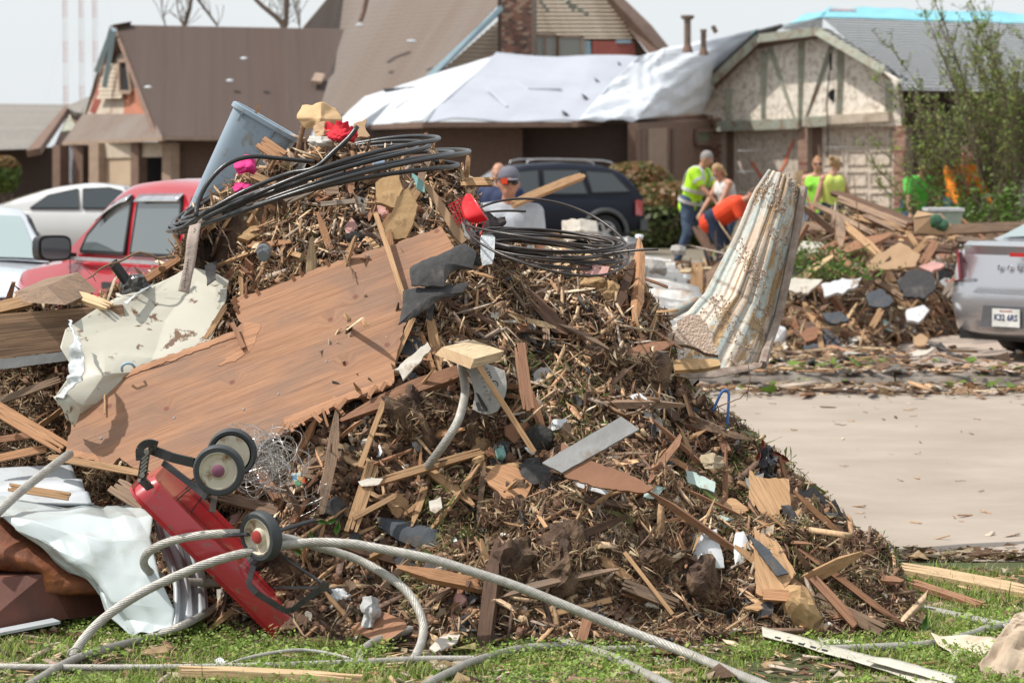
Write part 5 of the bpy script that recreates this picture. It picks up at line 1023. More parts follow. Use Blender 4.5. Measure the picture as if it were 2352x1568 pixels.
def board(name, label, a, b, wd, th, m, Ya=None, Yb=None, lift=.03, cat='board', frag=4, group=None, parent=None, face=(0, -1, .45), H=Hp):
    A = P(*a, Ya if Ya else hit(*a, H=H).y - lift); B = P(*b, Yb if Yb else hit(*b, H=H).y - lift); x = (B - A); L = x.length; x.normalize(); n = Vector(face); n = (n - n.dot(x) * x).normalized(); y = n.cross(x)
    M = Matrix((x, y, n)).transposed().to_4x4(); M.translation = (A + B) / 2; mb = MB(); ww = wd / frag
    for i in range(frag):
        j0, j1 = random.uniform(-.05, .35) * min(wd * 1.5, L * .15), random.uniform(-.05, .35) * min(wd * 1.5, L * .15)
        y0 = -wd / 2 + i * ww; t = th * random.uniform(.94, 1.0); bow = random.uniform(-.01, .01) * L
        V = []
        for k in range(5):
            f = k / 4; xx = -L / 2 + j0 + f * (L - j0 - j1); zz = bow * math.sin(math.pi * f) if frag == 1 else 0; s = .55 if (k in (0, 4) and j0 + j1 > .01) else 1
            for (dy, dz) in ((0, -t / 2), (ww, -t / 2), (ww, t / 2), (0, t / 2)): V.append((xx, y0 + ww / 2 + (dy - ww / 2) * s, dz * s + zz))
        F = [(i_ * 4 + q, i_ * 4 + (q + 1) % 4, (i_ + 1) * 4 + (q + 1) % 4, (i_ + 1) * 4 + q) for i_ in range(4) for q in range(4)] + [(3, 2, 1, 0), (16, 17, 18, 19)]
        mb.add(V, F)
    o = mb.obj(name, m, None, local=False); o.matrix_basis = M
    if parent is not None: adopt(o, parent, M); return o
    return tag(o, label, cat, group)
def shard(name, label, pts, m, th=.008, Y=None, tx=0, ty=-.0013, lift=.035, jag=4, cat='scrap', curl=0, xdir=None, group=None, H=Hp, parent=None, flat=False):
    """broken flat piece traced as an outline lying on the heap face"""
    cx = sum(p[0] for p in pts) / len(pts); cy = sum(p[1] for p in pts) / len(pts)
    if Y is None: Y = min([hit(cx, cy, H=H).y - lift] + [hit(*p, H=H).y - tx * (p[0] - cx) - ty * (p[1] - cy) + .01 for p in pts])
    out = []
    for i in range(len(pts)):
        a, b = pts[i], pts[(i + 1) % len(pts)]; L = math.dist(a, b); n = max(1, int(L / 9)) if jag else 1; out.append(a)
        for k in range(1, n): t = (k + random.uniform(-.3, .3)) / n; out.append((a[0] + (b[0] - a[0]) * t + random.uniform(-jag, jag) * .5, a[1] + (b[1] - a[1]) * t + random.uniform(-jag, jag) * .5))
    fY = lambda x, y: Y + tx * (x - cx) + ty * (y - cy)
    V = [P(x, y, fY(x, y)) for x, y in out]; n = Vector()
    for i in range(len(V)): n += (V[i] - V[0]).cross(V[(i + 1) % len(V)] - V[0])
    n = orient(n.normalized(), V[0]); C = P(cx, cy, fY(cx, cy)); N = len(V)
    # rings towards the centre so the piece can curl
    rings = [V]; 
    for r in (.66, .33): rings.append([C.lerp(v, r) for v in V])
    allv = []
    for side in (0, 1):
        for ri, R_ in enumerate(rings):
            for v in R_: allv.append(v + n * (th * side) - n * (curl * (1 - (1, .66, .33)[ri] ** 2)) )
        allv.append(C + n * (th * side) - n * curl)
    F = []; S = 3 * N + 1
    for side in (0, 1):
        o_ = side * S; f = []
        for r in range(2): f += [(o_ + r * N + i, o_ + r * N + (i + 1) % N, o_ + (r + 1) * N + (i + 1) % N, o_ + (r + 1) * N + i) for i in range(N)]
        f += [(o_ + 2 * N + i, o_ + 2 * N + (i + 1) % N, o_ + 3 * N) for i in range(N)]
        F += f if side == 0 else [tuple(reversed(q)) for q in f]
    F += [((i + 1) % N, i, S + i, S + (i + 1) % N) for i in range(N)]
    if flat or not curl: allv = V + [v + n * th for v in V]; F = [tuple(range(N)), tuple(range(2 * N - 1, N - 1, -1))] + [((i + 1) % N, i, N + i, N + (i + 1) % N) for i in range(N)]
    xd = (P(*xdir[1], fY(*xdir[1])) - P(*xdir[0], fY(*xdir[0]))) if xdir else None
    o = mkobj(name, allv, F, m, parent, xdir=xd, ndir=-n)
    if curl and not flat:
        o.data.polygons.foreach_set('use_smooth', [True] * len(o.data.polygons)); o.data.set_sharp_from_angle(angle=.7)
    return tag(o, label, cat, group) if parent is None else o
def rock(name, label, c, r, m, seed=0, cat='chunk', rough=.18, Y=None, group=None, flat=None, rot=None):
    C = P(*c, Y if Y else sY(*c, .02)) if len(c) == 2 else Vector(c); bm = bmesh.new(); bmesh.ops.create_icosphere(bm, subdivisions=4 if name == 'soil_clod' else 3, radius=1); R = rot or Euler((seed, seed * 2.1, seed * .7)).to_matrix()
    for v in bm.verts:
        d = v.co.copy(); k = 1 + rough * 2 * float(fbm(d.x + seed * 3, d.y + d.z * 1.7 + seed, .9, 4)) + (.35 * abs(float(fbm(d.x * 3 + d.z * 2, d.y * 3 - d.z, .35, 4))) if name == 'soil_clod' else 0); q = Vector([math.copysign(abs(a) ** .7, a) for a in d]); v.co = R @ Vector((q.x * r[0] * k, q.y * r[1] * k, q.z * r[2] * k))
    me = bpy.data.meshes.new(name); bm.to_mesh(me); bm.free(); me.materials.append(m); o = bpy.data.objects.new(name, me); COL.objects.link(o); o.location = C
    return tag(o, label, cat, group)
# ---------------- plywood sheet
plyY = lambda x, y: 12.70 - .000588 * x - .001574 * y
pl = [(150, 1043), (165, 965), (182, 888), (300, 848), (430, 800), (500, 775), (540, 757), (556, 742), (541, 720), (552, 704), (538, 688), (560, 676), (600, 668), (640, 652), (720, 620), (804, 589), (900, 562), (1013, 520), (1044, 568), (1010, 590), (1000, 640), (945, 700), (925, 760), (905, 850), (900, 884), (870, 898), (803, 917), (770, 935), (701, 965), (660, 992), (600, 1012), (560, 1034), (500, 1066), (440, 1100), (348, 1084), (300, 1070), (275, 1050), (248, 1075), (229, 1058), (190, 1052)]
S_ = shard('plywood_sheet', 'large reddish brown torn plywood sheet leaning across the left half of the main heap', pl, W['ply'], .012, Y=plyY(sum(p[0] for p in pl) / len(pl), sum(p[1] for p in pl) / len(pl)), tx=-.000588, ty=-.001574, jag=5, cat='plywood', flat=True, xdir=((150, 1043), (900, 760)))
Yp = lambda x, y, d=.012: plyY(x, y) - d
for a, b, w_ in (((182, 889), (540, 757), .006), ((470, 905), (560, 870), .004)): pass
veneer = woodmat('peeled_veneer', (.43, .23, .13), (.34, .17, .095), vary=0)
def onply(pts, m, nm='veneer_flake', th=.003): return shard(nm, None, pts, m, th, Y=Yp(*[sum(p[k] for p in pts) / len(pts) for k in (0, 1)], .006), tx=-.000588, ty=-.001574, jag=4, parent=S_, flat=True, xdir=((150, 1043), (900, 760)))
for pts in ([(183, 889), (430, 801), (541, 758), (548, 770), (470, 800), (330, 850), (186, 905)], [(560, 740), (600, 745), (580, 800), (540, 830), (500, 840), (560, 790)], [(650, 960), (760, 915), (900, 868), (900, 884), (800, 918), (700, 966), (662, 990)], [(850, 905), (905, 858), (905, 878), (870, 899)], [(152, 1030), (220, 1045), (230, 1060), (150, 1044)]): onply(pts, veneer)
ckm = mat('wood_crack', (.07, .03, .02), rough=1)
for pts in ([(652, 790), (690, 778), (712, 748), (700, 745), (716, 722)], [(430, 905), (520, 872), (600, 850)], [(260, 945), (330, 925), (400, 905)], [(600, 930), (700, 895), (790, 862)], [(690, 690), (760, 668), (850, 640)], [(300, 860), (400, 832), (520, 795)], [(780, 800), (850, 778), (890, 765)]):
    for i in range(len(pts) - 1): (x0, y0), (x1, y1) = pts[i], pts[i + 1]; board('crack', None, (x0, y0), (x1, y1), .004, .002, ckm, Yp(x0, y0, .0), Yp(x1, y1, .0), frag=1, parent=S_)
for x, y in ((232, 1006), (640, 905), (845, 588), (400, 960), (750, 830), (560, 940)): v = P(x, y, Yp(x, y, .004)); adopt(MB().lathe(v, (0, -1, .4), [(0, .005), (.003, .005), (.004, .001)], 8).obj('nail_head', W['metal']), S_)
random.seed(5)
for k in range(16):
    x = random.choice([random.uniform(550, 900), random.uniform(640, 900)]); y = {True: 1010 - (x - 600) * .42}[True] if x > 600 else 1030; 
    tag(board('torn_fibre', None, (x, y - 14), (x + random.uniform(-22, 26), y + random.choice((4, 8, 12, 30))), random.uniform(.006, .018), .004, veneer, Yp(x, y, .0), Yp(x, y, .03), frag=1, parent=S_))
for k, (x, y) in enumerate([(600, 672), (680, 640), (545, 700), (552, 715), (545, 690), (760, 606), (700, 628), (570, 678)]): board('torn_fibre', None, (x, y + 8), (x - random.uniform(6, 16), y - random.uniform(2, 12)), .014, .004, veneer, Yp(x, y, .0), Yp(x, y, .01), frag=1, parent=S_)
# ---------------- boards and sticks laid by hand
def long(lst):
    for (lab, a, b, w_, th, m, *r) in lst: board(r[1] if len(r) > 1 else 'board', lab, a, b, w_, th, W[m], cat=(r[2] if len(r) > 2 else 'board'), frag=(3 if w_ > .02 else 1), **(r[0] if r else {}))
long([
 ('long thin lath lying diagonally over the upper right of the plywood sheet', (862, 488), (933, 700), .019, .010, 'tan', dict(Ya=plyY(862, 488) - .10, Yb=plyY(933, 700) - .05)),
 ('short stick lying across the torn notch of the plywood sheet', (533, 740), (560, 800), .018, .012, 'red', dict(Ya=plyY(533, 740) - .05, Yb=plyY(560, 800) - .02)),
 ('tiny upright sliver stuck to the left part of the plywood sheet', (240, 905), (240, 950), .006, .005, 'tan', dict(Ya=plyY(240, 905) - .02, Yb=plyY(240, 950) - .02)),
 ('pale split stake pointing up left of the plywood notch', (520, 700), (472, 780), .022, .012, 'tan', dict(Ya=11.3, Yb=11.25)),
 ('long tapered stake running down the middle of the heap over the printed sack', (1098, 838), (1228, 1040), .020, .014, 'tan', dict(Ya=10.5, Yb=10.42)),
 ('round peeled stick leaning near the top right shoulder of the heap', (1452, 622), (1399, 780), .034, .022, 'tan', dict(lift=.10)),
 ('splintered stick end beside the peeled stick on the right shoulder', (1462, 640), (1440, 600), .018, .012, 'pale', dict(lift=.10)),
 ('flat lath lying level below the peeled stick on the right shoulder', (1330, 773), (1482, 781), .022, .012, 'red', dict(lift=.08)),
 ('short pointed stake standing upright in the middle of the right shoulder', (1246, 683), (1256, 782), .030, .014, 'old', dict(lift=.09)),
 ('slim stake pointing up right beneath the two broken white shards', (1358, 912), (1275, 1014), .022, .012, 'tan', dict(lift=.09)),
 ('thin stick leaning at the right edge of the plywood sheet', (950, 728), (905, 828), .022, .012, 'tan', dict(lift=.10)),
 ('long pale stake standing below the right end of the plywood sheet', (882, 922), (826, 1075), .020, .012, 'tan', dict(lift=.14)),
 ('broad splintered slab standing left of the steel strand loop', (858, 1060), (806, 1222), .050, .014, 'tan', dict(lift=.10)),
 ('long straight board lying up to the right below the steel strand in the heap', (862, 1108), (1112, 1034), .030, .022, 'tan', dict(lift=.08)),
 ('heavy dark board running behind the wagon wheels', (478, 1132), (760, 1206), .042, .030, 'old', dict(Ya=10.85, Yb=10.66)),
 ('short brown board crossing behind the wire tangle', (585, 1065), (640, 1150), .040, .02, 'red', dict(Ya=10.75, Yb=10.65)),
 ('thin lath crossing the broad splintered slab', (911, 1137), (811, 1190), .020, .012, 'tan', dict(lift=.13)),
 ('pale lath lying in the lower middle of the heap', (1290, 1307), (1380, 1250), .022, .012, 'pale', dict(lift=.07)),
 ('short split block of orange wood above the pale lath', (1304, 1262), (1352, 1268), .040, .02, 'oran', dict(lift=.06)),
 ('thin upright sliver beside the torn shingle in the lower middle', (1220, 1156), (1255, 1212), .014, .008, 'tan', dict(lift=.07)),
 ('thick rotten board end in the lower right of the heap', (1427, 1340), (1555, 1390), .042, .028, 'old', dict(lift=.07)),
 ('long thin strip crossing the thick rotten board end', (1434, 1268), (1546, 1412), .014, .010, 'tan', dict(lift=.13)),
 ('light lath lying under the long steel strand', (1263, 1410), (1405, 1377), .020, .010, 'tan', dict(lift=.05)),
 ('stubby board standing upright at the heap foot', (1350, 1420), (1334, 1475), .036, .018, 'red', dict(lift=.05)),
 ('reddish square batten sloping down at the right foot of the heap', (1866, 1325), (1968, 1438), .034, .026, 'red', dict(lift=.08)),
 ('split orange board end lying beside the reddish batten', (1752, 1365), (1850, 1372), .040, .022, 'oran', dict(lift=.08)),
 ('rotten fibrous board lying down the right foot of the heap', (1870, 1375), (2030, 1450), .050, .03, 'old', dict(lift=.06)),
 ('slender stick crossing the right slope above the standing brown shingle', (1740, 1000), (1790, 1050), .010, .008, 'red', dict(lift=.05)),
 ('small board stuck in the right slope below the blue hanger', (1648, 985), (1670, 1040), .034, .014, 'red', dict(lift=.08)),
 ('lath end poking right from the steep right side', (1480, 640), (1535, 660), .010, .008, 'red', dict(Ya=11.2, Yb=11.2)),
 ('reddish lath poking out over the corrugated sheet', (1508, 716), (1558, 712), .010, .006, 'tan', dict(Ya=11.3, Yb=11.25)),
 ('long narrow board standing along the steep right edge of the heap', (1530, 790), (1590, 960), .018, .014, 'red', dict(lift=.10)),
 ('second narrow board standing along the steep right edge', (1545, 860), (1640, 985), .014, .012, 'dark', dict(lift=.08)),
 ('slim strip poking up at the right edge beside the blue hanger', (1570, 905), (1585, 955), .010, .008, 'tan', dict(lift=.10)),
 ('wide tapered board standing upright right of the sawn timber block', (1192, 790), (1214, 944), .046, .012, 'red', dict(Ya=10.75, Yb=10.55)),
 ('plank lying flat on the edge of the road at the right', (2057, 1300), (2400, 1366), .10, .025, 'pale', dict(Ya=11.85, Yb=11.10, face=(0, -.3, 1))),
 ('thin plank lying below the roadside plank on the verge', (2088, 1336), (2252, 1390), .045, .02, 'red', dict(Ya=11.3, Yb=10.85, face=(0, -.3, 1))),
 ('sawn timber lying in the grass at the bottom left', (410, 1540), (830, 1561), .085, .035, 'pale', dict(Ya=9.36, Yb=9.28, face=(0, 0, 1))),
 ('rough dark lath in the grass at the lower right', (2010, 1490), (2230, 1568), .03, .012, 'tan', dict(Ya=10.0, Yb=9.5, face=(0, 0, 1))),
 ('thin dark board lying at the foot of the heap in the grass', (890, 1470), (1095, 1474), .03, .014, 'red', dict(Ya=10.15, Yb=10.15)),
 ('small horizontal board at the top right of the heap beside the capped man', (1061, 419), (1134, 418), .036, .020, 'tan', dict(Ya=11.9, Yb=11.85)),
 ('chunky split board on the left of the summit', (575, 400), (632, 425), .030, .02, 'tan', dict(Ya=11.75, Yb=11.72)),
 ('long pale stick leaning down the upper left of the heap', (616, 435), (568, 515), .014, .010, 'tan', dict(Ya=11.68, Yb=11.6)),
 ('pointed board end beside the blue bin on the summit', (598, 326), (650, 362), .06, .014, 'oran', dict(Ya=11.9, Yb=11.85)),
 ('weathered slab lying level under the big cable coil', (655, 462), (728, 428), .040, .02, 'grey', dict(Ya=11.72, Yb=11.72)),
 ('white painted strip lying level across the upper heap', (735, 470), (818, 462), .020, .012, 'grey', dict(Ya=11.62, Yb=11.62)),
 ('short thick lath under the yellow insulation wedge', (840, 545), (885, 590), .026, .014, 'tan', dict(lift=.09)),
 ('curved split pale lath above the plywood edge', (662, 580), (742, 605), .022, .014, 'tan', dict(lift=.07)),
 ('small upright lath left of the asphalt lump', (750, 545), (768, 590), .022, .012, 'red', dict(lift=.07)),
 ('dark reddish strip across the middle of the upper heap', (735, 492), (850, 498), .018, .012, 'dark', dict(lift=.06)),
 ('slim board hanging down the left flank of the heap', (552, 620), (556, 682), .018, .010, 'tan', dict(lift=.08)),
 ('grooved stick at the far left flank of the summit', (412, 510), (440, 532), .012, .008, 'pale', dict(Ya=11.85, Yb=11.85)),
 ('board under the left end of the plywood sheet, running right towards the wagon', (112, 1048), (352, 1092), .026, .016, 'tan', dict(Ya=10.95, Yb=10.72)),
 ('red brown plank sloping down to the left corner of the plywood sheet', (-30, 925), (152, 1032), .058, .018, 'oran', dict(Ya=11.2, Yb=11.02)),
 ('thin dusty plank in the hollow at the left edge', (-30, 932), (145, 868), .030, .014, 'old', dict(Ya=11.4, Yb=11.35)),
 ('brown board lying in the lower left hollow', (-20, 1012), (130, 990), .026, .014, 'red', dict(Ya=11.25, Yb=11.2)),
 ('reddish board at the bottom of the left hollow', (-20, 1055), (110, 1028), .030, .016, 'oran', dict(Ya=11.1, Yb=11.1)),
 ('pale split board on the rubbish above the white metal panel', (20, 1118), (160, 1140), .030, .014, 'tan', dict(Ya=10.75, Yb=10.7)),
 ('pale lath lying on top of the left beam', (162, 675), (256, 706), .055, .020, 'pale', dict(Ya=11.55, Yb=11.4, face=(0, -.6, 1))),
 ('long board slanting up behind the crumpled siding', (330, 645), (420, 588), .030, .02, 'oran', dict(Ya=11.8, Yb=11.9)),
 ('flat pale board end at the left edge above the beam', (-20, 712), (82, 688), .05, .03, 'tan', dict(Ya=11.7, Yb=11.6)),
 ('small dark stump of wood leaning under the plywood corner', (262, 1112), (335, 1158), .07, .02, 'old', dict(Ya=10.75, Yb=10.65)),
])
# left beam, sawn block, bark slab
shard('beam', 'wide grained timber beam lying level at the left edge of the photo', [(-60, 726), (280, 699), (300, 780), (140, 806), (-60, 833)], woodmat('grooved_beam_wood', (.36, .225, .135), (.17, .105, .07), gs=.55, vary=0), .04, Y=11.42, ty=-.0002, jag=1, cat='timber', xdir=((-60, 780), (280, 745)))
shard('flashing', 'thin grey metal strip under the left beam', [(-60, 832), (150, 806), (165, 822), (150, 829), (-60, 856)], W['metal'], .01, Y=11.36, ty=-.0002, jag=2)
MB().prism(PP([(31, 671, 11.5), (107, 656, 11.45), (150, 700, 11.3), (55, 694, 11.42)]), P(108, 657, 11.45) - P(31, 690, 11.1)).obj('timber', W['old'])
o = [q for q in bpy.data.objects if q.name == 'timber'][0]; tag(o, 'sawn off box of dark timber with rough end, on top of the left beam', 'timber')
eg = mat('end_grain', (.46, .32, .19), (.34, .22, .12), 6, .85, .6, stretch=(1, 1, 9))
q = PP([(1016, 797, 10.62), (998, 814, 10.60), (1080, 847, 10.40), (1089, 824, 10.42)]); m_ = MB(); m_.prism(q, P(1158, 806, 10.86) - P(1089, 824, 10.42)); m_.m = [1 if i == 0 else 0 for i in range(len(m_.f))]
tag(m_.obj('timber', [woodmat('fresh_sawn_wood', (.66, .52, .34), (.56, .42, .26), vary=0), eg], xdir=P(1158, 806, 10.86) - P(1089, 824, 10.42)), 'sawn timber block with pale top jutting towards the camera in the middle', 'timber')
q = PP([(872, 1462, 10.0), (930, 1424, 10.05), (936, 1440, 10.0), (880, 1478, 9.95)]); tag(MB().prism(q, (-.10, .12, .02)).obj('timber', W['red'], xdir=q[1] - q[0]), 'short sawn block lying at the heap foot beside the strand loop', 'timber')
# ---------------- flat pieces
SH = [
 ('shingle', 'largest dark shingle sheet lying over the right end of the plywood', [(941, 616), (970, 598), (1000, 588), (1068, 558), (1094, 578), (1085, 616), (1050, 618), (1030, 630), (1020, 657), (945, 654)], 'tar', dict(Y=10.98, curl=.02)),
 ('shingle', 'second dark shingle sheet right below the largest one', [(925, 668), (1000, 655), (1078, 650), (1064, 671), (1010, 688), (960, 722), (915, 745), (925, 700)], 'tar', dict(Y=10.92, curl=.015)),
 ('shingle', 'dark pointed shingle under the two large shingle sheets', [(945, 708), (972, 691), (999, 701), (993, 736), (960, 728)], 'tar', dict(curl=.01)),
 ('shingle', 'bluish dark shingle hanging below the plywood right corner', [(900, 885), (938, 889), (931, 927), (883, 936), (893, 905)], 'tarb', dict()),
 ('shingle', 'small dark shingle above the hanging bluish one', [(905, 868), (955, 855), (962, 872), (925, 888)], 'tar', dict()),
 ('shingle', 'curled black shingle right of the large shingle sheets', [(1070, 590), (1098, 578), (1105, 610), (1085, 622), (1068, 612)], 'tar', dict(curl=.02)),
 ('shingle', 'dark shingle flap left of the white painted siding scrap', [(915, 800), (950, 772), (972, 790), (940, 830)], 'tarb', dict()),
 ('shingle', 'broad blue grey shingle behind the long steel strand', [(863, 1186), (917, 1193), (1006, 1214), (1021, 1258), (1006, 1275), (911, 1238), (880, 1215)], 'tarb', dict(curl=.02)),
 ('shingle', 'black shingle slab in the lower left of the heap under the broad shingle', [(900, 1262), (985, 1258), (975, 1310), (915, 1315)], 'tar', dict()),
 ('shingle', 'brown black shingle standing on the right slope against the road', [(1833, 1121), (1846, 1128), (1866, 1116), (1910, 1152), (1918, 1145), (1941, 1193), (1883, 1190), (1838, 1158)], 'tar', dict(Y=11.0, ty=-.0004)),
 ('shingle', 'narrow blue grey shingle strip on the tan board at the right', [(1716, 1222), (1755, 1252), (1812, 1316), (1785, 1322), (1745, 1270)], 'tarb', dict(lift=.09)),
 ('shingle', 'speckled grey shingle square on the tan board at the right', [(1712, 1098), (1755, 1085), (1752, 1110), (1722, 1130)], 'metal', dict(lift=.10)),
 ('shingle', 'black felt loop lying on the right slope', [(1794, 1160), (1812, 1158), (1845, 1205), (1832, 1214), (1800, 1180)], 'tar', dict(lift=.10, curl=.03)),
 ('shingle', 'dark shingle at the right foot of the heap beside the yellow chunk', [(1870, 1385), (1925, 1390), (1936, 1415), (1895, 1425)], 'tarb', dict(lift=.06)),
 ('shingle', 'black shingle strip leaning under the grey flashing', [(1192, 1064), (1270, 1070), (1290, 1100), (1225, 1112), (1195, 1085)], 'tar', dict(curl=.02)),
 ('shingle', 'grey black shingle at the left flank beside the glass bottle', [(565, 620), (590, 600), (592, 640), (572, 670)], 'tarb', dict()),
 ('shingle', 'long dark shingle hanging on the left flank', [(470, 610), (498, 600), (496, 640), (475, 655)], 'tar', dict(Y=11.55)),
 ('shingle', 'dark shingle on the summit slope below the big cable', [(725, 385), (790, 382), (785, 410), (745, 412)], 'tar', dict(Y=11.72)),
 ('shingle', 'squarish brown shingle with sandy face in the upper heap', [(740, 415), (775, 420), (778, 445), (750, 448)], 'old', dict(Y=11.66)),
 ('shingle', 'dark shingle under the peeled stick on the shoulder', [(1190, 740), (1225, 745), (1232, 790), (1200, 770)], 'tarb', dict()),
 ('shingle', 'small bent shingle beside the pine sprig', [(1300, 1195), (1345, 1190), (1350, 1240), (1320, 1260)], 'tar', dict()),
 ('shingle', 'wide brown grey shingle behind the wire tangle', [(700, 1060), (775, 1028), (812, 1075), (740, 1110), (690, 1090)], 'old', dict(lift=.05)),
 ('shingle', 'black crumpled felt beside the photo card', [(738, 1150), (775, 1138), (795, 1160), (770, 1185), (745, 1175)], 'tar', dict(curl=.02)),
 ('bark_slab', 'thick dark rotten slab sloping down the right shoulder', [(1187, 668), (1205, 660), (1230, 672), (1308, 752), (1304, 768), (1275, 762)], 'dark', dict(th=.03, lift=.07, xdir=((1190, 665), (1300, 765)))),
 ('siding_scrap', 'white painted siding scrap beside the sawn timber block', [(982, 785), (990, 800), (926, 872), (916, 850), (905, 849)], 'plas', dict(Y=10.70, th=.012)),
 ('panel', 'long narrow beige panel sloping down from the summit', [(968, 418), (988, 424), (1075, 548), (1060, 560), (1045, 545)], 'card', dict(Y=11.55, th=.014, ty=-.0008, jag=1)),
 ('insulation', 'yellow wedge of insulation board standing above the plywood', [(913, 452), (938, 430), (946, 450), (960, 471), (946, 520), (932, 547), (887, 550), (884, 531)], 'foam', dict(Y=11.40, th=.035, ty=-.0006)),
 ('insulation', 'flat ochre slab of insulation behind the yellow wedge', [(862, 420), (880, 408), (916, 401), (925, 433), (909, 477), (865, 465)], 'foam', dict(Y=11.62, th=.02)),
 ('insulation', 'ochre insulation lump at the left of the upper heap', [(545, 545), (575, 520), (610, 512), (604, 535), (570, 552)], 'foam', dict(lift=.05, th=.025)),
 ('shard', 'small teal shard near the summit panel', [(944, 395), (973, 417), (976, 442), (957, 433)], 'teal', dict(Y=11.58)),
 ('wood_flake', 'broad orange wood flake in the centre of the lower heap', [(1112, 1098), (1133, 1072), (1165, 1066), (1187, 1070), (1222, 1111), (1212, 1135), (1205, 1146), (1157, 1143)], 'oran', dict(th=.012, lift=.08, xdir=((1112, 1101), (1205, 1145)))),
 ('insulation', 'pale insulation edge behind the broad orange flake', [(1115, 1072), (1190, 1060), (1205, 1070), (1140, 1082)], 'foam', dict(th=.02, lift=.05)),
 ('flashing', 'ridged grey metal flashing lying in the middle right of the heap', [(1245, 1062), (1330, 1012), (1427, 956), (1468, 985), (1380, 1035), (1290, 1085)], 'metal', dict(Y=10.38, th=.01, jag=1)),
 ('hardboard', 'torn brown hardboard strip with ragged top edge below the flashing', [(1285, 1050), (1290, 1016), (1315, 1035), (1345, 1052), (1383, 1067), (1440, 1085), (1501, 1120), (1480, 1131), (1380, 1120), (1297, 1094)], 'brd', dict(Y=10.32, th=.008)),
 ('strip', 'pale blue grey plastic strip below the torn hardboard', [(1317, 1104), (1404, 1130), (1390, 1135), (1330, 1118)], 'white', dict(lift=.10)),
 ('paper', 'pale green paper at the end of the torn hardboard', [(1482, 1112), (1530, 1120), (1500, 1145), (1478, 1140)], 'mint', dict(lift=.09, th=.003)),
 ('board_piece', 'upper wide tan plywood offcut on the right slope', [(1722, 1078), (1734, 1092), (1760, 1098), (1780, 1096), (1812, 1100), (1816, 1160), (1790, 1170), (1806, 1210), (1760, 1190), (1720, 1150)], 'tan', dict(lift=.07, th=.014, xdir=((1722, 1080), (1790, 1200)))),
 ('board_piece', 'lower tan plywood offcut on the right slope', [(1732, 1214), (1787, 1245), (1828, 1316), (1790, 1367), (1764, 1375), (1736, 1361)], 'tan', dict(lift=.07, th=.014, xdir=((1732, 1224), (1790, 1367)))),
 ('board_piece', 'splintered tan board tip pointing left at the right foot', [(1708, 1395), (1760, 1370), (1790, 1382), (1740, 1402)], 'tan', dict(lift=.06, th=.012)),
 ('board_piece', 'dark tan board fragment lying above the tan plywood offcuts', [(1600, 1140), (1690, 1145), (1720, 1170), (1700, 1182), (1640, 1165)], 'tan', dict(lift=.07, th=.012)),
 ('siding_scrap', 'left piece of broken white moulded siding in the lower right', [(1580, 1229), (1647, 1214), (1664, 1302), (1636, 1300), (1622, 1306), (1601, 1304), (1590, 1265)], 'white', dict(lift=.10, th=.006, curl=.02)),
 ('siding_scrap', 'right piece of broken white moulded siding in the lower right', [(1690, 1222), (1708, 1219), (1732, 1278), (1710, 1290), (1688, 1302), (1684, 1260)], 'white', dict(lift=.09, th=.005, curl=.015)),
 ('foam_block', 'pale blue foam block above the broken white siding', [(1643, 1188), (1655, 1182), (1690, 1196), (1688, 1212), (1645, 1210)], 'mint', dict(lift=.08, th=.03)),
 ('foam_block', 'mint coloured foam slab higher on the right slope', [(1575, 1080), (1590, 1082), (1643, 1106), (1640, 1130), (1580, 1108)], 'mint', dict(lift=.08, th=.03)),
 ('shard', 'left broken white plastic shard on the right side of the heap', [(1447, 908), (1470, 902), (1486, 915), (1488, 938), (1470, 930)], 'white', dict(lift=.12, th=.005)),
 ('shard', 'tall broken white plastic shard on the right side of the heap', [(1482, 905), (1490, 884), (1508, 905), (1525, 926), (1512, 950), (1490, 948)], 'white', dict(lift=.12, th=.005)),
 ('shard', 'jagged white plaster scrap beneath the slim stake', [(1254, 985), (1272, 962), (1300, 960), (1306, 968), (1285, 985), (1262, 990)], 'white', dict(lift=.10)),
 ('paper', 'crumpled beige paper on the broad slab left of the heap centre', [(822, 1105), (850, 1095), (880, 1098), (870, 1112), (830, 1116)], 'plas', dict(lift=.13, th=.003)),
 ('paper', 'beige leaf shaped scrap right of the printed sack', [(1100, 905 + 18), (1110, 912), (1122, 925), (1104, 932)], 'card', dict(lift=.08)),
 ('paper', 'white card scrap in the centre left of the lower heap', [(985, 1150), (1012, 1140), (1016, 1165), (1000, 1178), (988, 1172)], 'plas', dict(lift=.08, th=.004)),
 ('panel_scrap', 'broken white board lying in the grass before the heap', [(986, 1487), (1005, 1465), (1034, 1453), (1057, 1456), (1050, 1473), (1000, 1496)], 'plas', dict(Y=9.98, ty=-.004, th=.006)),
 ('paper', 'small white scrap in the grass at the lower left', [(493, 1484 + 30), (505, 1508), (520, 1516), (512, 1526), (496, 1524)], 'white', dict(Y=9.62, ty=-.004, th=.004)),
 ('card_scrap', 'beige scrap in the grass at the lower right', [(1368, 1512), (1400, 1505), (1412, 1520), (1390, 1532)], 'tan', dict(Y=9.72, ty=-.004, th=.006)),
 ('card_scrap', 'green white scrap in the grass near the long strand', [(1498, 1508), (1530, 1512), (1534, 1524), (1508, 1526)], 'mint', dict(Y=9.72, ty=-.004, th=.005)),
 ('card_scrap', 'pale flat board under the slotted white strip', [(1878, 1462), (1960, 1470), (1952, 1480), (1890, 1476)], 'plas', dict(Y=10.0, ty=-.004, th=.006)),
 ('panel_scrap', 'pinkish board scrap on the shoulder beneath the wire coil', [(1328, 605), (1400, 612), (1392, 635), (1345, 628)], 'pink', dict(Y=11.25, th=.012)),
 ('card_scrap', 'speckled dark asphalt sheet edge beside the summit panel', [(1060, 500), (1078, 512), (1105, 555), (1085, 562), (1066, 540)], 'metal', dict(Y=11.5, th=.01)),
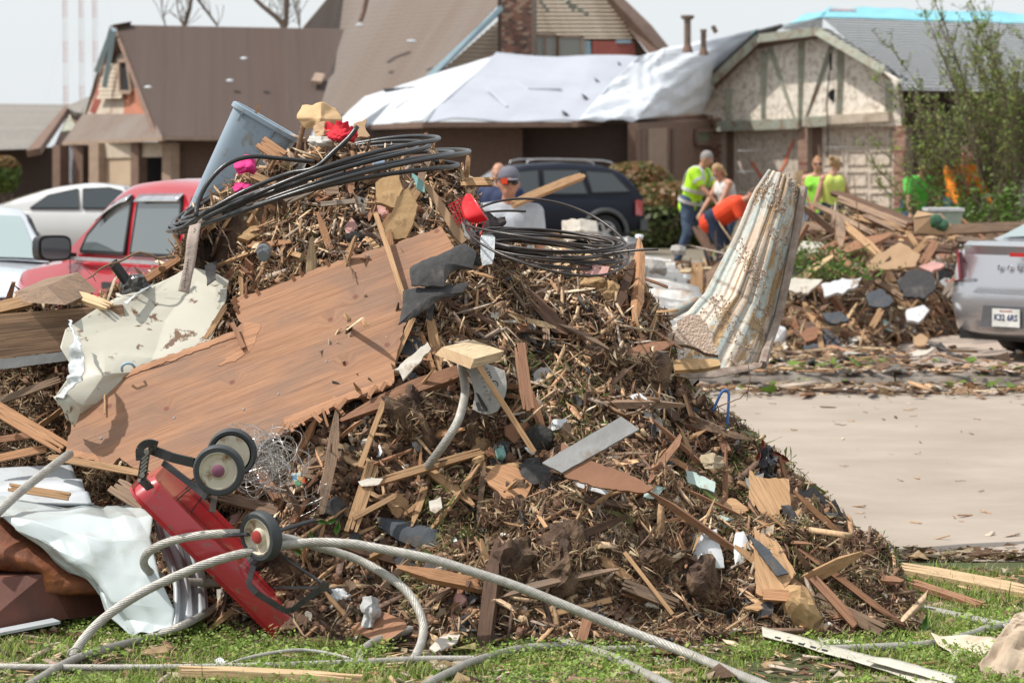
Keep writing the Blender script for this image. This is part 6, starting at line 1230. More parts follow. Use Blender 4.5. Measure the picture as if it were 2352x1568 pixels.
 ('card_scrap', 'tan wood scrap standing up at the right of the red cloth', [(812, 285), (842, 272), (838, 290), (850, 312), (820, 316)], 'card', dict(Y=11.98, th=.01)),
 ('cloth_scrap', 'frayed grey cloth right of the wide tapered board', [(1225, 858), (1240, 845), (1262, 843), (1262, 858), (1252, 870), (1249, 893), (1224, 893)], 'cloth', dict(lift=.08, curl=.01, th=.003)),
 ('photo_card', 'small glossy picture card beside the wire tangle', [(668, 1087), (702, 1082), (714, 1108), (680, 1118)], 'mint', dict(lift=.10, th=.002, jag=0)),
 ('shard', 'pink checked paper scrap on the upper heap', [(790, 520), (808, 500), (822, 520), (810, 538), (795, 535)], 'pink', dict(lift=.07, th=.003)),
 ('shard', 'bright green plastic scrap above the plywood', [(852, 556), (875, 551), (868, 560), (853, 565)], 'leafgreen', dict(lift=.06, th=.003)),
]
W['leafgreen'] = mat('green_plastic', (.08, .5, .05), rough=.5)
for nm, lab, pts, m, kw in SH: shard(nm, lab, pts, W[m], **({'th': .007} | kw), cat={'shingle': 'shingle', 'paper': 'paper', 'insulation': 'insulation'}.get(nm, nm.replace('_', ' ').split()[0] if nm in ('panel', 'flashing', 'shard') else 'scrap'))
pc = [q for q in bpy.data.objects if q.name == 'photo_card'][0]
for x, y, c, nm in ((676, 1096, (.1, .3, .5), 'sky_blue_patch'), (690, 1098, (.55, .3, .1), 'orange_patch'), (700, 1103, (.6, .12, .05), 'red_patch'), (684, 1108, (.1, .3, .12), 'green_patch')):
    b_ = hit(691, 1100).y - .115; shard('picture_patch', None, [(x - 6, y - 5), (x + 7, y - 6), (x + 6, y + 5), (x - 6, y + 6)], mat(nm, c, rough=.3, bump=0), .001, Y=b_ - (y - 1100) * .0013, jag=1, parent=pc)
for lab, c, r, m, nm in [('pink foam chunk beside the yellow insulation wedge', (878, 490), (.04, .03, .035), 'pink', 'foam_chunk'), ('black asphalt lump resting on the plywood edge', (818, 562), (.055, .04, .045), 'lump', 'asphalt_lump'), ('pink foam block below the black wire coil', (1250, 645), (.045, .03, .03), 'pink', 'foam_chunk'),
  ('ochre insulation chunk under the wire coil', (1358, 648), (.055, .03, .03), 'foam', 'insulation_chunk'), ('rounded brown chunk on the right shoulder', (1398, 675), (.05, .035, .04), 'foam', 'insulation_chunk'), ('large yellow brown chunk at the right foot of the heap', (1845, 1412), (.11, .06, .045), 'foam', 'insulation_chunk'),
  ('dark porous asphalt block in the middle of the heap', (1232, 1020), (.075, .05, .06), 'lump', 'asphalt_lump'), ('pink foam chunk behind the rear wagon wheel', (548, 1205), (.04, .04, .03), 'pink', 'foam_chunk'), ('pale plaster chunk resting on the orange insulation flake', (1100, 1060), (.03, .03, .03), 'foam', 'plaster_chunk'),
  ('whitish broken brick standing at the edge of the road', (2036, 1268), (.045, .04, .035), 'plas', 'brick'), ('small ochre stone at the summit left edge', (478, 512), (.035, .03, .022), 'foam', 'stone'), ('round white pebble at the heap foot', (820, 1448), (.02, .02, .015), 'tan', 'pebble'), ('small round pale stone beside the yellow chunk', (1900, 1440), (.02, .02, .015), 'plas', 'pebble'), ('knobbly brown chunk in the upper centre under the coil', (930, 480), (.07, .05, .05), 'brd', 'clay_chunk'),
  ('tan crushed can shaped scrap at the right slope', (1650, 1075), (.05, .04, .03), 'card', 'paper_wad'), ('blue crumpled wrapper in the centre of the heap', (1150, 1040), (.025, .02, .015), 'teal', 'wrapper'), ('white crumpled paper by the wagon handle end', (783, 1370), (.035, .03, .035), 'white', 'paper_wad'), ('pink plastic scrap low in the middle of the heap', (1060, 1378), (.022, .02, .025), 'pink', 'plastic_scrap')]:
    rock(nm, lab, c, r, W[m], seed=c[0] * .01, rough=.3 if m in ('foam', 'card', 'white') else .2)
# ---------------- scattered individual pieces
COLW = {'tan_wood': 'tan', 'red_brown_wood': 'reddish brown', 'weathered_wood': 'weathered brown', 'orange_wood': 'orange', 'dark_wood': 'dark brown', 'pale_wood': 'pale', 'hardboard': 'chocolate brown', 'cardboard': 'beige', 'tar_shingle': 'black', 'blue_grey_shingle': 'blue grey', 'grey_flashing': 'mottled grey',
        'plasterboard': 'chalky', 'broken_white_plastic': 'bright white', 'pale_blue_foam': 'mint', 'yellow_insulation': 'ochre'}
def region(x, y):
    if x < 480: return 'in the left hollow of the main heap'
    if y < 560 and x < 800: return 'between the blue bin and the plywood'
    if y < 600: return 'around the yellow insulation wedge'
    if y < 800 and x < 900: return 'on the left flank against the plywood edge'
    if y < 820: return 'on the shoulder below the wire coil' if x > 1150 else 'beside the large dark shingle sheets'
    if x > 1640: return 'on the low right slope of the main heap'
    if y < 1060: return 'between the printed sack and the right slope' if x > 1180 else 'below the plywood sheet near the steel strand'
    if x < 850: return 'behind the overturned wagon'
    if y < 1280: return 'around the torn hardboard and pine sprig' if x > 1180 else 'above the long steel strand in the lower heap'
    return 'along the foot of the heap by the grass' if x < 1300 else 'at the lower right foot of the heap'
def scatter(name, n, H, px, py, lens, protos, label, cat, group, tilt=.55, lift=.02, avoid=True):
    k = 0; tries = 0
    while k < n and tries < n * 30:
        tries += 1; x = random.uniform(*px); y = random.uniform(*py)
        v = hit(x, y, H=H, y0=(9.3 if H is Hp else 24), y1=(14.9 if H is Hp else 40), n=(350 if H is Hp else 500))
        if float(H(v.x, v.y)) < .03 or v.y > (12.4 if H is Hp else 33): continue
        if H is Hp and v.y > float(np.interp(v.x, _cx, _cy)) + .05: continue
        N_ = nrm(v.x, v.y, H); N_ = (N_ + Vector([random.gauss(0, tilt) for _ in range(3)])).normalized(); N_.y = -abs(N_.y); r = Vector([random.gauss(0, 1) for _ in range(3)]); X_ = (r - r.dot(N_) * N_).normalized(); Y_ = N_.cross(X_)
        src = random.choice(protos); o = bpy.data.objects.new(name, src); L = lens[0] * (lens[1] / lens[0]) ** (random.random() ** 1.6)
        M = Matrix((X_, Y_, N_)).transposed().to_4x4(); M.translation = v + nrm(v.x, v.y, H) * lift * random.uniform(.2, 1.3); M = M @ Matrix.Diagonal((L, L, L, 1)); o.matrix_basis = M; COL.objects.link(o); k += 1
        if H is Hp: cw = COLW.get(src.materials[0].name, 'brown'); tag(o, cw + ' ' + label + ' ' + region(x, y), cat, cw + ' ' + label + ' ' + region(x, y))
        else: cw = COLW.get(src.materials[0].name, 'brown'); rr = ('on top of' if y < 570 else 'low down in' if y > 700 else 'midway up') + ' the ' + ('left part' if x < 1750 else 'middle' if x < 2020 else 'right part') + ' of the far heap'; tag(o, cw + ' ' + label + ' ' + rr, cat, cw + ' ' + label + ' ' + rr)
def protos(kind, n, mats):
    out = []
    for i in range(n):
        m = mats[i % len(mats)]; mb = MB()
        if kind == 'stick':
            w_ = random.uniform(.05, .13); t = random.uniform(.03, .06); K = 5; b = random.uniform(-.03, .03); V = []
            for k in range(K):
                f = k / (K - 1); s = (random.uniform(.2, .5) if k in (0, K - 1) else random.uniform(.85, 1.1)); yb = random.uniform(-.01, .01)
                for dy, dz in ((-1, -1), (1, -1), (1, 1), (-1, 1)): V.append((f - .5 + random.uniform(-.03, .03), dy * w_ / 2 * s + yb, dz * t / 2 * s + b * math.sin(math.pi * f)))
            mb.add(V, [(k * 4 + q, k * 4 + (q + 1) % 4, (k + 1) * 4 + (q + 1) % 4, (k + 1) * 4 + q) for k in range(K - 1) for q in range(4)] + [(3, 2, 1, 0), (16, 17, 18, 19)])
        else:
            N = random.randint(6, 10); th = {'flake': .06, 'shingle': .035, 'block': .3}[kind]; pts = []
            for k in range(N): a = 2 * math.pi * (k + random.uniform(-.25, .25)) / N; r = random.uniform(.32, .56); pts.append((r * math.cos(a), r * math.sin(a) * random.choice((.6, .8, 1)), .05 * math.cos(a * 2 + i)))
            c0 = (0, 0, .05 * random.uniform(-1, 1)); V = [c0] + pts + [(c0[0], c0[1], c0[2] - th)] + [(x, y, z - th) for x, y, z in pts]; S = N + 1
            mb.add(V, [(0, 1 + k, 1 + (k + 1) % N) for k in range(N)] + [(S, S + 1 + (k + 1) % N, S + 1 + k) for k in range(N)] + [(1 + (k + 1) % N, 1 + k, S + 1 + k, S + 1 + (k + 1) % N) for k in range(N)])
        me = bpy.data.meshes.new(kind); me.from_pydata([tuple(v) for v in mb.v], [], mb.f); me.materials.append(m); out.append(me)
    return out
random.seed(99)
stk = protos('stick', 15, [W['tan'], W['red'], W['old'], W['red'], W['tan'], W['oran'], W['dark'], W['pale']]); flk = protos('flake', 12, [W['tan'], W['red'], W['old'], W['brd'], W['card'], W['dark']]); shg = protos('shingle', 10, [W['tar'], W['tarb'], W['tar'], W['metal']])
wht_ = protos('flake', 8, [W['plas'], W['white'], W['plas'], W['mint']]); blo = protos('block', 8, [W['foam'], W['plas'], W['foam'], W['brd'], W['card']])
A1 = ((0, 2150), (380, 1480))
scatter('wood_splinter', 250, Hp, (480, 2080), (380, 1480), (.08, .40), stk, 'splintered stick', 'splinter', 'broken sticks in the main heap', lift=.035)
scatter('wood_splinter', 50, Hp, (0, 480), (690, 1100), (.12, .40), stk, 'splintered stick', 'splinter', 'broken sticks in the left hollow', lift=.05)
scatter('wood_flake', 170, Hp, (430, 2080), (370, 1480), (.05, .17), flk, 'torn flake', 'wood flake', 'wood flakes in the main heap', lift=.03)
scatter('shingle_scrap', 110, Hp, (430, 2050), (370, 1470), (.05, .13), shg, 'torn shingle scrap', 'shingle', 'shingle scraps in the main heap', lift=.03)
scatter('plaster_scrap', 75, Hp, (430, 2050), (370, 1470), (.025, .08), wht_, 'broken scrap', 'scrap', 'pale scraps in the main heap', lift=.03)
scatter('insulation_scrap', 60, Hp, (430, 2050), (370, 1470), (.035, .09), blo, 'crumbling lump', 'chunk', 'ochre lumps in the main heap', lift=.02)

for i, (x, y, a, b_, lab) in enumerate([(962, 962, .15, .085, 'large clod of red soil hanging with dry roots under the plywood right corner'), (1085, 985, .13, .07, 'dark red soil clod under the printed sack'), (1300, 1290, .13, .09, 'sod clod in the lower middle under the pine sprig'), (1170, 1330, .14, .08, 'sod clod above the long steel strand, left of the pine sprig'), (1460, 860, .12, .08, 'earth clod in the shadow of the right shoulder'), (1620, 1370, .14, .08, 'earth clod above the foot of the right slope'), (1180, 1180, .12, .07, 'grassy clod left of the torn hardboard'), (1480, 1300, .10, .06, 'small earth clod right of the pine sprig'), (640, 1330, .10, .06, 'earth clod behind the wagon yoke'), (1380, 830, .09, .06, 'small earth clod below the flat lath on the shoulder')]):
    o = rock('soil_clod', lab, (x, y), (a * .9, b_, b_ * .85), soil, i + .5, 'soil clod', .34); d = RNG.normal(0, 1, (420, 3)); d /= np.linalg.norm(d, axis=1, keepdims=True); d[:, 1] = -abs(d[:, 1]); leafset('root_fibres', d * np.array((a, b_ * 1.1, b_)) + np.array(o.location), d, .05, STRAWC, ams, o, aspect=.035); leafset('clod_crumbs', d[::-1][:300] * np.array((a * .95, b_ * 1.05, b_ * .9)) + np.array(o.location), d[:300], .022, np.array([(.17, .09, .06), (.10, .05, .035), (.30, .2, .12)]), amr, o)
random.seed(123)
scatter('lath', 70, Hp, (480, 2050), (390, 1440), (.25, .62), protos('stick', 9, [W['tan'], W['red'], W['old'], W['oran'], W['dark']])[:9], 'long lath', 'lath', 'long laths', lift=.06, tilt=.45)
# ================= steel strand, cables
random.seed(31)
def strand(label, pts, r=.0185, name='steel_strand', m=None, cat='cable', step=.009):
    """pts: (px,py,Y); Y None = lying on the ground, 'h' = on the heap face"""
    r *= .86; Q = []
    for x, y, Y in pts:
        if Y is None: Q.append(G(x, y, r * 1.5 + .006))
        elif Y == 'h': v = hit(x, y); Q.append(P(x, y, v.y - .05))
        else: Q.append(P(x, y, Y))
    return tag(MB().tube(spline(Q, step), r, 28, lobes=1, twist=.34 / r, amp=.032).obj(name, m or W['galv'], smooth=False), label, cat)
strand('long thick steel strand arching over the wagon and down to the bottom right', [(167, 1590, 9.55), (165, 1520, 9.72), (187, 1474, 9.80), (239, 1419, 9.86), (325, 1361, 9.92), (427, 1313, 9.96), (513, 1282, 9.98), (615, 1258, 10.0), (718, 1245, 10.0), (804, 1248, 9.98), (849, 1255, 9.97), (986, 1282, 9.92), (1088, 1313, 9.90), (1191, 1347, 9.88), (1328, 1402, 9.84), (1430, 1443, 9.80), (1550, 1488, 9.70), (1650, 1530, None), (1760, 1575, None), (1900, 1640, None)], .0185)
strand('steel strand looping round behind the wagon and back down through the grass', [(560, 1338, 10.45), (470, 1337, 10.40), (410, 1334, 10.35), (359, 1322, 10.25), (332, 1299, 10.18), (337, 1272, 10.12), (376, 1248, 10.08), (444, 1231, 10.04), (547, 1224, 10.02), (649, 1234, 10.03), (718, 1252, 10.05), (815, 1282, 10.05), (883, 1318, 10.0), (934, 1357, 9.95), (965, 1408, 9.88), (972, 1455, 9.82), (951, 1511, 9.72), (905, 1556, 9.6), (868, 1560, 9.58), (838, 1536, 9.68), (826, 1508, 9.80), (849, 1480, 9.92), (900, 1458, 10.06), (1000, 1428, 10.20)], .0175)
strand('thin steel strand arching low over the sawn timber in the grass', [(400, 1600, None), (437, 1568, 9.5), (547, 1517, 9.62), (649, 1495, 9.68), (718, 1494, 9.70), (804, 1513, 9.66), (850, 1540, 9.58), (900, 1572, 9.5)], .0075)
strand('steel strand lying level across the grass along the whole front', [(-40, 1530, None), (160, 1532, None), (376, 1532, None), (600, 1528, None), (804, 1521, None), (960, 1513, None), (1088, 1512, None)], .013)
strand('steel strand rising from the bottom edge to the middle of the grass', [(930, 1610, None), (986, 1568, None), (1040, 1540, None), (1088, 1518, None), (1191, 1490, None), (1256, 1484, None), (1300, 1483, None)], .0165)
strand('steel strand coming out of the heap foot and running down right', [(1095, 1425, 10.3), (1130, 1434, 10.2), (1225, 1456, None), (1276, 1468, None), (1396, 1504, None), (1470, 1540, None), (1533, 1572, None), (1600, 1620, None)], .0175)
strand('short bit of steel strand showing at the right of the lower grass', [(1360, 1490, None), (1430, 1489, None), (1510, 1488, None)], .013)
strand('smooth steel strand running left from under the wagon through the grass', [(-60, 1650, None), (68, 1572, None), (154, 1521, None), (239, 1490, None), (342, 1463, None), (427, 1432, 10.1), (500, 1392, 10.5)], .016)
strand('steel strand lying on the verge at the right', [(1960, 1368, 10.9), (2095, 1392, None), (2232, 1420, None), (2330, 1441, None), (2420, 1452, None)], .0165)
strand('steel strand on the verge behind the torn cardboard', [(1900, 1490, None), (2027, 1485, None), (2146, 1477, None), (2249, 1450, None), (2340, 1425, None)], .0165)
strand('steel strand buried in the heap below the sawn timber block', [(1055, 815, 10.95), (1064, 862, 10.72), (1068, 903, 10.62), (1054, 961, 10.52), (1027, 1009, 10.50), (993, 1056, 10.55), (965, 1090, 10.65)], .0185)
strand('steel strand poking down left from under the plywood corner', [(160, 1042, 10.85), (135, 1060, 10.7), (60, 1118, 10.55), (0, 1172, 10.4), (-60, 1235, 10.3)], .019)
strand('thin silver rod showing in the centre of the heap', [(1000, 1060, 'h'), (1100, 1035, 'h')], .005)
# wire wrapped round the strand end
b_ = P(172, 1492, 9.77); e_ = P(167, 1595, 9.53); ax = (e_ - b_).normalized(); u = ax.orthogonal().normalized(); v_ = ax.cross(u)
tag(MB().tube([b_ + ax * (t * .19) + (u * math.cos(t * 34) + v_ * math.sin(t * 34)) * .024 for t in np.linspace(0, 1, 130)], .0035, 6).obj('binding_wire', W['galv'], smooth=True), 'wire wound tightly round the strand end at the bottom left', 'wire')
# ---- black cable coils
cab = mat('black_cable', (.028, .028, .030), (.022, .022, .024), 20, .32, .1, spec=.6); cab2 = mat('black_copper_cable', (.035, .032, .032), (.05, .03, .024), 12, .36, .1, spec=.6)
C1 = root('cable_coil', P(735, 430, 11.9), 'big loose coil of thick black cable draped over the summit of the main heap', 'cable coil')
for i, (xl, yl, xr, yr, near, far, dy) in enumerate([(385, 528, 1008, 318, 11.35, 12.3, 0), (392, 520, 1078, 350, 11.3, 12.45, 4), (400, 510, 985, 335, 11.4, 12.3, -4), (412, 516, 1052, 372, 11.38, 12.3, 7), (396, 532, 1040, 352, 11.42, 12.35, -2), (420, 500, 960, 340, 11.45, 12.2, 2)]):
    pts = []
    for k in range(26):
        a = 2 * math.pi * k / 25 + .35; f = (1 - math.cos(a)) / 2; s = math.sin(a)       # f: left to right, s: near (+) / far (-)
        Y = (near + far) / 2 - s * (far - near) / 2; bx = xl + (xr - xl) * f; base = yl + (yr - yl) * (1 - (1 - f) ** 1.75); y = base + s * (17 + 4 * math.sin(i)) * (1 if s > 0 else .8) * (1 + 1.0 * (1 - f) ** 2) + dy * math.sin(a * 1.5 + i) ; pts.append(P(bx, y, Y))
    MB().tube(spline(pts[:-1] + [pts[0]], .02), .0095, 10).obj('cable_loop', cab, C1, smooth=True)
MB().tube(spline(PP([(821, 291, 11.42), (800, 318, 11.40), (765, 350, 11.38), (738, 376, 11.37), (712, 390, 11.38), (660, 400, 11.4), (560, 440, 11.38), (470, 490, 11.4), (425, 520, 11.5)]), .02), .0095, 10).obj('cable_end', cab, C1, smooth=True)
MB().tube(spline(PP([(450, 498, 11.35), (455, 465, 11.38), (478, 420, 11.40), (520, 378, 11.42), (575, 360, 11.45), (640, 364, 11.5), (720, 372, 11.6)]), .02), .0095, 10).obj('cable_end', cab, C1, smooth=True)
C2 = root('cable_coil', P(1260, 560, 11.7), 'tight round coil of thinner black wire lying on the right shoulder', 'cable coil')
def ring(cx, cy, hw, hh, Yc, dY, tilt, ph=0, r=.0048, turns=1.0, wob=3):
    n = 34; pts = []
    for k in range(int(n * turns) + 1):
        a = 2 * math.pi * k / n + ph; pts.append(P(cx + hw * math.cos(a), cy + tilt * math.cos(a) + hh * math.sin(a) + wob * math.sin(2.3 * a + ph), Yc - dY * math.sin(a)))
    MB().tube(spline(pts, .015), r, 8).obj('cable_loop', cab2, C2, smooth=True)
ring(1258, 545, 188, 78, 11.45, .36, 34, 0, .0052, 1.0, 6); ring(1250, 525, 185, 30, 11.5, .40, 22, .6, .0052, .62, 5)
for i in range(13): ring(1270 + random.uniform(-14, 10), 568 + random.uniform(-18, 20), 152 + random.uniform(-12, 22), 20 + random.uniform(-4, 10), 11.5, .28 + random.uniform(-.03, .03), random.uniform(4, 26), random.uniform(0, 6), .0048, random.uniform(.8, 1.25))
MB().tube(spline(PP([(1380, 586, 11.3), (1430, 578, 11.25), (1470, 574, 11.22), (1512, 573, 11.2)]), .02), .005, 8).obj('cable_end', cab2, C2, smooth=True)
MB().tube(spline(PP([(1175, 575, 11.5), (1260, 590, 11.3), (1330, 605, 11.25), (1360, 612, 11.25)]), .02), .005, 8).obj('cable_end', cab2, C2, smooth=True)
# ---- wire tangle
wm = mat('thin_bright_wire', (.55, .54, .52), (.42, .41, .39), 20, .3, 0, metal=.6); mb = MB(); random.seed(8)
for i in range(85):
    cx, cy = random.gauss(607, 26), random.gauss(1062, 26); r1, r2 = random.uniform(18, 62), random.uniform(14, 50); ph = random.uniform(0, 6.3); ta = random.uniform(0, 3.1); Y = random.uniform(10.32, 10.6); pts = []
    for k in range(11):
        a = ph + k * .55; X_ = r1 * math.cos(a); Z_ = r2 * math.sin(a * 1.07); pts.append(P(cx + X_ * math.cos(ta) - Z_ * math.sin(ta), cy + X_ * math.sin(ta) + Z_ * math.cos(ta) * .8, Y + .05 * math.sin(a * 1.3 + i)))
    mb.tube(spline(pts, .02), .0011, 4, caps=False)
for pts in ([(610, 1120), (655, 1150), (700, 1160), (740, 1150), (720, 1170), (690, 1185)], [(600, 1110), (640, 1190), (672, 1198), (660, 1220)], [(640, 1130), (700, 1140), (750, 1110), (742, 1140), (700, 1160)]): mb.tube(spline([P(x, y, 10.4) for x, y in pts], .02), .0011, 4, caps=False)
tag(mb.obj('wire_tangle', wm), 'bird nest tangle of fine bright wire beside the upper wagon wheels', 'wire')
# ================= red wagon
A_ = Vector((.70, .03, -.72)).normalized(); Wd = Vector((.04, -.975, -.165)); Wd = (Wd - Wd.dot(A_) * A_).normalized(); Nn = A_.cross(Wd); Nn = Nn if Nn.z > 0 else -Nn    # Nn: out of the underside
org_ = P(534, 1292, 10.20) - Wd * .19
WG = bpy.data.objects.new('toy_wagon', None); COL.objects.link(WG); M = Matrix((A_, Wd, Nn)).transposed().to_4x4(); M.translation = org_; WG.matrix_world = M
tag(WG, 'red steel toy wagon with black handle and white hubbed wheels, tipped over against the heap', 'wagon')
wred = mat('wagon_red', (.42, .018, .028), (.37, .014, .022), 3, .34, .05, coat=.7, c3=(.20, .09, .06), s3=16, t3=.62, sharp=.06)
L2, W2, Dp = .44, .185, .084
def rrect(l, w_, r, z, n=5):
    out = []
    for sx, sy, a0 in ((1, 1, 0), (-1, 1, 90), (-1, -1, 180), (1, -1, 270)):
        for k in range(n + 1): a = math.radians(a0 + 90 * k / n); out.append((sx * (l - r) + r * math.cos(a), sy * (w_ - r) + r * math.sin(a), z))
    return out
prof = [(L2 - .035, W2 - .03, .045, 0), (L2 - .022, W2 - .014, .055, .006), (L2 - .014, W2 - .008, .06, -.012), (L2, W2, .07, -Dp), (L2 + .012, W2 + .012, .078, -Dp - .004), (L2 + .014, W2 + .014, .08, -Dp + .006), (L2 + .012, W2 + .012, .078, -Dp - .006), (L2 - .004, W2 - .004, .066, -Dp + .002), (L2 - .02, W2 - .012, .056, -.012), (L2 - .03, W2 - .022, .05, -.004)]
V = []; 
for l, w_, r, z in prof: V += rrect(l, w_, r, z)
n = 24; F = [(i * n + k, i * n + (k + 1) % n, (i + 1) * n + (k + 1) % n, (i + 1) * n + k) for i in range(len(prof) - 1) for k in range(n)] + [tuple(range(n - 1, -1, -1)), tuple((len(prof) - 1) * n + k for k in range(n))]
def wo(mb, name, m, par=None, smooth=True, angle=35):
    o = mb.obj(name, m, None, local=False, smooth=smooth, angle=angle); o.parent = par or WG; return o
tray = wo(MB().add(V, F), 'tray', wred); blkm = mat('black_enamel', (.022, .024, .028), (.03, .03, .034), 8, .32, .1, coat=.3, c3=(.12, .07, .05), s3=20, t3=.66)

wm1 = mat('wheel_cream', (.62, .57, .47), (.55, .49, .39), 6, .5, .1, c3=(.25, .14, .07), s3=14, t3=.60); ty_ = mat('wagon_tyre', (.05, .056, .06), (.04, .045, .05), 10, .6, .15)
hub = [mat('wheel_hub_purple', (.28, .10, .17), rough=.4, bump=0), mat('wheel_hub_red', (.42, .05, .05), rough=.4, bump=0)]
def wheel(c, ax, R, hm, lab=None):
    c = Vector(c); ax = Vector(ax).normalized()
    w_ = wo(MB().lathe(c - ax * .02, ax, [(0, R * .80), (-.002, R * .93), (.006, R * .99), (.014, R), (.030, R), (.038, R * .985), (.044, R * .92), (.044, R * .76), (.036, R * .74), (.0, R * .74)], 40, caps=False), 'wheel', ty_)
    wo(MB().lathe(c - ax * .02, ax, [(.0, R * .2), (.0, R * .74), (.040, R * .75), (.042, R * .70), (.032, R * .64), (.028, R * .36), (.040, R * .28), (.041, .004)], 36), 'rim', wm1, w_)
    wo(MB().lathe(c - ax * .02, ax, [(.038, R * .26), (.047, R * .24), (.049, R * .20), (.050, .002)], 24), 'hub_cap', hm, w_)
    for k in range(16): pass
    return w_
R = .091
def loc(px, py, Y): return M.inverted() @ P(px, py, Y)
c1 = loc(503, 1079, 9.98); wheel(c1, (0, 1, 0), R, hub[0]); c2 = c1 + Vector((-.0, -.33, .0)); wheel(c2, (0, -1, 0), R, hub[0])
wo(MB().tube([c1, c2], .008, 10), 'axle', blkm)
# rear bracket: bent strap legs from tray to axle
for y in (-.10, .10):
    k = MB(); k.bar((c1.x - .02, y, .0), (c1.x, y, c1.z), .03, .004, (1, 0, 0)); k.bar((c1.x + .05, y, .0), (c1.x, y, c1.z - .01), .025, .004, (1, 0, 0)); wo(k, 'axle_bracket', blkm, smooth=False)
# steered axle pair
c3 = loc(600, 1230, 9.97); axd = (M.to_3x3().inverted() @ Vector((-.66, -.74, -.12))).normalized(); wheel(c3, axd, R, hub[1])
c4 = c3 - axd * .26; wo(MB().tube([c3, c4], .008, 10), 'axle', blkm)
md_ = (c3 + c4) / 2; k = MB(); k.bar(c3 - axd * .05, (md_.x + .03, -.01, .05), .03, .006, (1, 0, 0)); k.bar(c4 + axd * .05, (md_.x + .03, -.01, .05), .03, .006, (1, 0, 0)); k.lathe((md_.x + .03, -.01, 0), (0, 0, 1), [(0, .04), (.05, .035), (.06, .02)], 16); wo(k, 'steering_fork', blkm, smooth=False)
def wq(l): return [loc(*q) for q in l]
# bent handle strap at the lower end
k = MB(); q = wq([(582, 1298, 9.98), (570, 1340, 9.97), (590, 1362, 9.96), (655, 1402, 9.95), (672, 1400, 9.93), (700, 1378, 9.92), (745, 1345, 9.92)])
for i in range(len(q) - 1): k.bar(q[i], q[i + 1], .020, .012, (0, 1, 0))
k.tube([q[-1], loc(762, 1362, 9.92)], .008, 10); k.lathe(q[-1] - Vector((0, .012, 0)), (0, 1, 0), [(0, .018), (.024, .018)], 14); wo(k, 'pull_yoke', blkm, smooth=False)
k = MB(); q = wq([(745, 1342, 9.93), (640, 1272, 10.0), (600, 1290, 10.02)]); k.tube([q[0], q[1]], .006, 8); wo(k, 'brace_rod', blkm)
k = MB(); k.bar(loc(632, 1350, 10.05), loc(740, 1349, 9.97), .020, .008, (0, 0, 1)); wo(k, 'cross_strap', blkm, smooth=False)
k = MB(); k.bar(loc(515, 1230, 10.02), loc(570, 1226, 9.98), .022, .010, (0, 0, 1)); wo(k, 'cross_strap', blkm, smooth=False)
k = MB(); k.bar(loc(487, 1175, 10.02), loc(494, 1130, 10.04), .022, .008, (0, 1, 0)); wo(k, 'support_strap', mat('rusty_strap', (.16, .12, .10), rough=.6), smooth=False)
# folded handle at the top
k = MB(); q = wq([(342, 1030, 10.05), (395, 1050, 10.02), (445, 1062, 10.0), (480, 1074, 10.0)])
for i in range(3): k.bar(q[i], q[i + 1], .034, .012, (0, 1, 0))
wo(k, 'handle_bar', blkm, smooth=False)
k = MB(); q = wq([(375, 1062, 10.08), (440, 1112, 10.03), (475, 1142, 10.0)]); k.bar(q[0], q[1], .022, .012, (0, 1, 0)); k.bar(q[1], q[2], .022, .012, (0, 1, 0)); wo(k, 'handle_shaft', blkm, smooth=False)
k = MB(); q = [Vector(v) for v in spline(wq([(362, 1022, 10.03), (340, 1017, 10.03), (322, 1030, 10.03), (322, 1055, 10.03)]), .01)]
for i in range(len(q) - 1): k.bar(q[i], q[i + 1] + (q[i + 1] - q[i]) * .2, .028, .014, (0, 1, 0))
k.bar(loc(336, 1034, 10.03), loc(326, 1098, 10.03), .030, .018, (0, 1, 0)); o = wo(k, 'handle_grip', blkm, smooth=False)
k = MB()
for t in (.2, .35, .5, .65, .8): a_, b2 = loc(336, 1034, 10.015), loc(326, 1098, 10.015); c_ = a_.lerp(b2, t); k.box(c_, (.006, .006, .034))
k.lathe(loc(337, 1036, 10.00), (0, 1, 0), [(0, .009), (.008, .009)], 12); k.lathe(loc(327, 1090, 10.00), (0, 1, 0), [(0, .009), (.008, .009)], 12); wo(k, 'grip_rivet', mat('rivet_steel', (.4, .38, .35), rough=.4, metal=.5, bump=0), o, smooth=False)
MBx = MB(); MBx.bar(loc(325, 1100, 10.04), loc(345, 1120, 10.1), .03, .012, (0, 1, 0)); wo(MBx, 'handle_shaft', blkm, smooth=False)
# ================= sheets
sid = mat('cream_aluminium', (.52, .50, .42), (.46, .44, .37), 2.5, .45, .06, c3=(.14, .075, .04), s3=11, t3=.60, sharp=.05, detail=5)
rows = [[(395, 642, 11.72), (430, 610, 11.75), (480, 625, 11.7), (525, 640, 11.65)], [(262, 690, 11.5), (340, 672, 11.55), (430, 665, 11.6), (520, 690, 11.55)], [(150, 758, 11.3), (262, 735, 11.4), (380, 735, 11.45), (500, 745, 11.4)], [(138, 800, 11.2), (240, 795, 11.25), (360, 800, 11.3), (480, 790, 11.3)], [(170, 850, 11.15), (240, 860, 11.12), (340, 850, 11.2), (430, 835, 11.25)], [(130, 905, 11.05), (190, 930, 11.08), (250, 920, 11.15), (330, 890, 11.2)], [(155, 955, 11.1), (185, 985, 11.15), (215, 960, 11.2), (300, 920, 11.25)]]
tag(patch3('crumpled_siding', rows, 90, 90, sid, None, .030, .17, .003, ridge='fold', smooth=False), 'crumpled sheet of cream aluminium siding between the left beam and the plywood', 'siding')
bm_ = mat('bright_bent_metal', (.68, .71, .72), rough=.3, metal=.2, bump=.05)
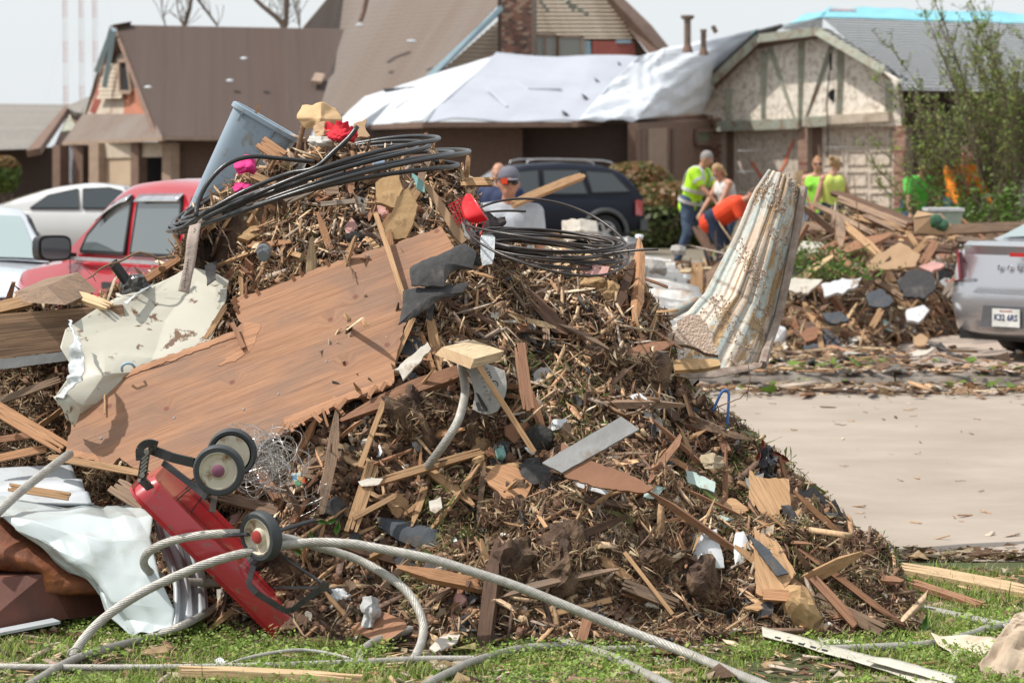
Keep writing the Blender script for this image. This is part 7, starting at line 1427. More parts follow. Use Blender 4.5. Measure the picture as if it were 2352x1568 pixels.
tag(patch3('torn_metal_edge', [[(158, 738, 11.2), (163, 750, 11.15)], [(168, 770, 11.08), (182, 780, 11.05)], [(160, 830, 11.0), (195, 825, 10.98)], [(155, 880, 10.95), (188, 872, 10.93)], [(124, 915, 10.92), (150, 920, 10.9)]], 8, 40, bm_, None, .03, .06, .003, ridge=True), 'bright folded edge hanging down the left of the crumpled siding', 'siding')
tag(patch3('torn_metal_edge', [[(285, 690, 11.42), (352, 648, 11.6)], [(292, 697, 11.4), (330, 665, 11.5)]], 20, 6, bm_, None, .02, .08, .003), 'bright curled upper edge of the crumpled siding', 'siding')
tag(patch3('bent_flap', [[(125, 912, 10.95), (150, 905, 10.93), (172, 925, 10.95)], [(140, 930, 10.93), (160, 925, 10.9), (180, 945, 10.95)], [(155, 955, 10.98), (165, 965, 10.98), (172, 980, 11.0)]], 16, 16, sid, None, .02, .08, .003), 'small bent flap of siding at the left of the plywood corner', 'siding')
pan = mat('pale_blue_white_enamel', (.55, .61, .62), (.50, .56, .57), 2, .32, .04, coat=.3, c3=(.40, .42, .38), s3=5, t3=.62, sharp=.2)
pang = mat('pale_grey_metal', (.50, .53, .56), (.43, .46, .49), 2, .4, .06, c3=(.3, .3, .3), s3=4, t3=.6, sharp=.3)
rows = [[(-40, 1128, 10.9), (120, 1150, 10.85), (240, 1158, 10.8), (352, 1168, 10.7)], [(-40, 1165, 10.55), (120, 1180, 10.5), (250, 1190, 10.45), (352, 1185, 10.42)], [(0, 1182, 10.42), (110, 1208, 10.36), (230, 1240, 10.3), (345, 1235, 10.3)], [(40, 1215, 10.38), (130, 1262, 10.3), (240, 1310, 10.25), (368, 1330, 10.2)], [(105, 1262, 10.4), (175, 1300, 10.3), (262, 1380, 10.2), (400, 1400, 10.15)], [(160, 1308, 10.4), (215, 1320, 10.32), (285, 1420, 10.2), (395, 1440, 10.12)], [(210, 1320, 10.4), (240, 1400, 10.25), (300, 1462, 10.15), (360, 1448, 10.1)]]
tag(patch3('bent_sheet', rows, 80, 80, pan, None, .035, .15, .004, ridge='fold', smooth=False), 'large bent pale blue white metal panel in the lower left, left of the wagon', 'metal panel')
gr_ = lambda n_: (lambda U, V: .012 * np.sign(np.sin(U * n_ * 6.28)) * np.minimum(1, np.abs(np.sin(U * n_ * 6.28)) * 4))
tag(patch3('ribbed_panel', [[(350, 1170, 10.62), (372, 1180, 10.8), (392, 1190, 11.0)], [(372, 1260, 10.42), (410, 1250, 10.6), (440, 1240, 10.8)], [(400, 1340, 10.25), (432, 1330, 10.4), (470, 1320, 10.6)], [(398, 1440, 10.12), (440, 1420, 10.2), (478, 1400, 10.35)]], 60, 30, pang, None, .01, .3, .004, fn=gr_(3)), 'ribbed grey side panel standing between the white panel and the wagon', 'metal panel')
tag(patch3('ribbed_panel', [[(-40, 1082, 11.25), (160, 1072, 11.2)], [(-40, 1110, 11.05), (185, 1105, 11.0)], [(-40, 1135, 10.9), (200, 1135, 10.85)], [(-40, 1150, 10.75), (215, 1160, 10.75)]], 20, 60, pang, None, .015, .4, .004, fn=lambda U, V: .014 * np.sin(V * 19)), 'ribbed pale metal sheet lying behind the white panel at the left edge', 'metal panel')
rst = mat('rusty_steel', (.24, .075, .03), (.11, .04, .022), 9, .75, .9, c3=(.36, .12, .03), s3=4, t3=.6, sharp=.2); rst2 = mat('dark_rusty_steel', (.17, .06, .04), (.10, .04, .03), 5, .7, .4)
tag(patch3('rusty_sheet', [[(-40, 1175, 10.55), (40, 1215, 10.5), (110, 1262, 10.45), (165, 1308, 10.42), (240, 1325, 10.4)], [(-40, 1260, 10.4), (40, 1275, 10.35), (100, 1300, 10.35), (150, 1335, 10.35), (240, 1345, 10.38)], [(-40, 1308, 10.45), (30, 1308, 10.4), (90, 1320, 10.38), (105, 1362, 10.36), (238, 1362, 10.38)], [(-40, 1312, 10.6), (30, 1312, 10.55), (88, 1330, 10.5), (110, 1368, 10.45), (235, 1366, 10.45)]], 60, 40, rst, None, .02, .2, .006), 'orange brown rusty bent sheet under the white panel at the left', 'metal sheet')
tag(MB().prism(PP([(-60, 1330, 10.32), (102, 1318, 10.36), (150, 1345, 10.5), (255, 1372, 10.6), (250, 1410, 10.55), (160, 1420, 10.4), (-60, 1452, 10.2)]), (0, .25, 0)).obj('rusty_box_beam', rst2), 'dark rusty box beam lying in the grass at the left edge', 'beam')
tag(MB().bar(P(-60, 1462, 10.15), P(130, 1425, 10.3), .08, .01).obj('metal_strip', pang), 'thin grey metal strip on the grass beneath the rusty beam', 'metal strip')
# corrugated sheet standing up right
cor = mat('corrugated_steel', (.40, .43, .40), (.31, .34, .31), 3, .5, .1, c3=(.37, .27, .19), s3=6, t3=.50, sharp=.10, bscale=70, dist=.01)
rows = [[(1768, 392, 12.75), (1790, 398, 12.7), (1815, 412, 12.7), (1848, 432, 12.8)], [(1722, 470, 12.7), (1765, 476, 12.62), (1795, 490, 12.62), (1838, 510, 12.75)], [(1680, 555, 12.6), (1735, 562, 12.5), (1775, 575, 12.5), (1818, 592, 12.68)], [(1620, 675, 12.5), (1690, 680, 12.38), (1745, 700, 12.4), (1790, 715, 12.6)], [(1572, 728, 12.3), (1640, 752, 12.2), (1715, 775, 12.25), (1770, 785, 12.5)], [(1530, 775, 12.0), (1610, 810, 11.98), (1690, 830, 12.05), (1758, 835, 12.3)], [(1500, 810, 11.8), (1590, 850, 11.85), (1680, 850, 11.95), (1752, 838, 12.1)]]
cs = tag(patch3('corrugated_sheet', rows, 130, 110, cor, None, .05, .5, .005, smooth=False, ridge='fold', fn=lambda U, V: .0055 * np.tanh(3 * np.sin(U * 2 * np.pi * 7))), 'tall bent corrugated steel sheet standing on end at the right of the heap', 'corrugated sheet')
ce = mat('muddy_edge', (.36, .30, .25), (.20, .13, .10), 14, .8, .5)
for a, b, c in (((1846, 430, 12.74), (1815, 600, 12.6), (1786, 730, 12.5)), ((1786, 730, 12.5), (1765, 790, 12.35), (1752, 838, 12.05))):
    q = PP([a, b, c]); 
    o = MB().tube(spline(q, .05), .020, 6).obj('folded_flange', ce, cs)
o = patch3('folded_flange', [[(1530, 838, 11.75), (1640, 845, 11.85), (1752, 832, 12.05)], [(1540, 852, 11.72), (1640, 858, 11.82), (1750, 838, 12.0)], [(1560, 868, 11.7), (1640, 866, 11.8), (1748, 843, 11.98)]], 40, 12, ce, cs, .01, .1, .004)
MB().tube(spline(PP([(1500, 745, 12.2), (1560, 712, 12.4), (1600, 692, 12.5)]), .05), .022, 8).obj('rolled_edge', cor, cs, smooth=True)
_m = cs.data; _c = np.ones((len(_m.vertices), 4), np.float32); _i = np.arange(len(_m.vertices)); _u = (_i % 130) / 129; _v = (_i // 130) / 109
_s = fbm(_u * 14, _v * 2.2, .8, 3); _p = fbm(_u * 5 + 3, _v * 6, .7, 4); _q = fbm(_u * 30, _v * 3 + 9, .8, 2); mixc = lambda a, b, t: a + (np.array(b) - a) * np.clip(t, 0, 1)[:, None]
_k = np.tile([.37, .40, .375], (len(_i), 1)); _k = mixc(_k, (.47, .36, .27), (_s + .05) * 7); _k = mixc(_k, (.34, .22, .11), (_p - .10) * 8); _k = mixc(_k, (.60, .52, .44), (_q - .12) * 7); _k = mixc(_k, (.20, .13, .085), (_u > .93) * (.6 + _s)); _k = mixc(_k, (.24, .15, .10), (_u < .10) * (_v < .35) * (.7 + _s))
for _a, _b in ((.50, .10), (.60, .12), (.74, .10)): _k = mixc(_k, (.13, .085, .055), np.clip(1 - np.abs(_v - _a - _b * (_u - .5)) / .007, 0, 1) * .85)  # dark crease lines painted into the vertex colour along the folds
_c[:, :3] = _k; _at = _m.attributes.new('Col', 'FLOAT_COLOR', 'POINT'); _at.data.foreach_set('color', _c.ravel()); _m.materials[0] = attmat('weathered_creased_sheet', .55, .3, 60, .15)
fz = mat('stuck_insulation', (.60, .47, .38), (.47, .34, .26), 40, .98, 1.0, dist=.02, bscale=90)
lumps = MB(); random.seed(77)
dgl = bpy.context.evaluated_depsgraph_get(); mv = [cs.matrix_world @ v.co for v in cs.data.vertices]
cand = [v for i, v in enumerate(mv) if (i % 130) / 130 > .08 and (i % 130) / 130 < .93]
for k in range(3600):
    v = random.choice(cand)
    q_ = mv.index(v) if False else 0
    if float(fbm(v.x * 2 + v.y * .7 + v.z * .8, v.z * .5, .10, 3)) + .3 * float(fbm(v.x + 5, v.z, .5, 2)) < .05: continue
    r = random.uniform(.002, .0048); lumps.ell(v + Vector((random.gauss(0, .006), -.012, random.gauss(0, .012))), (r, r * .6, r * 1.3), n=6)
o = lumps.obj('stuck_insulation', fz, cs, smooth=True); o['kind'] = 'stuff'
shard('plasterboard', 'thick torn beige ceiling board resting on the foot of the corrugated sheet', [(1556, 735), (1580, 722), (1608, 724), (1625, 745), (1640, 790), (1650, 815), (1630, 812), (1590, 795), (1556, 790), (1532, 780), (1535, 765), (1556, 755)], fz, .03, Y=11.72, ty=-.001, jag=4)
shard('plasterboard', 'yellow stained board edge lying at the foot of the corrugated sheet', [(1545, 826), (1600, 822), (1652, 826), (1655, 838), (1600, 848), (1550, 850)], W['foam'], .02, Y=11.58, ty=-.002, jag=3)
# strap, cloths, bin, bottle, basket
stp = mat('webbing_strap', (.42, .34, .30), (.35, .28, .24), 40, .9, .4)
st_ = tag(patch3('webbing_strap', [[(436, 520, 11.35), (462, 512, 11.35)], [(429, 550, 11.30), (456, 552, 11.30)], [(425, 590, 11.28), (450, 596, 11.28)], [(418, 630, 11.26), (442, 634, 11.26)], [(409, 668, 11.25), (434, 674, 11.25)]], 5, 30, stp, None, .012, .2, .002), 'beige webbing strap with dashed dark stitching hanging from the left of the summit', 'strap')
for k in range(20):
    t = k / 20; x = 448 - 24 * t - 3 * math.sin(t * 3); y = 524 + 140 * t; MB().bar(P(x, y, 11.245 + .09 * (1 - t) - .012), P(x - 1, y + 3.6, 11.245 + .09 * (1 - t) - .015), .0035, .002, (0, -1, 0)).obj('stitch', blk, st_)
tag(patch3('webbing_strap', [[(448, 520, 11.5), (456, 508, 11.5)], [(475, 508, 11.5), (478, 492, 11.5)], [(510, 498, 11.5), (508, 486, 11.5)], [(535, 478, 11.55), (530, 465, 11.55)]], 5, 20, stp, None, .01, .2, .002), 'second strap running right from the strap knot up the summit', 'strap')
pk = mat('magenta_cloth', (.70, .03, .22), (.52, .015, .15), 10, .8, .3); rd = mat('red_cloth', (.62, .012, .03), (.45, .008, .02), 10, .8, .3)
def crump(name, label, c, w_, h, Y, m, cat, amp=.05, s=.09, th=.002, n=40, tag_=True):
    x, y = c; o = patch3(name, [[(x - w_, y - h, Y + .05), (x, y - h * 1.15, Y), (x + w_ * .9, y - h * .8, Y + .05)], [(x - w_ * 1.1, y, Y), (x, y, Y - .07), (x + w_, y + h * .1, Y)], [(x - w_ * .8, y + h, Y - .02), (x, y + h * .9, Y - .06), (x + w_ * .8, y + h, Y + .02)]], n, n, m, None, amp * .6, s * .8, th, ridge=(True if m.name.endswith('cloth') else 'fold'), smooth=m.name.endswith('cloth'))
    for v in o.data.vertices:
        q = v.co; d = q.length + 1e-5; v.co = q * (1 + .5 * float(fbm(q.x / d * 1.1 + len(label), q.z / d * 1.1 + 3, .9, 2)))
    return tag(o, label, cat)
crump('cloth', 'bright magenta cloth bunched under the big cable beside the bin', (566, 382), 24, 18, 11.62, pk, 'cloth', .03, .05)
crump('cloth', 'lower tuft of magenta cloth beneath the cable strands', (556, 432), 20, 12, 11.6, pk, 'cloth', .03, .05)
crump('cloth', 'crumpled red cloth on the very top of the heap', (782, 308), 34, 18, 11.85, rd, 'cloth', .05, .06)
crump('cardboard', 'crumpled sheet of tan cardboard standing on the very top of the heap', (735, 272), 42, 30, 12.0, mat('tan_card', (.62, .42, .23), (.55, .36, .19), 4, .85, .2), 'cardboard', .06, .14)
crump('cardboard', 'folded brown cardboard below the tan sheet on the summit', (745, 300), 30, 14, 11.9, W['card'], 'cardboard', .05, .06)
crump('plastic_bag', 'grey white crumpled plastic on the summit under the red cloth', (738, 324), 28, 12, 11.8, mat('grey_plastic_film', (.52, .50, .46), rough=.4), 'plastic', .04, .05)
crump('plastic_bag', 'torn whitish plastic film hanging low in the heap behind the wagon', (852, 1405), 20, 34, 10.12, mat('milky_film', (.55, .56, .57), rough=.3), 'plastic', .04, .05)
crump('black_bag', 'black plastic sheet and dead twigs on the right slope', (1765, 1062), 24, 34, 11.15, mat('black_film', (.015, .017, .022), rough=.25), 'plastic', .05, .06)
crump('black_cloth', 'dark brown cloth under the red basket', (1128, 515), 34, 18, 11.85, mat('brown_cloth', (.06, .045, .045), rough=.9), 'cloth', .04, .08)
crump('dirty_rag', 'pale yellowish rag on the upper right slope', (1640, 1062), 26, 16, 10.95, mat('cream_rag', (.42, .35, .24), (.33, .26, .17), 8, .9, .4), 'cloth', .04, .06)
cwt = mat('worn_white_card', (.62, .55, .44), (.54, .47, .36), 3, .85, .2, c3=(.36, .25, .15), s3=5, t3=.6, sharp=.2)
tag(patch3('torn_cardboard', [[(2140, 1446, 9.95), (2220, 1462, 9.95), (2300, 1478, 9.9)], [(2165, 1485, 9.85), (2225, 1500, 9.8), (2290, 1500, 9.8)], [(2195, 1530, 9.7), (2235, 1545, 9.68), (2270, 1545, 9.7)], [(2215, 1575, 9.6), (2240, 1580, 9.6), (2260, 1580, 9.6)]], 40, 40, cwt, None, .05, .2, .004, ridge='fold', smooth=False), 'torn whitish cardboard lying in the bottom right corner', 'cardboard')
tag(patch3('cracked_card', [[(2330, 1412, 9.8), (2372, 1395, 9.85), (2420, 1390, 9.9)], [(2290, 1470, 9.65), (2340, 1460, 9.65), (2420, 1450, 9.7)], [(2250, 1530, 9.5), (2310, 1530, 9.48), (2420, 1520, 9.55)], [(2262, 1590, 9.38), (2320, 1600, 9.38), (2420, 1600, 9.4)]], 50, 50, mat('cracked_brown_board', (.48, .38, .28), (.36, .27, .19), 6, .85, .6, c3=(.14, .09, .06), s3=6, t3=.62, sharp=.06), None, .05, .08, .008, ridge='fold', smooth=False), 'cracked brown fibreboard filling the bottom right corner', 'board')
# slotted white strip and slotted uprights
stg = tag(patch3('slotted_strip', [[(1750, 1440, 10.1), (1752, 1462, 10.02)], [(1900, 1478, 9.88), (1900, 1500, 9.74)], [(2030, 1516, 9.55), (2028, 1538, 9.42)], [(2190, 1580, 9.05), (2186, 1604, 8.95)]], 6, 60, mat('ivory_plastic', (.60, .57, .48), rough=.45, bump=.05), None, .01, .3, .003), 'ivory slotted plastic strip running to the bottom right in the grass', 'strip')
for k in range(5): x = 1780 + 27 * k; y = 1462 + 7.2 * k; Yk = 9.90 - .05 * k; MB().bar(P(x, y, Yk), P(x + 13, y + 3.5, Yk - .02), .007, .002, (0, -1, .6)).obj('slot', dark, stg)
t_ = tag(patch3('slotted_strip', [[(1990, 1518, 9.5), (2010, 1508, 9.55)], [(2100, 1546, 9.25), (2112, 1528, 9.35)], [(2190, 1570, 9.1), (2198, 1552, 9.2)]], 5, 20, mat('ivory_plastic', (.6, .57, .48)), None, .01, .2, .003), 'curled second flange beside the slotted ivory strip', 'strip')
pu = tag(MB().bar(P(507, 1355, 10.55), P(510, 1432, 10.45), .028, .02, (0, -1, 0)).bar(P(524, 1360, 10.56), P(527, 1430, 10.48), .02, .02, (0, -1, 0)).obj('slotted_upright', mat('dull_white_metal', (.45, .43, .38), rough=.6)), 'pair of slotted white metal uprights standing behind the wagon', 'upright')
for k in range(5): MB().bar(P(508, 1362 + 13 * k, 10.53 - .02 * k), P(508.5, 1369 + 13 * k, 10.52 - .02 * k), .006, .004, (0, -1, 0)).obj('slot', dark, pu)
# blue bin
bl_ = mat('blue_grey_bin', (.285, .36, .435), (.25, .32, .39), 3, .5, .05, c3=(.22, .22, .20), s3=9, t3=.61, sharp=.1)
ax = (P(625, 272, 12.25) - P(460, 560, 12.25)).normalized(); dx = (P(702, 304, 12.2) - P(530, 248, 12.2)); dx = (dx - dx.dot(ax) * ax).normalized(); dy = ax.cross(dx); cT = P(612, 280, 12.35)
B = root('plastic_bin', cT, 'tilted blue grey plastic bin on the left side of the summit', 'bin')
def bring(d, w_, dp, r=.5, n=40):
    out = []
    for k in range(n): a = 2 * math.pi * k / n; c_, s_ = math.cos(a), math.sin(a); out.append(cT - ax * d + dx * (w_ * math.copysign(abs(c_) ** r, c_)) + dy * (dp * math.copysign(abs(s_) ** r, s_)))
    return out
k = MB(); V = []
pr = [(.52, .095, .085), (.50, .105, .09), (.012, .150, .125), (.012, .162, .137), (-.006, .163, .138), (-.012, .155, .13), (-.008, .145, .12), (.02, .143, .118), (.49, .098, .083), (.50, .05, .04)]
for d, w_, dp in pr: V += bring(d, w_, dp, .42)
n = 40; F = [(i * n + q, i * n + (q + 1) % n, (i + 1) * n + (q + 1) % n, (i + 1) * n + q) for i in range(len(pr) - 1) for q in range(n)] + [tuple(range(n - 1, -1, -1)), tuple((len(pr) - 1) * n + q for q in range(n))]
k.add(V, F).obj('bin_body', bl_, B, smooth=True, angle=40)
for u in (-.10, .055): c_ = cT + dx * u - dy * .128 if (dy.y > 0) else cT + dx * u + dy * .128; sgn = -1 if dy.y > 0 else 1; MB().prism([c_ - ax * .015, c_ - ax * .055 + dy * sgn * -.004, c_ - ax * .018 + dy * sgn * .014], dx * .006).obj('rim_rib', bl_, B)
tag(MB().bar(P(587, 262, 12.3), P(596, 240, 12.3), .022, .01).obj('lath', W['oran']), 'orange lath tip sticking up out of the blue bin', 'lath')
# glass bottle
bg = mat('smoky_glass', (.20, .22, .235), (.17, .19, .2), 6, .08, 0, spec=.8, coat=.5); bt = root('glass_jar', P(603, 600, 11.45), 'smoky glass bottle with open neck pointing down on the left flank', 'bottle')
b0 = P(607, 570, 11.50); a_ = (P(600, 618, 11.25) - b0).normalized(); MB().lathe(b0, a_, [(-.02, .012), (0, .022), (.008, .029), (.05, .031), (.062, .026), (.070, .022), (.10, .021)], 28).obj('bottle_body', bg, bt, smooth=True, angle=60); MB().lathe(b0, a_, [(.080, .0235), (.086, .0245), (.098, .024), (.101, .020), (.097, .016)], 28).obj('bottle_lip', bg, bt, smooth=True)
MB().lathe(b0, a_, [(-.035, .014), (-.015, .018), (-.002, .016)], 18).obj('dark_base', blk, bt)
# drinks can
cn = root('drinks_can', P(868, 380, 11.85), 'crushed blue and white drinks can on the summit under the cable', 'can'); MB().lathe(P(856, 378, 11.8), (1, .1, -.1), [(0, .02), (.004, .024), (.045, .024), (.049, .02)], 20).obj('can_body', mat('blue_can', (.12, .25, .42), (.5, .5, .52), 22, .3, 0), cn, smooth=True, angle=40)
# egg box of clear plastic
eb = root('clear_tray', P(1118, 572, 11.35), 'clear dimpled plastic tray standing below the wire coil', 'plastic tray'); cl = mat('clear_plastic', (.62, .64, .66), (.5, .52, .54), 30, .12, .5, spec=.8, coat=.5)
MB().prism(PP([(1103, 545, 11.32), (1108, 540, 11.32), (1132, 540, 11.32), (1137, 545, 11.32), (1135, 590, 11.25), (1130, 606, 11.24), (1108, 610, 11.24), (1104, 590, 11.25)]), (0, .035, 0)).obj('tray_body', cl, eb); k = MB()
for i in range(4):
    for j in range(5): k.ell(P(1109 + i * 7, 552 + j * 10, 11.315 - .012 * j), (.005, .005, .005), n=6)
k.obj('dimple', cl, eb, smooth=True)
# red basket
rb = mat('red_basket_plastic', (.70, .012, .02), (.62, .01, .018), 6, .35, 0, coat=.2); RB = root('red_basket', P(1080, 480, 11.5), 'broken bright red plastic basket with slatted side at the right of the summit', 'basket')
patch3('basket_wall', [[(1070, 446, 11.55), (1080, 445, 11.5)], [(1060, 470, 11.5), (1094, 462, 11.45)], [(1068, 500, 11.45), (1108, 486, 11.42)], [(1084, 512, 11.45), (1122, 506, 11.42)]], 12, 24, rb, RB, .004, .1, .006)
for i in range(7): t = i / 6; a = (1072 - 4 * t, 449 + 50 * t); b_ = (1032 + 22 * t, 470 + 44 * t); MB().bar(P(*a, 11.53), P(*b_, 11.55), .004, .004).obj('slat', rb, RB)
for i in range(6): t = i / 5; MB().bar(P(1064 - 34 * t, 452 + 18 * t, 11.54), P(1082 - 30 * t, 506 + 12 * t, 11.53), .003, .004).obj('cross_slat', rb, RB)
for a, b_ in (((1086, 512), (1074, 532)), ((1096, 512), (1092, 528)), ((1113, 510), (1104, 540)), ((1106, 508), (1100, 514))): MB().bar(P(*a, 11.44), P(*b_, 11.42), .004, .004).obj('slat', rb, RB)
# printed sack
sk_ = mat('grey_sack', (.36, .345, .32), (.29, .275, .255), 18, .95, .5, c3=(.22, .16, .12), s3=12, t3=.62); SA = root('printed_sack', P(1120, 900, 10.62), 'torn grey printed cloth sack with curved black lettering under the sawn timber block', 'sack')
SY = lambda x, y: 10.60 - (y - 850) * .0007
patch3('sack_cloth', [[(1070, 846, SY(0, 846)), (1110, 834, SY(0, 834)), (1160, 852, SY(0, 852))], [(1083, 875, SY(0, 875)), (1120, 880, SY(0, 880) - .02), (1164, 885, SY(0, 885))], [(1090, 905, SY(0, 905)), (1122, 915, SY(0, 915) - .02), (1158, 915, SY(0, 915))], [(1085, 940, SY(0, 940)), (1116, 952, SY(0, 952) - .01), (1142, 945, SY(0, 945))]], 30, 30, sk_, SA, .006, .08, .003)
ink = mat('black_print', (.03, .03, .032), rough=.9, bump=0)
def decal(ch, px, py, size, rot): M_ = Matrix.Translation(P(px, py, SY(px, py) - .030)) @ Matrix.Rotation(math.radians(90 - 6), 4, 'X') @ Matrix.Rotation(math.radians(rot), 4, 'Z'); o = text3('letter', ch, size, M_, ink, None, .0008); adopt(o, SA, M_)
for ch, x, y, s_ in (('o', 1118, 846, .022), ('m', 1124, 861, .040), ('C', 1133, 882, .045), ('o', 1139, 902, .036)): decal(ch, x, y, s_, -68)
for ch, x, y in (('p', 1105, 866 - 10), ('o', 1108, 868), ('r', 1111, 878), ('a', 1114, 888), ('t', 1118, 897), ('i', 1122, 906), ('o', 1126, 916)): decal(ch, x, y, .018, -68)
for pts in ([(1092, 900), (1100, 905), (1122, 942), (1112, 946)], [(1092, 925), (1100, 922), (1108, 945), (1098, 944)]): c_ = MB().prism(PP([(x, y, SY(x, y) - .026) for x, y in pts]), (0, .001, 0)).obj('printed_band', ink, SA)
# hanger, hook, tubes, pipes
tag(MB().tube(spline(PP([(1637, 944, 11.42), (1655, 905, 11.42), (1663, 896, 11.42), (1670, 897, 11.42), (1674, 905, 11.42), (1672, 950, 11.42), (1668, 1002, 11.42)]), .01), .0055, 8).obj('plastic_hanger', mat('blue_plastic', (.06, .17, .48), rough=.35, bump=0), smooth=True), 'bright blue plastic hanger end sticking out of the right slope', 'hanger')
tag(MB().tube(spline(PP([(281, 852, 11.12), (280, 842, 11.1), (290, 834, 11.1), (303, 836, 11.1), (309, 843, 11.12)]), .01), .0055, 8).obj('plastic_hook', mat('pale_blue_plastic', (.32, .48, .62), rough=.35, bump=0), smooth=True), 'pale blue plastic hook peeping over the plywood edge', 'hook')
tag(MB().tube(spline(PP([(1436, 622, 12.0), (1450, 614, 12.0), (1476, 612, 12.0), (1484, 618, 12.0), (1474, 640, 12.0), (1457, 668, 12.0)]), .02), .014, 10).obj('bent_tube', mat('white_tube', (.58, .60, .58), rough=.4, bump=.05), smooth=True), 'bent white tube behind the right shoulder of the heap', 'tube')
pp = MB().lathe(P(258, 601, 11.6), P(296, 652, 11.6) - P(258, 601, 11.6), [(0, .017), (.002, .021), (.12, .021)], 16, caps=False).lathe(P(258, 601, 11.6), P(296, 652, 11.6) - P(258, 601, 11.6), [(.01, .015), (.02, .001)], 16, caps=False); tag(pp.obj('black_pipe', blk, smooth=True, angle=40), 'open ended black pipe leaning out behind the crumpled siding', 'pipe')
rock('foil_lump', 'shiny dark crumpled foil at the base of the black pipe', (308, 655), (.06, .04, .04), mat('dark_foil', (.10, .10, .10), rough=.25, metal=.6), 3.1, 'foil', .4, Y=11.6)
tag(MB().prism(PP([(255, 660, 11.9), (300, 655, 11.9), (400, 668, 11.9), (395, 690, 11.7), (270, 680, 11.7)]), (0, .02, -.02)).obj('white_board', W['plas']), 'white board lying behind the left beam boards', 'board')
bk2 = mat('twig_bark', (.26, .17, .115), (.17, .11, .075), 40, .85, .5)
def twig(label, pts, r, side=6, seed=0):
    q = spline([P(x, y, Y) if Y else P(x, y, hit(x, y).y - .06) for x, y, Y in pts], .02); n = len(q); random.seed(seed); q = [v + Vector([random.gauss(0, .0015) for _ in range(3)]) for v in q]; mb = MB().tube(q, [r * (1 - .6 * k / n) for k in range(n)], 6)
    for k in range(side): v = random.choice(q); e = v + Vector([random.gauss(0, .025) for _ in range(3)]); mb.tube([v, e], .0014, 4, caps=False)
    return tag(mb.obj('twig', bk2), label, 'twig')
twig('long forked twig reaching left over the black pipe', [(400, 590, 11.6), (360, 592, 11.55), (320, 580, 11.5), (280, 598, 11.5), (240, 612, 11.5), (202, 640, 11.5)], .007, 12, 1)
twig('hooked root dangling in front of the road at the right', [(1623, 948, 11.5), (1660, 930, 11.4), (1700, 912, 11.35), (1722, 885, 11.3), (1722, 850, 11.3), (1712, 822, 11.3)], .003, 8, 2)
twig('forked twig hanging over the plywood top edge', [(775, 562, None), (792, 590, plyY(792, 590) - .04), (806, 612, plyY(806, 612) - .04), (811, 640, plyY(811, 640) - .03)], .005, 6, 3)
twig('forked pale twig on the left flank near the strap', [(500, 515, 11.55), (520, 545, 11.5), (530, 575, 11.45), (552, 600, 11.42)], .004, 6, 4)
twig('twig arching beside the broad orange flake', [(1060, 1130, None), (1105, 1048, None), (1180, 1015, None), (1262, 1012, None)], .004, 4, 5)
twig('dark twig running right in the lower middle of the heap', [(1385, 1250, None), (1440, 1275, None), (1500, 1285, None), (1560, 1285, None)], .005, 8, 6)
twig('bare stick above the broken white siding', [(1530, 1275, None), (1580, 1262, None), (1640, 1268, None), (1680, 1285, None)], .005, 6, 7)
twig('curved stick lying in the grass by the level strand', [(1190, 1510, 9.9), (1250, 1490, 9.95), (1290, 1475, 10.0)], .004, 4, 8)
twig('dark root across the mud at the edge of the road', [(1900, 1270, 12.3), (2100, 1276, 12.35), (2250, 1268, 12.4), (2400, 1270, 12.4)], .006, 8, 9)
twig('reddish branch lying on the verge over the strand', [(1950, 1400, 10.9), (2040, 1378, 10.8), (2110, 1375, 10.75), (2140, 1385, 10.7)], .008, 8, 10)
# pine sprig
nd = MB(); random.seed(4); c_ = P(1446, 1208, hit(1446, 1208).y - .05)
for k in range(150):
    a = random.gauss(math.pi * .95, .95); L = random.uniform(.08, .17); e = c_ + Vector((L * math.cos(a), -random.uniform(.0, .07), L * math.sin(a) * .8 - .02)); nd.tube([c_ + Vector([random.gauss(0, .008) for _ in range(3)]), c_.lerp(e, .6) + Vector((0, 0, .01)), e], .0012, 3, caps=False)
tag(nd.obj('pine_sprig', mat('pine_needles', (.17, .20, .06), (.32, .26, .12), 14, .6, 0)), 'fan of green pine needles in the lower middle of the heap', 'pine sprig')
def leafs(label, lst, m, Y=None, r=.02):
    t = None
    for k, (x, y, a, s_) in enumerate(lst):
        Yk = Y or hit(x, y).y - .07; L = r * s_; ca, sa = math.cos(a), math.sin(a); V = []
        for (u, v_, d) in ((-1, 0, 0), (-.4, .42, -.1), (.3, .36, -.12), (1, 0, .1), (.3, -.36, -.12), (-.4, -.42, -.1), (0, 0, .12)): V.append(P(x, y, Yk) + Vector((L * (u * ca - v_ * sa), L * d * 2, L * (u * sa + v_ * ca))))
        if t is None: t = root('leaf_spray', P(x, y, Yk), label, 'leaves')
        mkobj('leaf', V, [(0, 1, 6), (1, 2, 6), (2, 3, 6), (3, 4, 6), (4, 5, 6), (5, 0, 6)], m, t)
leafs('fresh green leaves on a broken shoot behind the lower wagon wheel', [(762, 1196, .4, 1), (775, 1212, 1.3, 1.3), (740, 1198, -.2, .9), (700, 1255, .1, 1.1), (688, 1268, -.4, 1), (715, 1228, 1.8, .8)], mat('green_leaf', (.10, .20, .04), (.07, .15, .03), 12, .4, .1), None, .022)
leafs('dark red dead leaves hanging on the right slope against the road', [(1752, 1020, 1.5, 1), (1768, 1030, -.8, 1.1), (1785, 1042, -.3, 1.0), (1800, 1052, -.5, 1.3), (1772, 1058, -1.4, 1.3), (1760, 1075, -1.5, 1.2), (1742, 1048, 1.2, 1), (1780, 1078, -1.6, 1.1), (1750, 1085, -1.2, 1), (1792, 1062, -.9, .9)], mat('red_dead_leaf', (.20, .055, .035), (.12, .035, .025), 12, .5, .1), 11.15, .022)
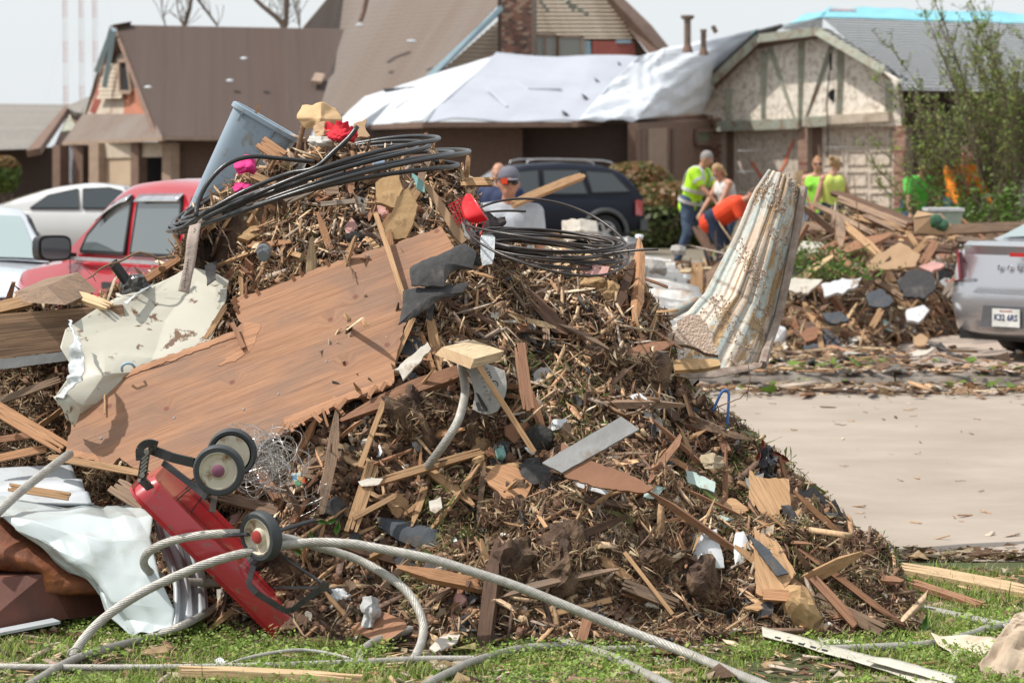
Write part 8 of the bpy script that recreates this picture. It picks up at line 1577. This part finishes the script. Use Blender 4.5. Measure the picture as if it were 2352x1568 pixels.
leafs('long tapering green leaf blades in the verge grass', [(2125, 1430, 1.3, 1.6), (2085, 1462, -.6, 1.3)], MATS['green_leaf'], 10.1, .02)
# ================= across the road
def fb(lab, a, b, wd, m, Ya, Yb, th=.05, nm='board', cat='board'): return board(nm, lab, a, b, wd, th, W[m], Ya, Yb, frag=2, cat=cat, H=H2)
for args in [('upper of two long dark beams sloping down right of the women', (1913, 441), (2100, 512), .075, 'dark', 29.5, 28.5), ('lower of two long dark beams sloping down right of the women', (1925, 458), (2085, 520), .075, 'old', 29.2, 28.4), ('long light plank leaning down the far heap', (1928, 508), (2026, 592), .085, 'tan', 28.0, 26.8), ('brown plank lying level at the left of the far heap', (1825, 515), (1955, 546), .09, 'old', 28.5, 28.2),
    ('thin rod leaning up in front of the women', (1845, 425), (1880, 528), .02, 'red', 29, 28.6), ('pale plank in the top middle of the far heap', (1955, 496), (2085, 530), .07, 'tan', 28.8, 28.4), ('short plank beneath the pale plank', (1985, 495), (2060, 530), .05, 'old', 28.6, 28.3), ('long dark plank lying level behind the silver car', (2085, 532), (2400, 518), .10, 'old', 28.5, 28.8),
    ('slanting reddish plank in the middle of the far heap', (1905, 578), (1962, 618), .07, 'red', 27.0, 26.8), ('long crooked branchlike board down the far heap', (1960, 610), (2080, 690), .05, 'old', 26.6, 26.2), ('upright split stake in the far heap', (2085, 535), (2106, 568), .05, 'tan', 27.8, 27.6), ('plank leaning left to right behind the fibreboard', (2080, 600), (2128, 555), .06, 'tan', 27.3, 27.6),
    ('reddish plank end at the right of the far heap', (2115, 610), (2150, 555), .08, 'red', 27.1, 27.5), ('white painted plank leaning beside the silver car', (2168, 684), (2208, 628), .09, 'grey', 25.7, 26.2), ('brown plank lying low at the left of the far heap', (1860, 590), (1940, 640), .05, 'red', 27, 26.5), ('short stake standing in the lower far heap', (2000, 755), (2025, 712), .06, 'tan', 25.2, 25.5),
    ('long plank lying along the top of the far heap', (1870, 470), (2010, 540), .06, 'old', 29.3, 28.2), ('splintered plank pointing left on top of the far heap', (1820, 540), (1900, 552), .07, 'dark', 28.3, 28), ('dark plank deep in the far heap', (2030, 560), (2190, 575), .08, 'dark', 27.9, 27.5), ('pale plank at the right behind the car boot', (2190, 548), (2290, 560), .06, 'old', 28.1, 27.8),
    ('square wooden post standing beyond the heap shoulder', (1600, 600), (1600, 688), .10, 'tan', 24.5, 24.4), ('long brown board carried over the shoulder of the capped man', (1178, 468), (1338, 403), .06, 'tan', 21.5, 22.2), ('dark bent board carried by the hi-vis worker', (1598, 520), (1640, 590), .14, 'dark', 42.0, 41.5), ('white post standing left of the women', (1834, 392), (1842, 450), .16, 'pale', 44, 44)]: fb(*args)
for nm, lab, pts, m, Y in [('fibreboard', 'large torn tan fibreboard in the middle of the far heap', [(1988, 606), (2020, 580), (2067, 556), (2114, 584), (2103, 611), (2060, 618), (1998, 620)], 'card', 26.6), ('sheet', 'white board lying on the left of the far heap', [(1886, 652), (1930, 642), (1979, 636), (1971, 655), (1940, 670), (1894, 680)], 'white', 25.9),
    ('slab', 'beige plaster slab at the left of the far heap', [(1801, 663), (1825, 637), (1889, 642), (1870, 660), (1856, 673), (1820, 668)], 'plas', 26.0), ('felt', 'big black felt sheet in the right of the far heap', [(2060, 645), (2090, 620), (2141, 625), (2150, 660), (2120, 685), (2075, 678)], 'tar', 26.2), ('felt', 'crumpled dark bag in the middle of the far heap', [(1990, 672), (2020, 662), (2052, 690), (2030, 705), (1995, 700)], 'tarb', 25.8),
    ('sheet', 'flat white board at the foot of the far heap by the car', [(2074, 820), (2100, 806), (2150, 797), (2120, 815), (2085, 826)], 'plas', 24.6), ('sheet', 'grey board standing at the foot of the far heap', [(1845, 792), (1880, 790), (1886, 832), (1850, 838)], 'tarb', 25.0), ('sheet', 'white tissue piece at the foot of the far heap', [(1885, 808), (1905, 805), (1926, 822), (1905, 830), (1888, 825)], 'white', 24.8),
    ('sheet', 'curved red and brown panel low in the far heap', [(1836, 768), (1860, 752), (1880, 750), (1876, 775), (1850, 785)], 'brd', 25.3), ('sheet', 'salmon coloured sheet right of the fibreboard', [(2110, 612), (2140, 600), (2170, 608), (2140, 625)], 'pink', 26.4), ('sheet', 'pale concrete block face at the left top of the far heap', [(1800, 560), (1830, 548), (1892, 560), (1885, 590), (1830, 588)], 'plas', 27.6), ('sheet', 'grey white torn sheet in the right of the far heap', [(2080, 715), (2120, 700), (2135, 712), (2110, 740), (2085, 735)], 'white', 25.7),
    ('sheet', 'tan scrap at the very foot of the far heap', [(2098, 775), (2115, 765), (2131, 775), (2125, 792), (2100, 792)], 'card', 25.2), ('sheet', 'white scrap lying on the far gutter', [(1992, 895), (2010, 890), (2022, 900), (2005, 906)], 'white', 21.9), ('sheet', 'dark round lid shape in the far heap', [(1888, 720), (1930, 715), (1950, 735), (1910, 742)], 'tarb', 25.5)]:
    shard(nm, lab, pts, W[m], .03, Y=Y - .25, ty=-.004, jag=7, H=H2)
rock('foam_ball', 'rounded white foam lump at the left foot of the far heap', (1782, 770), (.10, .09, .09), W['white'], 1, 'foam', .1, Y=25.0)
t = root('plastic_bottle', P(1932, 862, 22.5), 'clear plastic bottle with blue label lying on the far kerb', 'bottle'); MB().lathe(P(1912, 860, 22.5), (1, 0, 0), [(0, .02), (.01, .035), (.12, .035), (.16, .015), (.18, .014)], 14).obj('bottle_body', cl, t, smooth=True); MB().lathe(P(1912, 860, 22.5), (1, 0, 0), [(.05, .037), (.09, .037)], 14).obj('bottle_label', mat('blue_label', (.05, .2, .5), rough=.4), t)
t = root('storage_tote', P(2175, 502, 29), 'pale green plastic tote on top of the far heap below the shrub', 'tote'); MB().prism(PP([(2136, 482, 28.8), (2213, 482, 28.8), (2206, 520, 28.8), (2142, 520, 28.8)]), (0, .4, 0)).obj('tote_body', mat('pale_green_plastic', (.42, .52, .42), rough=.4), t); MB().prism(PP([(2133, 478, 28.75), (2216, 478, 28.75), (2216, 485, 28.75), (2133, 485, 28.75)]), (0, .45, 0)).obj('tote_lid', W['white'], t)
t = root('cardboard_box', P(2130, 512, 28), 'open brown cardboard box on the far heap left of the tote', 'box'); MB().prism(PP([(2098, 500, 28.2), (2150, 490, 28.0), (2176, 520, 28), (2172, 540, 28), (2100, 535, 28.2)]), (.1, .35, 0)).obj('box_body', W['card'], t); MB().prism(PP([(2098, 500, 28.19), (2108, 484, 28.2), (2150, 492, 27.99)]), (0, .02, .0)).obj('box_flap', W['card'], t)
for i, (x, y) in enumerate(((2150, 508), (2163, 516))): rock('green_bottle', ['left', 'right'][i] + ' round green bottle end beside the tote', (x, y), (.06, .06, .07), mat('green_bottle_glass', (.04, .12, .06), rough=.2), i, 'bottle', .02, Y=27.9)
for i, (pts, lab) in enumerate([([[(1462, 640, 23.6), (1540, 650, 23.4), (1605, 668, 23.3)], [(1490, 690, 23.0), (1550, 700, 22.9), (1620, 706, 22.8)], [(1510, 740, 22.5), (1570, 745, 22.4), (1640, 740, 22.3)]], 'larger ribbed grey metal sheet lying on the far verge behind the corrugated sheet'), ([[(1455, 590, 25), (1540, 600, 24.8)], [(1470, 640, 24.0), (1580, 655, 24)]], 'smaller ribbed grey metal sheet beyond the white bent tube')]): tag(patch3('metal_sheet', pts, 60, 60, W['metal'], None, .05, .5, .006, fn=lambda U, V: .03 * np.sin(V * 30)), lab, 'metal sheet')
for i, (x, y, s_, lab) in enumerate([(1470, 545, 9, 'curled white plastic strip beyond the wire coil'), (1560, 575, 16, 'white cloth heap behind the post'), (1330, 530, 40, 'beige tarpaulin crumpled behind the wire coil'), (1500, 615, 30, 'white sheet scrap above the ribbed grey sheets'), (1572, 640, 14, 'silver foil scrap right of the ribbed grey sheets'), (1440, 560, 24, 'grey plastic crumple between the coil and the far verge'), (1262, 545, 22, 'pale paper crumple seen through the wire coil')]):
    crump('rubbish', lab, (x, y), s_, s_ * .6, 24.5 if i != 3 else 24, [W['white'], W['cloth'], W['plas'], W['cloth'], bm_, W['metal'], W['card']][i], 'rubbish', .15, .2, .006, 24)
W['red2'] = W['red']
scatter('board', 130, H2, (1450, 2300), (500, 830), (.35, 1.5), [q for q in stk if 'orange' not in q.materials[0].name], 'broken board', 'board', 'broken boards in the heap across the road', lift=.12, tilt=.4)
scatter('wood_flake', 70, H2, (1450, 2250), (520, 840), (.15, .45), flk, 'torn panel piece', 'panel piece', 'panel pieces in the heap across the road', lift=.08)
scatter('plaster_scrap', 45, H2, (1450, 2250), (560, 850), (.12, .35), wht_, 'small scrap', 'scrap', 'whitish scraps in the heap across the road', lift=.08)
scatter('shingle_scrap', 35, H2, (1450, 2250), (560, 850), (.15, .4), shg, 'shingle scrap', 'shingle', 'dark shingles in the heap across the road', lift=.07)
# green weeds on the far heap and the film caught in the shrub
def tuft(c, r, n, label, pal, size=.06):
    t = root('weed_clump', c, label, 'plant'); p = RNG.normal(0, 1, (n, 3)) * np.array(r) * .5 + np.array(c); leafset('foliage', p, None, size, pal, lfm, t, aspect=.16)
    s = MB()
    for k in range(14): s.tube([Vector(c) + Vector((random.gauss(0, r[0] * .3), 0, -r[2] * .6)), Vector(c) + Vector((random.gauss(0, r[0] * .6), 0, r[2] * random.uniform(.3, 1)))], .006, 4)
    s.obj('stalk', mat('green_stalk', (.14, .18, .06), rough=.7), t)
GP = np.array([(.10, .18, .03), (.14, .24, .05), (.07, .12, .02)])
tuft(P(1850, 590, 26.3), (.5, .2, .12), 450, 'green weeds hanging over the left top of the far heap', GP); tuft(P(1915, 625, 26.0), (.4, .2, .10), 300, 'second green weed mat lower in the far heap', GP); tuft(P(2330, 500, 33), (1.3, .5, .4), 1500, 'green undergrowth at the foot of the willow shrub', GP, .09)
tag(patch3('plastic_film', [[(2290, 365, 39.5), (2300, 366, 39.5)], [(2300, 400, 39.4), (2335, 385, 39.4)], [(2320, 450, 39.4), (2365, 440, 39.4)], [(2345, 480, 39.4), (2370, 470, 39.4)]], 20, 40, mat('grey_white_film', (.50, .47, .43), rough=.5), None, .10, .3, .005, ridge=True), 'grey white plastic film caught in the right side of the willow shrub', 'plastic')
